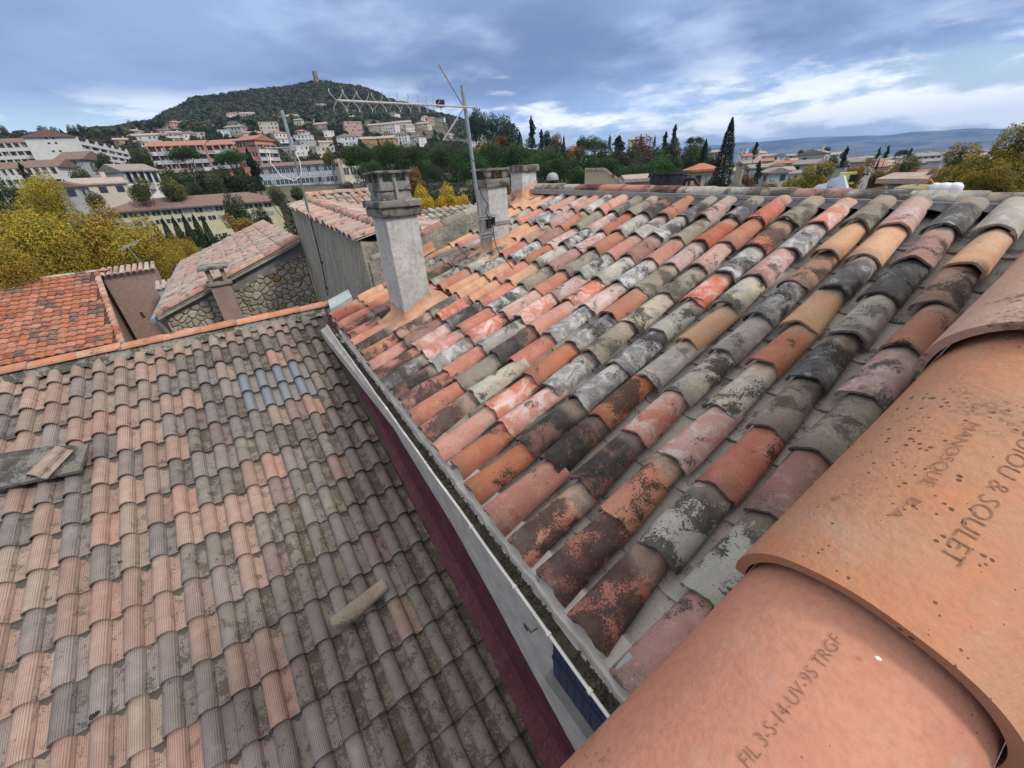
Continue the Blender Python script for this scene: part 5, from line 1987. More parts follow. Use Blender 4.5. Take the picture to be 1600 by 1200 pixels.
# ================================================================== PLANTS
def leaf_mesh(name, n, shape, size, mats, seed, lobes=9, up=0.3, fill=0.35, squash=1.0):
    """crown of n leaf cards spread through a lumpy unit volume (radius ~1, z from 0 to shape height)"""
    g = np.random.default_rng(seed)
    if shape == 'round':
        cs = g.normal(0, 0.42, (lobes, 3))
        cs[:, 2] = np.abs(cs[:, 2]) * 0.9 + 0.35
        cs = cs / np.maximum(1, np.linalg.norm(cs[:, :2], axis=1, keepdims=True) / 0.62)
        cs[:, 2] = np.clip(cs[:, 2], 0.25, 1.35)
        rs = g.uniform(0.32, 0.52, lobes)
    elif shape == 'flat':
        a = g.uniform(0, 6.28, lobes)
        rr_ = np.sqrt(g.uniform(0, 1, lobes)) * 0.72
        cs = np.c_[rr_ * np.cos(a), rr_ * np.sin(a), 0.75 - 0.55 * rr_ ** 1.5 + g.uniform(-.10, .10, lobes)]
        rs = g.uniform(0.22, 0.36, lobes)
    elif shape in ('column', 'cone'):
        z = g.beta(1.05, 1.25, n)
        if shape == 'column':
            pr = 0.135 * np.clip(np.minimum((z + 0.10) * 6, 1) * (1 - z ** 1.9) ** 0.85, 0.012, 1)
            k = 1
        else:
            pr = (0.34 * (1 - z) ** 0.62 + 0.012) * (0.75 + 0.35 * np.sin(z * 11 + seed) * np.sin(z * 23 + 2 * seed))
            k = 0
        a = g.uniform(0, 6.28, n)
        tuft = 0.5 + 0.5 * np.sin(a * 3 + z * 37 + seed) * np.sin(z * (60 if k else 44) + a * 2 + seed * 2)
        lop = 1 if k else (0.78 + 0.34 * np.sin(a * 1.0 + z * 9 + seed * 1.7))
        rad = (1 - (0.45 if k else 0.75) * g.random(n) ** 1.7) * (0.80 + (0.20 if k else 0.36) * tuft) * lop
        c = np.c_[pr * rad * np.cos(a), pr * rad * np.sin(a), z + g.normal(0, 0.006, n)]
        if not k:
            c[:, 2] -= 0.10 * (pr * rad)
        d = np.c_[np.cos(a), np.sin(a), np.full(n, 0.35 if k else 0.1)]
        idx = None
    elif shape == 'column_old':
        z = np.linspace(0.05, 0.97, lobes)
        prof = 0.125 * np.clip(np.minimum((z + 0.12) * 5, 1) * (1 - z ** 2.2) ** 0.9 + 0.05, 0.03, 1)
        cs = np.c_[g.normal(0, 0.012, lobes), g.normal(0, 0.012, lobes), z]
        rs = prof
    elif shape == 'cone_old':
        z = np.repeat(np.linspace(0.05, 0.95, max(3, lobes // 5)), 5)
        lobes = len(z)
        a = g.uniform(0, 6.28, lobes)
        ro2 = 0.30 * (1 - z) * g.uniform(0.4, 1.0, lobes)
        cs = np.c_[ro2 * np.cos(a), ro2 * np.sin(a), z]
        rs = 0.05 + 0.11 * (1 - z)
    if shape in ('round', 'flat'):
        wgt = rs ** 2
        wgt = wgt / wgt.sum()
        idx = g.choice(lobes, n, p=wgt)
        d = g.normal(0, 1, (n, 3))
        d /= np.linalg.norm(d, axis=1, keepdims=True)
        rad = 1 - fill * g.random(n) ** 1.6
        rad *= 1 + 0.12 * np.sin(d[:, 0] * 9 + idx) * np.sin(d[:, 2] * 8 + idx * 2)
        dd = d * np.array([1, 1, 0.62]) if shape == 'flat' else d
        c = cs[idx] + dd * (rs[idx] * rad)[:, None]
    if shape in ('round',):
        keep = c[:, 2] > -0.05
        c, d = c[keep], d[keep]
        n = len(c)
    if shape in ('round', 'flat'):
        top = np.percentile(c[:, 2], 99.3)
        c[:, 2] *= (1.62 if shape == 'round' else 1.15) / top
        rxy = np.percentile(np.hypot(c[:, 0], c[:, 1]), 97)
        c[:, :2] *= (0.90 if shape == 'round' else 1.0) / rxy
    nrm = d * 0.7 + g.normal(0, 0.6, (n, 3)) + np.array([0, 0, up])
    nrm /= np.linalg.norm(nrm, axis=1, keepdims=True)
    t = np.cross(nrm, g.normal(0, 1, (n, 3)))
    t /= np.linalg.norm(t, axis=1, keepdims=True)
    bt = np.cross(nrm, t)
    s = size * g.uniform(0.6, 1.35, n)[:, None]
    V = np.stack([c - t * s, c + bt * s * 0.62, c + t * s, c - bt * s * 0.62], 1).reshape(-1, 3)
    me = bpy.data.meshes.new(name)
    me.vertices.add(len(V))
    me.vertices.foreach_set('co', V.ravel())
    me.loops.add(n * 4)
    me.loops.foreach_set('vertex_index', np.arange(n * 4))
    me.polygons.add(n)
    me.polygons.foreach_set('loop_start', np.arange(n) * 4)
    me.polygons.foreach_set('loop_total', np.full(n, 4))
    # a few leaf tones, varying by clump: same leaf keeps its tone whatever the light
    cl_ = (np.sin(c[:, 0] * 5.1 + seed) + np.sin(c[:, 1] * 4.7 + 2) + np.sin(c[:, 2] * 6.3)) / 3 + g.normal(0, 0.35, n)
    k = len(mats)
    mi = np.clip(((cl_ + 1) / 2 * k).astype(int), 0, k - 1)
    for mm in mats:
        me.materials.append(mm)
    me.update(calc_edges=True)
    me.polygons.foreach_set('material_index', mi)
    return me


def leafmat(name, c, var=0.25):
    mt, T, bs = new_mat(name)
    oi = T.t.nodes.new('ShaderNodeObjectInfo')
    hs = T.t.nodes.new('ShaderNodeHueSaturation')
    geo = T.t.nodes.new('ShaderNodeNewGeometry')
    ri = geo.outputs['Random Per Island']
    T.setin(hs.inputs['Color'], c)
    T.setin(hs.inputs['Value'], T.math('ADD', 1 - var, T.math('MULTIPLY', T.math('ADD', oi.outputs['Random'], ri), var)))
    T.setin(hs.inputs['Hue'], T.math('ADD', 0.49, T.math('MULTIPLY', oi.outputs['Random'], 0.02)))
    T.link(hs.outputs[0], bs.inputs['Base Color'])
    bs.inputs['Roughness'].default_value = 0.7
    # thin leaves let some light through
    tr = T.t.nodes.new('ShaderNodeBsdfTranslucent')
    T.link(hs.outputs[0], tr.inputs[0])
    mx_ = T.t.nodes.new('ShaderNodeMixShader')
    mx_.inputs[0].default_value = 0.28
    T.link(bs.outputs[0], mx_.inputs[1])
    T.link(tr.outputs[0], mx_.inputs[2])
    out = [q for q in T.t.nodes if q.type == 'OUTPUT_MATERIAL'][0]
    T.link(mx_.outputs[0], out.inputs[0])
    return mt


GD = [leafmat('leaf_dark_green', (0.030, 0.052, 0.024)), leafmat('leaf_deep_green', (0.046, 0.074, 0.032)), leafmat('leaf_mid_green', (0.070, 0.100, 0.042))]
GP = [leafmat('pine_dark', (0.028, 0.060, 0.020)), leafmat('pine_mid', (0.048, 0.098, 0.028)), leafmat('pine_bright', (0.075, 0.135, 0.038))]
GC = [leafmat('cypress_dark', (0.014, 0.028, 0.014)), leafmat('cypress_mid', (0.022, 0.042, 0.020)), leafmat('cypress_bright', (0.038, 0.062, 0.028))]
GO = [leafmat('olive_dark', (0.060, 0.075, 0.035)), leafmat('olive_mid', (0.095, 0.11, 0.052)), leafmat('olive_bright', (0.13, 0.14, 0.07))]
GY = [leafmat('yellow_olive', (0.20, 0.18, 0.035)), leafmat('yellow_ochre', (0.36, 0.25, 0.035)), leafmat('yellow_gold', (0.50, 0.37, 0.05)), leafmat('yellow_green', (0.25, 0.25, 0.05))]
GG = [leafmat('gold_mid', (0.42, 0.28, 0.025)), leafmat('gold_bright', (0.62, 0.43, 0.04)), leafmat('gold_green', (0.30, 0.27, 0.04))]
GR = [leafmat('rust_dark', (0.11, 0.065, 0.035)), leafmat('rust_mid', (0.18, 0.10, 0.045)), leafmat('rust_bright', (0.25, 0.145, 0.05))]
GB = [leafmat('bare_brown', (0.09, 0.07, 0.055)), leafmat('bare_grey', (0.13, 0.105, 0.085))]
GYG = [leafmat('mix_green', (0.115, 0.125, 0.035)), leafmat('mix_yellow', (0.32, 0.26, 0.04)), leafmat('mix_ochre', (0.36, 0.24, 0.04)), leafmat('mix_dark', (0.060, 0.078, 0.030))]
CR = {
    'yellow': [leaf_mesh('crown', 34000, 'round', 0.026, GY, 1 + i, 17) for i in range(2)],
    'gold': [leaf_mesh('crown', 9000, 'round', 0.040, GG, 21, 9)],
    'yellowgreen': [leaf_mesh('crown', 22000, 'round', 0.027, GYG, 24 + i, 12) for i in range(2)],
    'bush': [leaf_mesh('crown', 6000, 'round', 0.042, [GO[0], GO[1], GY[0], GYG[0]], 31, 8)],
    'ochre': [leaf_mesh('crown', 6000, 'round', 0.040, [GR[0], GR[1], GR[2], GY[1]], 33, 8)],
    'green': [leaf_mesh('crown', 3500, 'round', 0.055, GD, 41 + i, 8) for i in range(2)],
    'olive': [leaf_mesh('crown', 3500, 'round', 0.050, GO, 45, 8)],
    'rust': [leaf_mesh('crown', 3000, 'round', 0.055, GR, 47, 8)],
    'bare': [leaf_mesh('crown', 1700, 'round', 0.035, GB, 49, 8, fill=0.8)],
    'pine': [leaf_mesh('crown', 12000, 'flat', 0.024, GP, 51 + i, 26) for i in range(3)],
    'cypress': [leaf_mesh('crown', 9000, 'column', 0.0095, GC, 61 + i, 16, up=0.9) for i in range(2)],
    'cedar': [leaf_mesh('crown', 5000, 'cone', 0.020, GC, 65 + i, 40) for i in range(3)],
}
M_BARK = plain('bark', (0.11, 0.085, 0.065), 0.95, 0.2, 20)
M_BARKL = plain('pale_bark', (0.24, 0.22, 0.18), 0.95, 0.2, 20)
_trunks = {}


def trunk_mesh(kind):
    if kind in _trunks:
        return _trunks[kind]
    q = random.Random(len(_trunks) + 4)
    b = MB()
    if kind == 'pine':
        b.tube([(0, 0, 0), (0.01, 0, 0.4), (0.0, 0.01, 0.62)], 0.022, 7, 0.016)
        for i in range(7):
            a = i * 0.9 + q.uniform(-.2, .2)
            l = q.uniform(0.2, 0.42)
            b.tube([(0, 0, 0.5 + 0.02 * i), (l * 0.4 * math.cos(a), l * 0.4 * math.sin(a), 0.66 + 0.01 * i), (l * math.cos(a), l * math.sin(a), 0.80)], 0.011, 5, 0.004)
    elif kind in ('column', 'cone'):
        b.tube([(0, 0, 0), (0, 0, 0.9)], 0.018, 6, 0.004)
    else:
        b.tube([(0, 0, 0), (0.01, 0.005, 0.25), (0.0, 0.0, 0.42)], 0.030, 7, 0.022)
        for i in range(7):
            a = i * 0.9 + q.uniform(-.2, .2)
            l = q.uniform(0.12, 0.3)
            b.tube([(0, 0, 0.36 + 0.02 * i), (l * 0.5 * math.cos(a), l * 0.5 * math.sin(a), 0.52 + 0.02 * i), (l * math.cos(a), l * math.sin(a), 0.72 + 0.02 * i)], 0.014, 5, 0.004)
    _trunks[kind] = b.mesh('trunk', M_BARK)
    return _trunks[kind]


KN = {'yellow': ('plane_tree', 'tree'), 'gold': ('golden_tree', 'tree'), 'yellowgreen': ('autumn_tree', 'tree'), 'bush': ('round_bush_tree', 'tree'), 'ochre': ('ochre_tree', 'tree'), 'green': ('evergreen_tree', 'tree'),
      'olive': ('olive_tree', 'tree'), 'rust': ('rust_tree', 'tree'), 'bare': ('bare_tree', 'tree'), 'pine': ('umbrella_pine', 'tree'), 'cypress': ('cypress_tree', 'tree'), 'cedar': ('cedar_tree', 'tree')}


def tree(kind, px, ptop, r, pxw, pxh, label, group=None):
    """px: screen column, ptop: top of crown, r: metres away, pxw/pxh: crown size in photo pixels"""
    P = at_range(px, ptop, r)
    k = (P.dot(FW)) / FPX
    off = P.dot(FW) / P.length
    Wc, Hc = pxw * k * off ** 0.9, pxh * k * off ** 0.4
    zg = height(P.x, P.y) - 0.2
    H = P.z - zg
    name, cat = KN[kind]
    e = empty(name, label, cat, (P.x, P.y, zg), random.uniform(0, 6.28), group)
    cr = random.choice(CR[kind])
    if kind in ('cypress', 'cedar'):
        hh = max(Hc, 0.3)
        s_ = (Wc / 0.27 if kind == 'cypress' else Wc / 0.62)
        link('crown', cr, e, Matrix.Translation((0, 0, H - hh)) @ Matrix.Diagonal((s_, s_, hh, 1)))
        link('trunk', trunk_mesh('column'), e, Matrix.Diagonal((H * 0.9, H * 0.9, H - hh * 0.1, 1)))
    elif kind == 'pine':
        link('crown', cr, e, Matrix.Translation((0, 0, H - Hc)) @ Matrix.Diagonal((Wc / 2, Wc / 2, Hc / 1.15, 1)))
        link('trunk', trunk_mesh('pine'), e, Matrix.Diagonal((Wc * 0.75, Wc * 0.75, (H - Hc * 0.35) / 0.80, 1)))
    else:
        Hc *= 1.15
        link('crown', cr, e, Matrix.Translation((0, 0, H - Hc)) @ Matrix.Diagonal((Wc / 1.75, Wc / 1.75, Hc / 1.62, 1)))
        link('trunk', trunk_mesh('round'), e, Matrix.Diagonal((max(H * 0.6, Wc * 0.6), max(H * 0.6, Wc * 0.6), (H - Hc * 0.45) / 0.86, 1)))
    return e


# ================================================================== BUILDINGS OF THE TOWN
def wallmat(name, c):
    return plain(name, c, 0.9, 0.07, 0.6)


WM = {'white': wallmat('white_render', (0.66, 0.65, 0.61)), 'cream': wallmat('cream_render', (0.56, 0.50, 0.39)), 'grey': wallmat('light_grey_render', (0.40, 0.40, 0.38)),
      'beige': wallmat('town_beige_render', (0.46, 0.38, 0.29)), 'pink': wallmat('salmon_render', (0.58, 0.27, 0.19)), 'rose': wallmat('dusty_pink_render', (0.50, 0.34, 0.28)),
      'yellow': wallmat('pale_yellow_render', (0.60, 0.56, 0.36)), 'tan': wallmat('ochre_render', (0.42, 0.27, 0.13))}
RM = {'brown': plain('brown_roof_tiles', (0.20, 0.135, 0.115), 0.9, 0.15, 1.5, bmp=0.4, bscale=8), 'terracotta': plain('terracotta_roof_tiles', (0.36, 0.18, 0.13), 0.9, 0.15, 1.5, bmp=0.4, bscale=8),
      'pale': plain('pale_tan_roof_tiles', (0.38, 0.31, 0.26), 0.9, 0.15, 1.5, bmp=0.4, bscale=8), 'grey': plain('grey_brown_roof_tiles', (0.27, 0.24, 0.22), 0.9, 0.15, 1.5, bmp=0.4, bscale=8),
      'orange': plain('orange_roof_tiles', (0.42, 0.17, 0.10), 0.9, 0.12, 1.5)}
M_WIN = plain('window_glass', (0.035, 0.045, 0.055), 0.25, spec=0.5)
M_WINL = plain('window_with_blind', (0.28, 0.32, 0.36), 0.5)
M_FRAME = plain('white_frame', (0.62, 0.63, 0.63), 0.6)
M_SPAN = plain('pale_blue_panel', (0.42, 0.49, 0.56), 0.6)
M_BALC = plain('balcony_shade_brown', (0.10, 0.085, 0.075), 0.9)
M_SHUT = plain('pale_green_shutter', (0.45, 0.55, 0.52), 0.6)
_unit = {}


def unit_box(mat):
    if mat.name not in _unit:
        b_ = MB()
        b_.box((0, 0, 0), (1, 1, 1))
        _unit[mat.name] = b_.mesh('box', mat)
    return _unit[mat.name]


def ub(name, mat, parent, c, size):
    return link(name, unit_box(mat), parent, Matrix.Translation(c) @ Matrix.Diagonal((size[0], size[1], size[2], 1)))


def gable_roof(W_, D_, z, rise, ov=0.5, hip=False, along='x'):
    b_ = MB()
    x, y = W_ / 2 + ov, D_ / 2 + ov
    t = 0.25
    if along == 'x':
        hx = x - (y if hip else 0)
        if hip:
            hx = max(0.3, hx)
        top = [(-hx, 0, z + rise), (hx, 0, z + rise)]
        v_ = [(-x, -y, z), (x, -y, z), (x, y, z), (-x, y, z)] + top
        f_ = [(0, 1, 5, 4), (2, 3, 4, 5), (1, 2, 5), (3, 0, 4)]
    else:
        hy = max(0.3, y - x) if hip else y
        v_ = [(-x, -y, z), (x, -y, z), (x, y, z), (-x, y, z), (0, -hy, z + rise), (0, hy, z + rise)]
        f_ = [(1, 2, 5, 4), (3, 0, 4, 5), (0, 1, 4), (2, 3, 5)]
    b_.add(v_, f_)
    b_.add([(-x, -y, z - t), (x, -y, z - t), (x, y, z - t), (-x, y, z - t), (-x, -y, z - .01), (x, -y, z - .01), (x, y, z - .01), (-x, y, z - .01)], [(0, 3, 2, 1), (0, 1, 5, 4), (1, 2, 6, 5), (2, 3, 7, 6), (3, 0, 4, 7)])
    return b_


rects = []
house_pos = []
H_LAB = {}


def place_word(px, py, r):
    if px < 226 and r > 330:
        return 'on the crest above white apartments'
    if px < 340 and r > 300:
        return 'above the long salmon block'
    if px < 440 and r > 280:
        return 'left of the thin steel mast' if py > 195 else 'high against the wooded hill'
    if px < 560 and r > 230:
        return 'above the long school' if py > 210 else 'high below the watchtower'
    if px < 720 and r > 200:
        return 'behind the umbrella pines' if py > 205 else 'under the long finned aerial'
    if px < 860:
        return 'right of the antenna mast'
    if px < 1160:
        return 'left of the tall cypress'
    if r > 700:
        return 'far out on the plain'
    return 'in town right of the tall cypress'


def house(px, pbase, pxw, pxh, wall='white', roof='terracotta', kind='gable', yaw=0.0, r=None, along='x', detail=None, label=None, windows=True, depth=0.8):
    P = at_range(px, pbase, r) if r else drop(px, pbase)
    if P is None:
        return None
    k = P.dot(FW) / FPX
    W_, H_ = pxw * k, pxh * k
    D_ = W_ * depth
    rise = 0 if kind == 'flat' else min(0.30 * min(W_, D_) * 0.5 + 0.3, H_ * 0.42)
    hw_ = H_ - rise
    Pn = Vector((P.x, P.y, 0)).normalized() * (D_ / 2)
    e = empty('house', label or '', 'house', (P.x + Pn.x, P.y + Pn.y, P.z), math.atan2(-P.x, P.y) + R(yaw))
    if not label:
        big = 'large' if W_ > 16 else ('small' if W_ < 9 else '')
        rw_ = {'brown': 'brown', 'terracotta': 'terracotta', 'pale': 'pale tiled', 'grey': 'grey-brown', 'orange': 'orange'}[roof]
        shape = {'gable': 'pitched roof', 'hip': 'hipped roof', 'flat': 'flat roof'}[kind]
        wd = {'rose': 'dusty pink', 'pink': 'salmon', 'grey': 'light grey', 'yellow': 'pale yellow', 'tan': 'ochre'}.get(wall, wall)
        L_ = ' '.join(('%s %s house with %s %s %s' % (big, wd, rw_ if kind != 'flat' else 'a', shape, place_word(px, pbase, P.length))).split())
        e['label'] = L_
        H_LAB.setdefault(L_, []).append((px, e))
    if P.length > 4:
        rects.append((px - pxw * 0.5, px + pxw * 0.5, pbase - pxh, pbase, P.length))
    b_ = MB()
    b_.bx(-W_ / 2, W_ / 2, -D_ / 2, D_ / 2, min(-3.5, height(P.x, P.y) - P.z - 2.0), hw_)
    if kind == 'gable':
        if along == 'x':
            b_.prism([(-W_ / 2, -D_ / 2, hw_ - .01), (-W_ / 2, D_ / 2, hw_ - .01), (-W_ / 2, 0, hw_ + rise * 0.94)], (0, 0, 0), (W_, 0, 0))
        else:
            b_.prism([(-W_ / 2, -D_ / 2, hw_ - .01), (W_ / 2, -D_ / 2, hw_ - .01), (0, -D_ / 2, hw_ + rise * 0.94)], (0, 0, 0), (0, D_, 0))
    b_.build('wall', WM[wall], e)
    if kind == 'flat':
        b2 = MB()
        b2.bx(-W_ / 2 - .3, W_ / 2 + .3, -D_ / 2 - .3, D_ / 2 + .3, hw_ + 0.003, hw_ + 0.3)
        rf = b2.build('roof', WM['white'] if wall != 'grey' else WM['grey'], e)
    else:
        rf = gable_roof(W_, D_, hw_ + 0.26, rise, 0.45, kind == 'hip', along).build('roof', RM[roof], e)
    if W_ > 8 and kind != 'flat' and random.random() < 0.7:
        ub('chimney', WM['cream'], rf, (W_ * 0.22, 0.6, hw_ + rise + 0.5), (0.8, 0.8, 1.6))
    if windows:
        nf = max(1, int(round(hw_ / 3.0)))
        nb = max(2, int(round(W_ / 3.4)))
        if pxw > 60:
            nb = min(nb, 9)
        for f_ in range(nf):
            z = hw_ * (f_ + 0.55) / nf
            for q in range(nb):
                if random.random() < 0.12:
                    continue
                x = -W_ / 2 + W_ * (q + 0.5) / nb
                ww = min(1.3, W_ / nb * 0.5)
                hh = min(1.5, hw_ / nf * 0.55)
                o_ = ub('window', random.choice([M_WIN, M_WIN, M_WINL]), e, (x, -D_ / 2 - 0.03, z), (ww, 0.14, hh))
            ub('window', M_WIN, e, (-W_ / 2 - 0.03, -D_ * 0.15, z), (0.14, min(1.2, D_ * .2), min(1.4, hw_ / nf * 0.5)))
            ub('window', M_WIN, e, (W_ / 2 + 0.03, -D_ * 0.1, z), (0.14, min(1.2, D_ * .2), min(1.4, hw_ / nf * 0.5)))
    return e


def block(name, label, p0, r0, p1, r1, hpx, depth, floors, bays, wall, roof, style='balcony', rise=2.0, base_ext=6, spandrel=None, pil=0, cat='apartment block', hipped=False, gable=True):
    """slab building between two top-of-wall pixels"""
    A_, B_ = at_range(p0[0], p0[1], r0), at_range(p1[0], p1[1], r1)
    z = (A_.z + B_.z) / 2
    A_.z = B_.z = z
    u = (B_ - A_)
    W_ = u.length
    u.normalize()
    k = A_.dot(FW) / FPX
    H_ = hpx * k * 1.05
    e = empty(name, label, cat, ((A_.x + B_.x) / 2, (A_.y + B_.y) / 2, z - H_), math.atan2(u.y, u.x))
    rects.append((min(p0[0], p1[0]) - 2, max(p0[0], p1[0]) + 2, min(p0[1], p1[1]) - 8, max(p0[1], p1[1]) + hpx, min(r0, r1)))
    b_ = MB()
    if pil:
        b_.bx(-W_ / 2, W_ / 2, 0.01, depth, H_ * pil, H_)
        b_.bx(-W_ / 2, W_ / 2, depth * 0.5, depth, -base_ext, H_ * pil - .01)
    else:
        b_.bx(-W_ / 2, W_ / 2, 0.01, depth, -base_ext, H_)
    if roof and gable and not hipped:
        b_.prism([(-W_ / 2, 0.01, H_ - .01), (-W_ / 2, depth, H_ - .01), (-W_ / 2, depth / 2, H_ + rise * 0.95)], (0, 0, 0), (W_, 0, 0))
    b_.build('wall', WM[wall], e)
    if roof:
        rf = gable_roof(W_, depth, H_ + 0.26, rise, 0.7, hipped, 'x')
        link('roof', rf.mesh('roof', RM[roof]), e, Matrix.Translation((0, depth / 2, 0)))
    fh = H_ * (1 - pil) / floors
    bw_ = W_ / bays
    for f_ in range(floors):
        z0 = H_ * pil + f_ * fh
        for q in range(bays):
            x = -W_ / 2 + (q + 0.5) * bw_
            if style == 'balcony':
                shade_panel = ub('balcony', M_BALC, e, (x, -0.02, z0 + fh * 0.52), (bw_ * 0.90, 0.06, fh * 0.80))  # dark panel on the wall: the balcony's inner shade put in as colour
                link('balcony_rail', unit_box(WM['white'] if wall != 'pink' else random.choice([M_SPAN, WM['white'], WM['rose']])), e, Matrix.Translation((x, -1.0, z0 + fh * 0.24)) @ Matrix.Diagonal((bw_ * 0.9, 0.12, fh * 0.36, 1)))
                if random.random() < 0.8:
                    ub('window', random.choice([M_WINL, M_WIN, M_FRAME]), e, (x + bw_ * random.uniform(-.22, .22), -0.08, z0 + fh * 0.55), (bw_ * 0.3, 0.08, fh * 0.62))
            else:
                ub('window', M_WIN if random.random() < 0.75 else M_WINL, e, (x, -0.03, z0 + fh * 0.66), (bw_ * 0.72, 0.1, fh * 0.46))
                ub('window_mullion', M_FRAME, e, (x, -0.09, z0 + fh * 0.66), (bw_ * 0.05, 0.06, fh * 0.46))
                if spandrel:
                    ub('panel', M_FRAME if spandrel == 'white' else M_SPAN, e, (x, -0.03, z0 + fh * 0.22), (bw_ * 0.72, 0.1, fh * 0.26))
        if style == 'balcony':
            ub('floor_slab', WM['white'], e, (0, -0.55, z0 + 0.02), (W_, 1.12, 0.26))
    if style == 'balcony':
        for q in range(bays + 1):
            ub('pier', WM['white'] if wall != 'pink' else WM['rose'], e, (-W_ / 2 + q * bw_, -0.6, H_ * (1 + pil) / 2), (0.30, 1.25, H_ * (1 - pil)))
    elif spandrel:
        for q in range(bays + 1):
            ub('pier', M_SPAN, e, (-W_ / 2 + q * bw_, -0.06, H_ * (1 + pil) / 2), (bw_ * 0.14, 0.14, H_ * (1 - pil)))
    if pil:
        for q in range(0, bays + 1, 2):
            ub('stilt', WM['white'], e, (-W_ / 2 + q * bw_, 0.2, H_ * pil / 2 - 1), (0.35, 0.35, H_ * pil + 2))
        ub('floor_slab', WM['white'], e, (0, -0.1, H_ * pil - 0.2), (W_, 0.5, 0.6))
    return e, W_, H_, depth


# long school with two bands of windows
sch, sw, shh, sdp = block('school', 'long school on stilts with two bands of blue-grey windows under a brown roof', (398, 266), 222, (529, 252), 212, 40, 11, 2, 20, 'white', 'brown', 'window', 1.6, 5, 'blue', 0.26, 'school')
ub('end_wall', WM['cream'], sch, (sw / 2 + 1.2, 3.0, shh * 0.5), (1.6, 14, shh * 1.28))
for q in range(20):
    ub('panel', M_FRAME, sch, (-sw / 2 + (q + .5) * sw / 20, -0.10, shh * 0.26 + shh * 0.37 * 1.15), (sw / 20 * 0.6, 0.06, shh * 0.07))
    ub('panel', M_FRAME, sch, (-sw / 2 + (q + .5) * sw / 20, -0.10, shh * 0.26 + shh * 0.37 * 0.16), (sw / 20 * 0.6, 0.06, shh * 0.07))
e, *_ = block('school_annexe', 'pale concrete annexe at the right end of the long school', (533, 256), 208, (566, 262), 214, 40, 9, 2, 3, 'cream', None, 'window', 1, 5, None, 0, 'building')
# long yellow building
yb2, yw, yh, yd = block('yellow_school_building', 'long low pale yellow building with a row of wide windows and a brown hipped roof', (163, 336), 112, (424, 314), 104, 24, 9.5, 2, 16, 'yellow', 'brown', 'window', 1.9, 5, None, 0, 'building', hipped=True)
ub('roof_vent', WM['cream'], yb2, (-yw * 0.36, yd * 0.35, yh + 1.6), (1.0, 0.8, 0.5))
# white apartment blocks
block('apartment_block', 'white apartment block with three rows of loggias, cut by the left edge', (-30, 222), 312, (80, 225), 300, 31, 11, 3, 9, 'white', 'brown', 'balcony', 2.2, 7)
a2, aw, ah, ad = block('apartment_block', 'white apartment block with a blank windowless gable and four rows of balconies', (118, 219), 288, (192, 229), 352, 36, 17, 4, 6, 'white', 'brown', 'balcony', 2.8, 7)
for (zz, yy) in ((0.97, 0.42), (0.97, 0.56), (0.80, 0.42), (0.80, 0.56), (0.52, 0.42), (0.52, 0.56)):
    ub('gable_window', M_WIN, a2, (-aw / 2 - 0.03, ad * yy, ah * zz), (0.1, 0.9, 0.7))
# salmon blocks
p1_, pw1, ph1, pd1 = block('apartment_block', 'long salmon apartment block behind the leftmost flat-topped pine', (231, 231), 268, (318, 226), 262, 34, 12, 3, 7, 'pink', 'terracotta', 'balcony', 2.4, 6)
p2_, pw2, ph2, pd2 = block('apartment_block', 'stepped salmon apartment block with loggias, middle of the salmon row', (322, 228), 262, (366, 226), 256, 30, 12, 3, 4, 'pink', 'terracotta', 'balcony', 2.6, 6)
block('apartment_block', 'tall salmon block with blank wall, three stacked balconies at its right end', (366, 218), 250, (398, 222), 243, 38, 12, 3, 3, 'pink', 'terracotta', 'window', 2.2, 6)
block('apartment_block', 'salmon end bay with pale blue balcony fronts beside the grey steel mast', (397, 222), 243, (430, 232), 250, 30, 10, 3, 3, 'pink', 'terracotta', 'balcony', 1.5, 6)
# brown-roofed low blocks at left
block('apartment_block', 'low white block with a dark brown roof left of the small cedar', (-20, 266), 205, (36, 265), 200, 26, 9, 2, 5, 'white', 'brown', 'balcony', 2.0, 6)
block('apartment_block', 'low white block with deep balconies under a dark brown roof, middle of three', (40, 264), 200, (90, 261), 196, 30, 9, 2, 4, 'white', 'brown', 'balcony', 2.2, 6)
block('apartment_block', 'grey-white block with a reddish brown roof below the blank gable', (88, 251), 212, (128, 250), 208, 34, 11, 3, 4, 'grey', 'brown', 'window', 2.6, 6)
# white house with a veranda of posts
e = empty('veranda_house', 'white house with blank gable end and a dark upper veranda carried by white posts', 'house', at_range(168, 284, 142), 0)
E_A, E_B = at_range(146, 267, 146), at_range(190, 267, 139)
E_C = at_range(244, 268, 142)
rects.append((140, 248, 255, 290, 138))
zt_ = E_B.z
u = Vector((E_C.x - E_B.x, E_C.y - E_B.y, 0))
Wv = u.length
u.normalize()
e.location = (E_B.x, E_B.y, zt_ - 4.6)
e.rotation_euler = (0, 0, math.atan2(u.y, u.x))
dv2 = 10.5
b = MB()
b.bx(0, Wv, 2.0, dv2, -3, 4.6)
b.bx(0, Wv, 0, 2.0, -3, 1.9)
b.bx(0, 0.3, 0, 2.0, 1.9, 4.6)
b.prism([(0, 0, 4.6), (0, dv2, 4.6), (0, dv2 / 2, 6.3)], (0, 0, 0), (0.3, 0, 0))
b.build('wall', WM['white'], e)
for q in range(6):
    ub('post', M_FRAME, e, (Wv * q / 5 * 0.98 + 0.2, 0.15, 3.2), (0.35, 0.3, 2.7))
    if q < 5:
        ub('window', M_WIN, e, (Wv * (q + .5) / 5, 1.96, 3.2), (Wv / 5 * 0.8, 0.1, 2.3))
link('roof', gable_roof(Wv, dv2, 4.65, 1.7, 0.6).mesh('roof', RM['grey']), e, Matrix.Translation((Wv / 2, dv2 / 2, 0)))

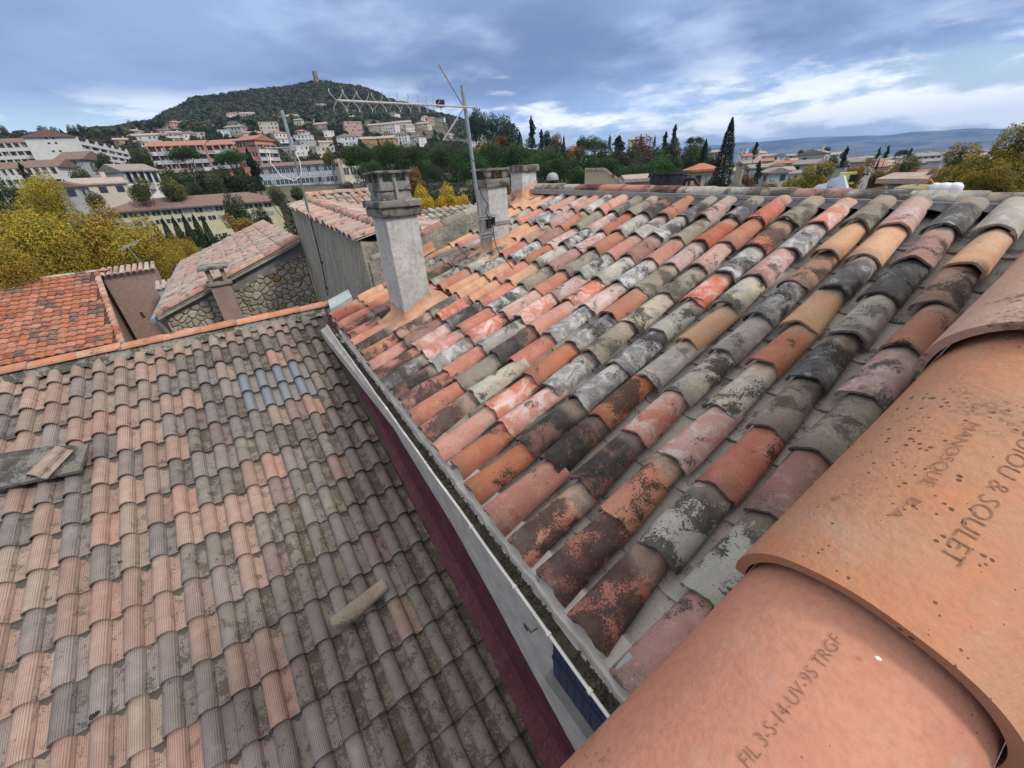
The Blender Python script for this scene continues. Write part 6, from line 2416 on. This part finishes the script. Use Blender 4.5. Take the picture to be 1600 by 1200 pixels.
house(160, 306, 62, 24, 'cream', 'pale', 'gable', 12, r=128, label='low cream house with a wide patchy tan roof in front of the veranda house', depth=0.7)
house(112, 312, 40, 24, 'grey', 'brown', 'gable', -20, r=118, label='small house with pale porch posts right of the round ochre tree', along='y')
# hillside and town houses: px, base, width, height, wall, roof, kind
HL_ = [
    (8, 207, 20, 10, 'grey', 'grey', 'gable'), (33, 209, 18, 8, 'beige', 'brown', 'gable'), (62, 210, 18, 8, 'cream', 'brown', 'gable'), (98, 208, 22, 10, 'white', 'brown', 'gable'), (103, 213, 14, 6, 'cream', 'pale', 'flat'),
    (150, 203, 24, 10, 'rose', 'terracotta', 'gable'), (168, 209, 30, 10, 'rose', 'pale', 'gable'), (176, 195, 14, 6, 'cream', 'pale', 'gable'), (195, 196, 12, 7, 'white', 'brown', 'hip'), (215, 194, 22, 9, 'grey', 'pale', 'gable'),
    (212, 212, 24, 9, 'cream', 'pale', 'hip'), (232, 219, 38, 10, 'white', 'pale', 'gable'), (234, 229, 34, 9, 'white', 'grey', 'gable'), (192, 226, 18, 9, 'tan', 'pale', 'gable'), (260, 210, 18, 8, 'cream', 'brown', 'gable'),
    (278, 201, 22, 11, 'rose', 'terracotta', 'hip'), (300, 198, 22, 9, 'cream', 'pale', 'gable'), (325, 202, 18, 7, 'beige', 'pale', 'gable'), (276, 214, 18, 8, 'grey', 'pale', 'gable'), (276, 222, 20, 8, 'cream', 'pale', 'gable'),
    (296, 218, 26, 11, 'white', 'grey', 'gable'), (317, 218, 10, 9, 'cream', 'pale', 'flat'), (352, 214, 16, 9, 'white', 'pale', 'flat'), (368, 188, 20, 11, 'white', 'terracotta', 'hip'), (390, 189, 20, 12, 'white', 'pale', 'gable'),
    (372, 210, 26, 13, 'grey', 'grey', 'gable'), (417, 189, 30, 8, 'beige', 'terracotta', 'gable'), (425, 182, 12, 6, 'cream', 'terracotta', 'gable'), (396, 215, 26, 9, 'cream', 'terracotta', 'gable'), (424, 209, 26, 15, 'cream', 'pale', 'flat'),
    (437, 216, 24, 10, 'white', 'terracotta', 'hip'), (455, 190, 26, 10, 'beige', 'pale', 'gable'), (468, 195, 12, 8, 'cream', 'pale', 'gable'), (474, 214, 18, 10, 'white', 'orange', 'hip'), (477, 222, 26, 9, 'white', 'pale', 'flat'),
    (478, 229, 26, 8, 'grey', 'grey', 'flat'), (446, 224, 22, 9, 'white', 'pale', 'gable'), (505, 192, 26, 8, 'white', 'brown', 'hip'), (505, 200, 22, 8, 'rose', 'pale', 'gable'), (503, 172, 14, 8, 'white', 'brown', 'flat'),
    (518, 173, 12, 6, 'cream', 'pale', 'gable'), (513, 214, 16, 8, 'white', 'pale', 'flat'), (510, 230, 20, 9, 'cream', 'pale', 'gable'), (508, 246, 28, 14, 'cream', 'pale', 'flat'), (474, 244, 20, 14, 'white', 'pale', 'flat'),
    (455, 240, 20, 10, 'grey', 'grey', 'flat'), (545, 180, 20, 9, 'white', 'brown', 'hip'), (550, 190, 14, 8, 'grey', 'pale', 'gable'), (554, 212, 26, 18, 'rose', 'terracotta', 'flat'), (588, 207, 20, 12, 'beige', 'pale', 'gable'),
    (611, 208, 24, 15, 'white', 'pale', 'gable'), (632, 202, 24, 12, 'cream', 'pale', 'gable'), (615, 189, 18, 12, 'white', 'brown', 'hip'), (631, 188, 14, 6, 'rose', 'pale', 'gable'), (640, 206, 14, 10, 'white', 'pale', 'gable'),
    (663, 202, 20, 10, 'cream', 'pale', 'gable'), (673, 196, 12, 11, 'rose', 'terracotta', 'gable'), (662, 189, 12, 7, 'white', 'pale', 'gable'), (690, 190, 10, 5, 'white', 'pale', 'flat'), (708, 216, 24, 7, 'cream', 'pale', 'gable'),
    (732, 214, 40, 5, 'white', 'pale', 'flat'), (747, 219, 14, 5, 'white', 'pale', 'flat'), (746, 192, 6, 6, 'white', 'pale', 'flat'), (764, 208, 22, 8, 'cream', 'terracotta', 'gable'), (713, 193, 8, 5, 'white', 'pale', 'flat'),
    (545, 228, 28, 16, 'white', 'pale', 'gable'), (587, 226, 66, 13, 'tan', 'pale', 'gable'), (629, 228, 22, 18, 'white', 'pale', 'gable'), (651, 228, 26, 15, 'white', 'brown', 'gable'), (740, 230, 12, 7, 'white', 'pale', 'flat'),
]
random.seed(99)
for h in HL_:
    house(*h, yaw=random.uniform(-35, 35), along='y' if (h[0] in (629, 545, 296)) else 'x')
HR_ = [
    (905, 236, 20, 7, 'white', 'terracotta', 'gable', 260), (895, 242, 16, 8, 'rose', 'terracotta', 'gable', 220), (1053, 247, 14, 10, 'rose', 'orange', 'hip', 190), (990, 222, 14, 5, 'cream', 'pale', 'gable', 420),
    (1090, 253, 14, 8, 'cream', 'brown', 'gable', 170), (1064, 262, 22, 9, 'beige', 'pale', 'gable', 150), (1074, 268, 12, 10, 'rose', 'pale', 'flat', 140), (1120, 244, 18, 8, 'cream', 'pale', 'gable', 260), (1126, 268, 22, 12, 'white', 'grey', 'gable', 120),
    (1000, 293, 46, 14, 'rose', 'pale', 'gable', 40),
    (1170, 251, 20, 9, 'white', 'orange', 'gable', 300), (1183, 245, 20, 7, 'white', 'pale', 'gable', 330), (1160, 243, 12, 9, 'white', 'pale', 'flat', 520), (1212, 252, 18, 10, 'white', 'grey', 'gable', 270), (1200, 249, 16, 7, 'cream', 'pale', 'gable', 310),
    (1232, 248, 16, 6, 'cream', 'pale', 'gable', 380), (1168, 262, 26, 9, 'beige', 'grey', 'gable', 220), (1190, 259, 26, 9, 'beige', 'terracotta', 'gable', 230), (1178, 272, 24, 12, 'grey', 'grey', 'gable', 150), (1206, 266, 24, 9, 'cream', 'pale', 'gable', 190),
    (1206, 287, 30, 20, 'grey', 'grey', 'gable', 110), (1219, 276, 26, 12, 'grey', 'pale', 'gable', 150), (1234, 284, 18, 14, 'white', 'grey', 'gable', 130), (1228, 262, 26, 9, 'beige', 'terracotta', 'gable', 210), (1240, 256, 20, 7, 'rose', 'pale', 'gable', 260),
    (1250, 252, 18, 8, 'tan', 'terracotta', 'gable', 300), (1268, 260, 34, 22, 'grey', 'grey', 'gable', 200), (1262, 268, 34, 15, 'beige', 'grey', 'gable', 160), (1300, 250, 22, 10, 'grey', 'pale', 'gable', 260), (1305, 266, 26, 9, 'grey', 'grey', 'gable', 170),
    (1340, 262, 30, 12, 'grey', 'grey', 'gable', 190), (1328, 254, 16, 6, 'beige', 'grey', 'gable', 240), (1352, 252, 18, 6, 'grey', 'pale', 'gable', 300), (1440, 250, 36, 8, 'grey', 'grey', 'gable', 320), (1456, 258, 40, 8, 'grey', 'grey', 'gable', 240),
    (1475, 262, 12, 20, 'white', 'grey', 'gable', 180), (1495, 260, 30, 10, 'rose', 'pale', 'gable', 200), (1512, 252, 26, 8, 'grey', 'pale', 'gable', 300), (1420, 262, 30, 8, 'grey', 'grey', 'gable', 200), (1420, 284, 34, 12, 'rose', 'terracotta', 'gable', 60),
    (1425, 298, 50, 18, 'rose', 'pale', 'gable', 34),
]
for h in HR_:
    house(h[0], h[1], h[2], h[3], h[4], h[5], h[6], yaw=random.uniform(-40, 40), r=h[7], along='y' if h[0] in (1212, 1268, 1206, 1475) else 'x', windows=h[2] > 11)
# house with shutters right of the tub
e = house(1090, 300, 34, 36, 'beige', 'orange', 'hip', 22, r=62, label='beige house with pale green shutters and orange hipped roof, left of the tall cypress', depth=0.9)
# scattered small houses of the plain
random.seed(5)
for i in range(150):
    a = R(random.uniform(3.5, 27.5))
    r_ = 230 + 1500 * random.random() ** 1.6
    x, y = r_ * math.cos(a), r_ * math.sin(a)
    q = project(Vector((x, y, height(x, y))))
    if q is None or q[0] > 1560:
        continue
    k = Vector((x, y, height(x, y))).dot(FW) / FPX
    house(q[0], q[1], random.uniform(11, 18) / k, random.uniform(4.5, 7.5) / k, random.choice(['white', 'cream', 'grey', 'beige', 'rose']), random.choice(['pale', 'grey', 'terracotta', 'pale']), 'gable', random.uniform(-60, 60), r=r_, windows=False)
for i, (px, py, w_, r_) in enumerate([(1375, 238, 34, 2300), (1405, 238, 22, 2100), (1490, 235, 16, 2500), (1530, 234, 20, 2600), (1302, 240, 18, 2400), (1450, 240, 14, 1900)]):
    P = at_range(px, py, r_)
    k = P.dot(FW) / FPX
    e = empty('shed', '%s white shed far out on the plain, %s' % (['longest', 'shorter', 'small', 'rightmost', 'leftmost', 'tiny'][i], ['right of the twin cedars', 'beside the longest shed', 'above the yellow trees', 'near the big tree edge', 'left of the twin cedars', 'above grey roofs'][i]), 'shed', (P.x, P.y, height(P.x, P.y)), math.atan2(-P.x, P.y))
    ub('wall', WM['white'], e, (0, 0, 2), (w_ * k, 40, 12))
    ub('roof', WM['grey'], e, (0, 0, 8.3), (w_ * k * 1.02, 41, 0.6))
for L_, lst in H_LAB.items():
    if len(lst) > 1:
        if len(lst) == 2:
            lst.sort(key=lambda q: q[0])
            lst[0][1]['label'] = 'left-hand ' + L_
            lst[1][1]['label'] = 'right-hand ' + L_
        elif len(lst) == 3:
            lst.sort(key=lambda q: q[0])
            for w_, (_, e_) in zip(('leftmost', 'middle', 'rightmost'), lst):
                e_['label'] = w_ + ' ' + L_
        else:
            for _, e_ in lst:
                e_['group'] = L_[:60]

for _l in H_LAB.values():
    for _, e_ in _l:
        if len(e_['label'].split()) > 16 or len(e_['label'].replace('-', ' ').split()) > 16:
            e_['label'] = e_['label'].replace(' pitched roof', ' roof').replace('grey-brown', 'brownish')
# watchtower on the hill
P = at_range(493, 120, 985)
P.z = height(P.x, P.y) - 1
k = P.dot(FW) / FPX
e = empty('watchtower', 'ruined square stone watchtower on the summit of the wooded hill', 'tower', P, 0.4)
hT = 23.0
b = MB()
w_ = 3.6
b.add([(-w_, -w_, -4), (w_, -w_, -4), (w_, w_, -4), (-w_, w_, -4), (-w_ * .82, -w_ * .82, hT), (w_ * .82, -w_ * .82, hT * 0.97), (w_ * .82, w_ * .82, hT), (-w_ * .82, w_ * .82, hT * 0.98)], [(0, 1, 5, 4), (1, 2, 6, 5), (2, 3, 7, 6), (3, 0, 4, 7), (4, 5, 6, 7)])
b.build('wall', plain('tower_stone', (0.25, 0.20, 0.165), 0.95, 0.15, 0.3), e)
ub('opening', M_WIN, e, (0, -w_ * 0.93, hT * 0.55), (w_ * 0.3, 0.6, hT * 0.16))

# construction crane far off
P = at_range(955, 212, 380)
e = empty('tower_crane', 'distant pale tower crane above the dark trees', 'crane', (P.x, P.y, height(P.x, P.y)), 0.3)
k = P.dot(FW) / FPX
hc = P.z - height(P.x, P.y)
ub('crane_tower', M_FRAME, e, (0, 0, hc / 2), (0.9, 0.9, hc))
b = MB()
b.tube([(-4, 0, hc - 1), (11 * k * 1.3, -5, hc + 2.4)], 0.35, 4)
b.build('jib', M_FRAME, e)

# ================================================================== TREES
random.seed(31)
T_ = tree
T_('yellow', 30, 328, 34, 150, 130, 'broad yellow-green plane tree at the lower left edge, behind the orange roof', None)
T_('yellow', 118, 330, 36, 150, 125, 'broad yellow plane tree behind the middle of the orange roof')
T_('yellow', 190, 352, 34, 130, 105, 'golden plane tree behind the mauve wall')
T_('yellow', -10, 385, 31, 110, 90, 'yellow plane tree low at the left edge behind the orange roof')
T_('yellow', 255, 385, 33, 60, 70, 'slim golden tree just left of the stone house eave')
T_('yellow', 283, 372, 38, 50, 60, 'pale yellow-green sapling crown beside the row of dark cypresses')
T_('yellow', 48, 276, 62, 88, 74, 'round ochre tree at the left edge in front of the low white blocks')
T_('ochre', 362, 335, 48, 60, 40, 'orange-tinged tree behind the stone house roof')
T_('green', 358, 305, 62, 46, 50, 'dark bushy tree left of the orange-tinged tree', 'trees before the yellow building')
T_('green', 405, 325, 60, 34, 34, 'small dark tree by the right end of the yellow building')
for i, (px, pt) in enumerate([(238, 345), (252, 340), (268, 337), (284, 334), (300, 334), (314, 336)]):
    T_('cypress', px, pt, 58, 20, 58, '%s clipped dark cypress from the left before the yellow building' % ['first', 'second', 'third', 'fourth', 'fifth', 'sixth'][i], 'row of clipped cypresses before the yellow building')
T_('bush', 215, 278, 110, 60, 34, 'round olive-yellow tree right of the tan-roofed house')
T_('bush', 262, 277, 112, 64, 34, 'round yellow-green tree behind the yellow building, middle')
T_('olive', 330, 270, 116, 44, 34, 'pale olive tree between the round tree and dark pine')
T_('green', 300, 285, 120, 34, 30, 'dark green shrubby tree beside the pale olive tree')
T_('olive', 140, 300, 100, 44, 26, 'bushy olive green tree before the porch house')
T_('green', 5, 280, 80, 34, 60, 'black-green tree at the far left edge')
T_('cedar', 28, 254, 185, 30, 34, 'small cedar between the low white blocks')
T_('green', 148, 240, 190, 44, 30, 'dark rounded tree below the white balconies')
T_('olive', 115, 262, 180, 44, 36, 'pale grey-green willow before the grey-white block')
T_('olive', 212, 228, 210, 44, 42, 'grey-green tree between the white and salmon blocks')
T_('green', 250, 262, 170, 54, 34, 'dark mass of evergreens below the salmon block, left part')
T_('green', 300, 262, 165, 56, 40, 'dark evergreen under the leftmost flat-topped pine')
T_('green', 348, 262, 160, 50, 40, 'dark evergreen between the two flat-topped pines')
T_('pine', 284, 230, 150, 78, 30, 'wide flat-topped pine before the long salmon block')
T_('pine', 356, 234, 142, 66, 28, 'wide flat-topped pine before the stepped salmon block')
T_('cedar', 385, 232, 150, 46, 66, 'tall dark cedar left of the school')
T_('green', 374, 262, 140, 46, 44, 'bushy dark tree at the left end of the school')
T_('bush', 512, 232, 205, 26, 22, 'yellowish tree behind the school roof')
T_('olive', 430, 290, 90, 36, 30, 'loose olive shrub tree before the school stilts')
T_('green', 470, 292, 95, 40, 24, 'dark shrubby tree under the school stilts')
T_('bare', 565, 268, 75, 44, 44, 'loose grey-leaved tree left of the nearest chimney cowl')
T_('green', 545, 285, 80, 40, 24, 'dark green shrub left of the nearest chimney cowl')
# belt of umbrella pines
ORD = ['first', 'second', 'third', 'fourth', 'fifth', 'sixth', 'seventh', 'eighth', 'ninth', 'tenth', 'eleventh', 'twelfth', 'thirteenth', 'fourteenth', 'fifteenth', 'sixteenth', 'seventeenth', 'eighteenth']
BP = [(556, 226, 118, 64, 44), (598, 224, 126, 64, 48), (640, 228, 120, 66, 52), (684, 226, 128, 64, 50), (728, 228, 118, 64, 50), (770, 222, 126, 66, 50), (812, 225, 118, 66, 50), (850, 232, 112, 60, 48), (880, 246, 100, 60, 42), (832, 246, 98, 66, 40), (938, 246, 104, 70, 44), (985, 258, 96, 60, 36), (1028, 248, 92, 72, 44), (575, 252, 104, 50, 34), (660, 250, 110, 60, 36), (745, 250, 104, 60, 38), (905, 262, 92, 48, 34)]
for i, (px, pt, r_, w_, h_) in enumerate(BP):
    T_('pine', px, pt, r_, w_ * 1.12, h_ * 1.1, '%s umbrella pine from the left in the dark belt behind the chimneys' % ORD[sorted(q[0] for q in BP).index(px)], 'umbrella pines in the belt behind the chimneys')
T_('gold', 672, 291, 33, 52, 46, 'bright golden yellow tree right of the nearest chimney, left half')
T_('gold', 708, 289, 34, 52, 46, 'bright golden yellow tree right of the nearest chimney, right half')
T_('rust', 650, 262, 70, 50, 40, 'rust-brown tree behind the bright golden trees')
T_('rust', 780, 268, 62, 40, 34, 'rust-brown tree behind the middle chimney')
T_('green', 760, 292, 50, 40, 36, 'dark green bush behind the middle chimney foot')
T_('gold', 752, 225, 150, 20, 14, 'small golden crown above the pines, right of the mast')
T_('rust', 782, 212, 160, 30, 16, 'rust coloured crown above the pines, right of the mast')
for (px, pt, r_, w_, h_, lb) in [(870, 226, 150, 60, 44, 'dark green wooded mass above the pine belt, leftmost of five'), (925, 230, 145, 60, 44, 'dark green wooded mass above the pine belt, second of five'), (978, 232, 140, 60, 44, 'dark green wooded mass above the pine belt, middle of five'), (1035, 230, 135, 60, 44, 'dark green wooded mass above the pine belt, fourth of five'), (1080, 236, 125, 50, 40, 'dark green wooded mass above the pine belt, rightmost of five')]:
    T_('green', px, pt, r_, w_, h_, lb)
# skyline right of the mast
for (px, pt, r_, w_, h_, kd, lb) in [
    (740, 172, 420, 34, 34, 'green', 'dark round tree on the shoulder of the hill, leftmost right of the mast'), (760, 177, 400, 30, 30, 'green', 'dark lumpy tree on the shoulder beside the small white house'),
    (790, 182, 330, 46, 42, 'green', 'large dark domed tree at the end of the shoulder'), (830, 181, 250, 20, 42, 'cedar', 'tall ragged fir standing above the skyline'), (812, 205, 240, 14, 26, 'cypress', 'dark cypress just left of the tall ragged fir'),
    (846, 202, 240, 16, 26, 'cedar', 'dark spruce just right of the tall ragged fir'), (860, 206, 230, 22, 26, 'green', 'dark bushy tree right of the spruce'), (872, 210, 220, 24, 26, 'rust', 'brownish tree below the skyline, left of a slim cypress'),
    (881, 211, 200, 8, 26, 'cypress', 'slim cypress beside white-walled houses'), (912, 213, 190, 22, 20, 'pine', 'small flat pine at the left of a large domed pine'), (930, 213, 180, 40, 26, 'pine', 'large domed pine on the skyline left of the crane'),
    (968, 212, 170, 40, 38, 'cedar', 'broad layered cedar on the skyline right of the crane'), (953, 210, 200, 8, 20, 'cypress', 'small cypress spike beside the crane'), (1002, 208, 190, 6, 18, 'cypress', 'thin cypress spike above the brown bare tree'),
    (1006, 214, 170, 40, 34, 'rust', 'reddish brown bare-twigged tree on the skyline'), (1024, 211, 190, 6, 16, 'cypress', 'thin cypress spike right of the reddish tree'), (985, 226, 150, 44, 30, 'bare', 'grey-brown bare tree under the layered cedar'),
    (1041, 205, 170, 16, 26, 'cedar', 'ragged dark pine, left of a pair on the skyline'), (1056, 194, 170, 18, 36, 'cedar', 'ragged leaning dark pine, right of a pair on the skyline'), (1050, 222, 150, 38, 30, 'green', 'dark thicket under the ragged pines'),
    (1086, 214, 160, 26, 14, 'pine', 'flat pine crown on the skyline left of the valley'), (1092, 222, 140, 34, 30, 'olive', 'olive-brown tree below the flat pine crown'), (1073, 226, 130, 32, 30, 'green', 'black-green tree beside the orange-roofed cottage'),
    (1104, 217, 120, 20, 42, 'cypress', 'dark thick cypress left of the tall foreground cypress'), (1117, 240, 110, 22, 28, 'green', 'dark green shrub tree beside the thick cypress'), (1096, 256, 100, 24, 16, 'bush', 'small yellow-green tree above the shuttered house'),
    (1110, 262, 80, 22, 22, 'bush', 'olive yellow bush right of the shuttered house'), (1120, 276, 60, 26, 22, 'green', 'dark bush at the foot of the tall cypress'), (950, 232, 140, 44, 36, 'green', 'dark thicket below the layered cedar'),
    (900, 228, 160, 36, 22, 'rust', 'rust-brown thicket above the pine belt'), (1010, 236, 130, 50, 26, 'bare', 'bare brown thicket behind the round pine'), (1060, 246, 110, 20, 18, 'green', 'small dark tree beside beige cottages'),
]:
    T_(kd, px, pt, r_, w_ * (1.0 if kd == 'cypress' else 1.3), h_ * 1.1, lb)
T_('cypress', 1145, 183, 46, 44, 112, 'tall dark foreground cypress standing high above the ridge')
for (px, pt, r_, w_, h_, kd, lb) in [
    (1183, 221, 210, 18, 20, 'cedar', 'dark cedar on the skyline right of the tall cypress'), (1188, 251, 95, 26, 36, 'cedar', 'dark blue-green conifer before the grey gables'), (1170, 272, 80, 26, 20, 'rust', 'rust-brown bush at the foot of the conifer'),
    (1272, 257, 50, 92, 44, 'yellowgreen', 'wide olive green tree before the grey town roofs'), (1205, 287, 45, 46, 14, 'rust', 'low orange shrubbery just above the ridge'),
    (1325, 228, 170, 26, 34, 'cedar', 'dark cedar standing in the town above the orange trees'), (1303, 244, 150, 30, 22, 'olive', 'grey olive tree left of the town cedar'), (1253, 234, 300, 14, 10, 'green', 'small dark tree left of the big grey gable'),
    (1292, 230, 300, 18, 10, 'green', 'small dark tree right of the big grey gable'), (1352, 250, 48, 60, 48, 'ochre', 'rounded orange-brown tree, left of a touching pair'), (1392, 256, 47, 54, 44, 'ochre', 'rounded orange-brown tree, right of a touching pair'),
    (1425, 243, 60, 56, 36, 'bush', 'rounded yellow-brown tree behind the orange pair'), (1376, 230, 190, 14, 18, 'cedar', 'dark conifer on the plain, left twin'), (1390, 227, 190, 16, 20, 'cedar', 'dark conifer on the plain, right twin'),
    (1375, 246, 110, 6, 20, 'cypress', 'thin dark cypress below the twin conifers'), (1412, 234, 170, 26, 14, 'pine', 'flat dark pine right of the twin conifers'), (1425, 231, 175, 14, 14, 'cedar', 'small dark cedar beside the flat pine'),
    (1478, 254, 34, 70, 50, 'yellowgreen', 'yellow and green autumn tree behind the hose loop'), (1522, 226, 28, 104, 80, 'yellowgreen', 'large yellow-green autumn tree left of the biggest one'), (1590, 196, 21, 150, 110, 'yellowgreen', 'biggest green and gold autumn tree at the right edge'),
    (1560, 252, 19, 110, 60, 'yellowgreen', 'dark green and gold tree low at the right edge'), (1500, 278, 24, 70, 30, 'yellowgreen', 'low green bush crown just above the ridge at right'),
]:
    T_(kd, px, pt, r_, w_, h_, lb)
# individual trees between the hillside houses
random.seed(17)
cnt = 0
for i in range(900):
    if cnt >= 150:
        break
    px = random.uniform(2, 800)
    py = random.uniform(178, 246)
    if px < 225 and py > 222:
        continue
    P = drop(px, py)
    if P is None or P.length < 205 or P.length > 700:
        continue
    bad = False
    for (a, c, t, bt, rr_) in rects:
        if a - 5 < px < c + 5 and t - 3 < py < bt + 12 and P.length < rr_ + 15:
            bad = True
            break
    if bad:
        continue
    r_ = math.hypot(P.x, P.y)
    kd = random.choices(['green', 'olive', 'cypress', 'cedar', 'rust', 'pine'], [5, 2, 2, 2, 0.7, 1])[0]
    hm_ = random.uniform(6, 11)
    k = P.dot(FW) / FPX
    hp = hm_ / k
    wp = {'cypress': 2.2, 'cedar': 6, 'pine': 9}.get(kd, random.uniform(6, 9)) / k
    kn = {'green': 'dark green round', 'olive': 'pale olive', 'cypress': 'slim dark cypress', 'cedar': 'dark conical', 'rust': 'rust-brown', 'pine': 'flat-topped dark'}[kd]
    P2 = Vector((P.x, P.y, P.z + hm_))
    q = project(P2)
    # crown top pixel for the tree() helper
    pw_ = place_word(px, py, P.length)
    e = empty(KN[kd][0], '%s tree %s' % (kn, pw_), 'tree', (P.x, P.y, P.z - 0.2), random.uniform(0, 6), '%s trees %s' % (kn, pw_))
    W_ = wp * k
    cr = random.choice(CR[kd])
    H_ = hm_
    if kd in ('cypress', 'cedar'):
        s_ = W_ / (0.30 if kd == 'cypress' else 0.75)
        link('crown', cr, e, Matrix.Diagonal((s_, s_, H_, 1)))
    elif kd == 'pine':
        link('crown', cr, e, Matrix.Translation((0, 0, H_ * 0.55)) @ Matrix.Diagonal((W_ / 2, W_ / 2, H_ * 0.4, 1)))
        link('trunk', trunk_mesh('pine'), e, Matrix.Diagonal((W_ * .75, W_ * .75, H_ * 0.85 / 0.8, 1)))
    else:
        link('crown', cr, e, Matrix.Translation((0, 0, H_ * 0.15)) @ Matrix.Diagonal((W_ / 2, W_ / 2, H_ * 0.85 / 1.62, 1)))
        link('trunk', trunk_mesh('round'), e, Matrix.Diagonal((H_ * .7, H_ * .7, H_ * .6, 1)))
    cnt += 1


def wood(name, label, pts, rad, nq, mats, seed, flat=0.8, cat='wood', qs=0.34):
    """many small crowns in one mesh, each a clump of leaf cards"""
    g = np.random.default_rng(seed)
    pts = np.asarray(pts)
    N = len(pts)
    rad = rad * g.uniform(0.65, 1.25, N)
    d = g.normal(0, 1, (N, nq, 3))
    d /= np.linalg.norm(d, axis=2, keepdims=True)
    d[..., 2] = np.abs(d[..., 2]) * 1.0 - 0.15
    c = pts[:, None, :] + d * rad[:, None, None] * np.array([1, 1, flat]) + np.array([0, 0, 1]) * (rad * 0.35)[:, None, None]
    nrm = d * 0.8 + g.normal(0, 0.45, d.shape)
    nrm /= np.linalg.norm(nrm, axis=2, keepdims=True)
    t = np.cross(nrm, g.normal(0, 1, d.shape))
    t /= np.linalg.norm(t, axis=2, keepdims=True)
    bt = np.cross(nrm, t)
    s = (rad[:, None] * qs * g.uniform(0.7, 1.3, (N, nq)))[..., None]
    V = np.stack([c - t * s, c + bt * s * 0.8, c + t * s, c - bt * s * 0.8], 2).reshape(-1, 3)
    n = N * nq
    me = bpy.data.meshes.new(name)
    me.vertices.add(len(V))
    me.vertices.foreach_set('co', V.ravel())
    me.loops.add(n * 4)
    me.loops.foreach_set('vertex_index', np.arange(n * 4))
    me.polygons.add(n)
    me.polygons.foreach_set('loop_start', np.arange(n) * 4)
    me.polygons.foreach_set('loop_total', np.full(n, 4))
    for mm in mats:
        me.materials.append(mm)
    me.update(calc_edges=True)
    mi = np.repeat(g.integers(0, len(mats), N), nq)
    me.polygons.foreach_set('material_index', mi)
    o = link(name, me)
    tag(o, label, cat, None, 'stuff')
    return o


g = np.random.default_rng(3)
pts = []
while len(pts) < 9500:
    a = g.uniform(50, 97)
    r_ = math.sqrt(g.uniform(520 ** 2, 1080 ** 2))
    x, y = r_ * math.cos(R(a)), r_ * math.sin(R(a))
    z = height(x, y)
    eld = math.degrees(math.atan2(z, r_))
    lim = 6.6 if 62 < a < 92 else (5.2 if a <= 62 else 6.0)
    if eld < lim - 0.35 + 0.5 * math.sin(a * 0.9):
        continue
    pts.append((x, y, z))
FW_ = [leafmat('forest_dark', (0.044, 0.058, 0.030)), leafmat('forest_mid', (0.066, 0.080, 0.040)), leafmat('forest_grey_green', (0.090, 0.098, 0.058)), leafmat('forest_bright', (0.084, 0.094, 0.040)), leafmat('forest_deep', (0.026, 0.040, 0.024))]
wood('hillside_wood', 'dense dark green wood covering the hill under the watchtower', pts, 5.2, 30, FW_, 5)
pts = []
tries = 0
while len(pts) < 4200 and tries < 60000:
    tries += 1
    a = g.uniform(50, 118)
    r_ = math.sqrt(g.uniform(215 ** 2, 640 ** 2))
    x, y = r_ * math.cos(R(a)), r_ * math.sin(R(a))
    z = height(x, y)
    q = project(Vector((x, y, z + 2)))
    if q is None:
        continue
    bad = False
    for (a0, c0, t0, b0, rr_) in rects:
        if a0 - 1 < q[0] < c0 + 1 and t0 - 1 < q[1] < b0 + 4 and r_ < rr_ + 8:
            bad = True
            break
    if not bad:
        pts.append((x, y, z))
wood('hillside_greenery', 'mixed shrubs and garden trees filling the gaps between the hillside houses', pts, 3.1, 36, [FW_[0], FW_[1], FW_[4], GO[0], GD[0], GR[0]], 8)
pts = []
tries = 0
while len(pts) < 2600 and tries < 60000:
    tries += 1
    a = g.uniform(-12, 56)
    r_ = math.sqrt(g.uniform(90 ** 2, 1500 ** 2))
    if a > 30 and r_ > 700:
        continue
    x, y = r_ * math.cos(R(a)), r_ * math.sin(R(a))
    z = height(x, y)
    q = project(Vector((x, y, z + 2)))
    if q is None:
        continue
    bad = a < 30 and r_ < 140
    for (a0, c0, t0, b0, rr_) in rects:
        if a0 - 1 < q[0] < c0 + 1 and t0 - 1 < q[1] < b0 + 2 and r_ < rr_ + 8:
            bad = True
            break
    if not bad:
        pts.append((x, y, z))
wood('valley_greenery', 'low trees and hedges filling the valley at the right', pts, 3.4, 34, [FW_[0], FW_[1], FW_[4], GO[0], GD[0], GR[0]], 9)
pts = []
for i in range(900):
    a = g.uniform(50, 118)
    r_ = math.sqrt(g.uniform(60 ** 2, 215 ** 2))
    x, y = r_ * math.cos(R(a)), r_ * math.sin(R(a))
    q = project(Vector((x, y, height(x, y) + 2)))
    if q is None:
        continue
    bad = False
    for (a0, c0, t0, b0, rr_) in rects:
        if a0 - 1 < q[0] < c0 + 1 and t0 - 1 < q[1] < b0 + 4 and r_ < rr_ + 8:
            bad = True
            break
    if not bad:
        pts.append((x, y, height(x, y)))
wood('garden_greenery', 'low shrubs and hedges between the school and the near roofs', pts, 1.9, 60, [FW_[0], FW_[1], GO[0], GD[1]], 10, qs=0.22)

# ================================================================== HAZE
b = MB()
b.bx(-14000, 14000, -14000, 14000, -60, 620)
mh = bpy.data.materials.new('haze')
mh.use_nodes = True
t = mh.node_tree
t.nodes.clear()
out = t.nodes.new('ShaderNodeOutputMaterial')
pv = t.nodes.new('ShaderNodeVolumePrincipled')
pv.inputs['Color'].default_value = (0.28, 0.50, 1.0, 1)
pv.inputs['Density'].default_value = 8e-5
pv.inputs['Anisotropy'].default_value = 0.2
t.links.new(pv.outputs[0], out.inputs['Volume'])
hz = b.build('haze', mh)
hz['kind'] = 'stuff'
hz['label'] = 'faint blue air over the valley'
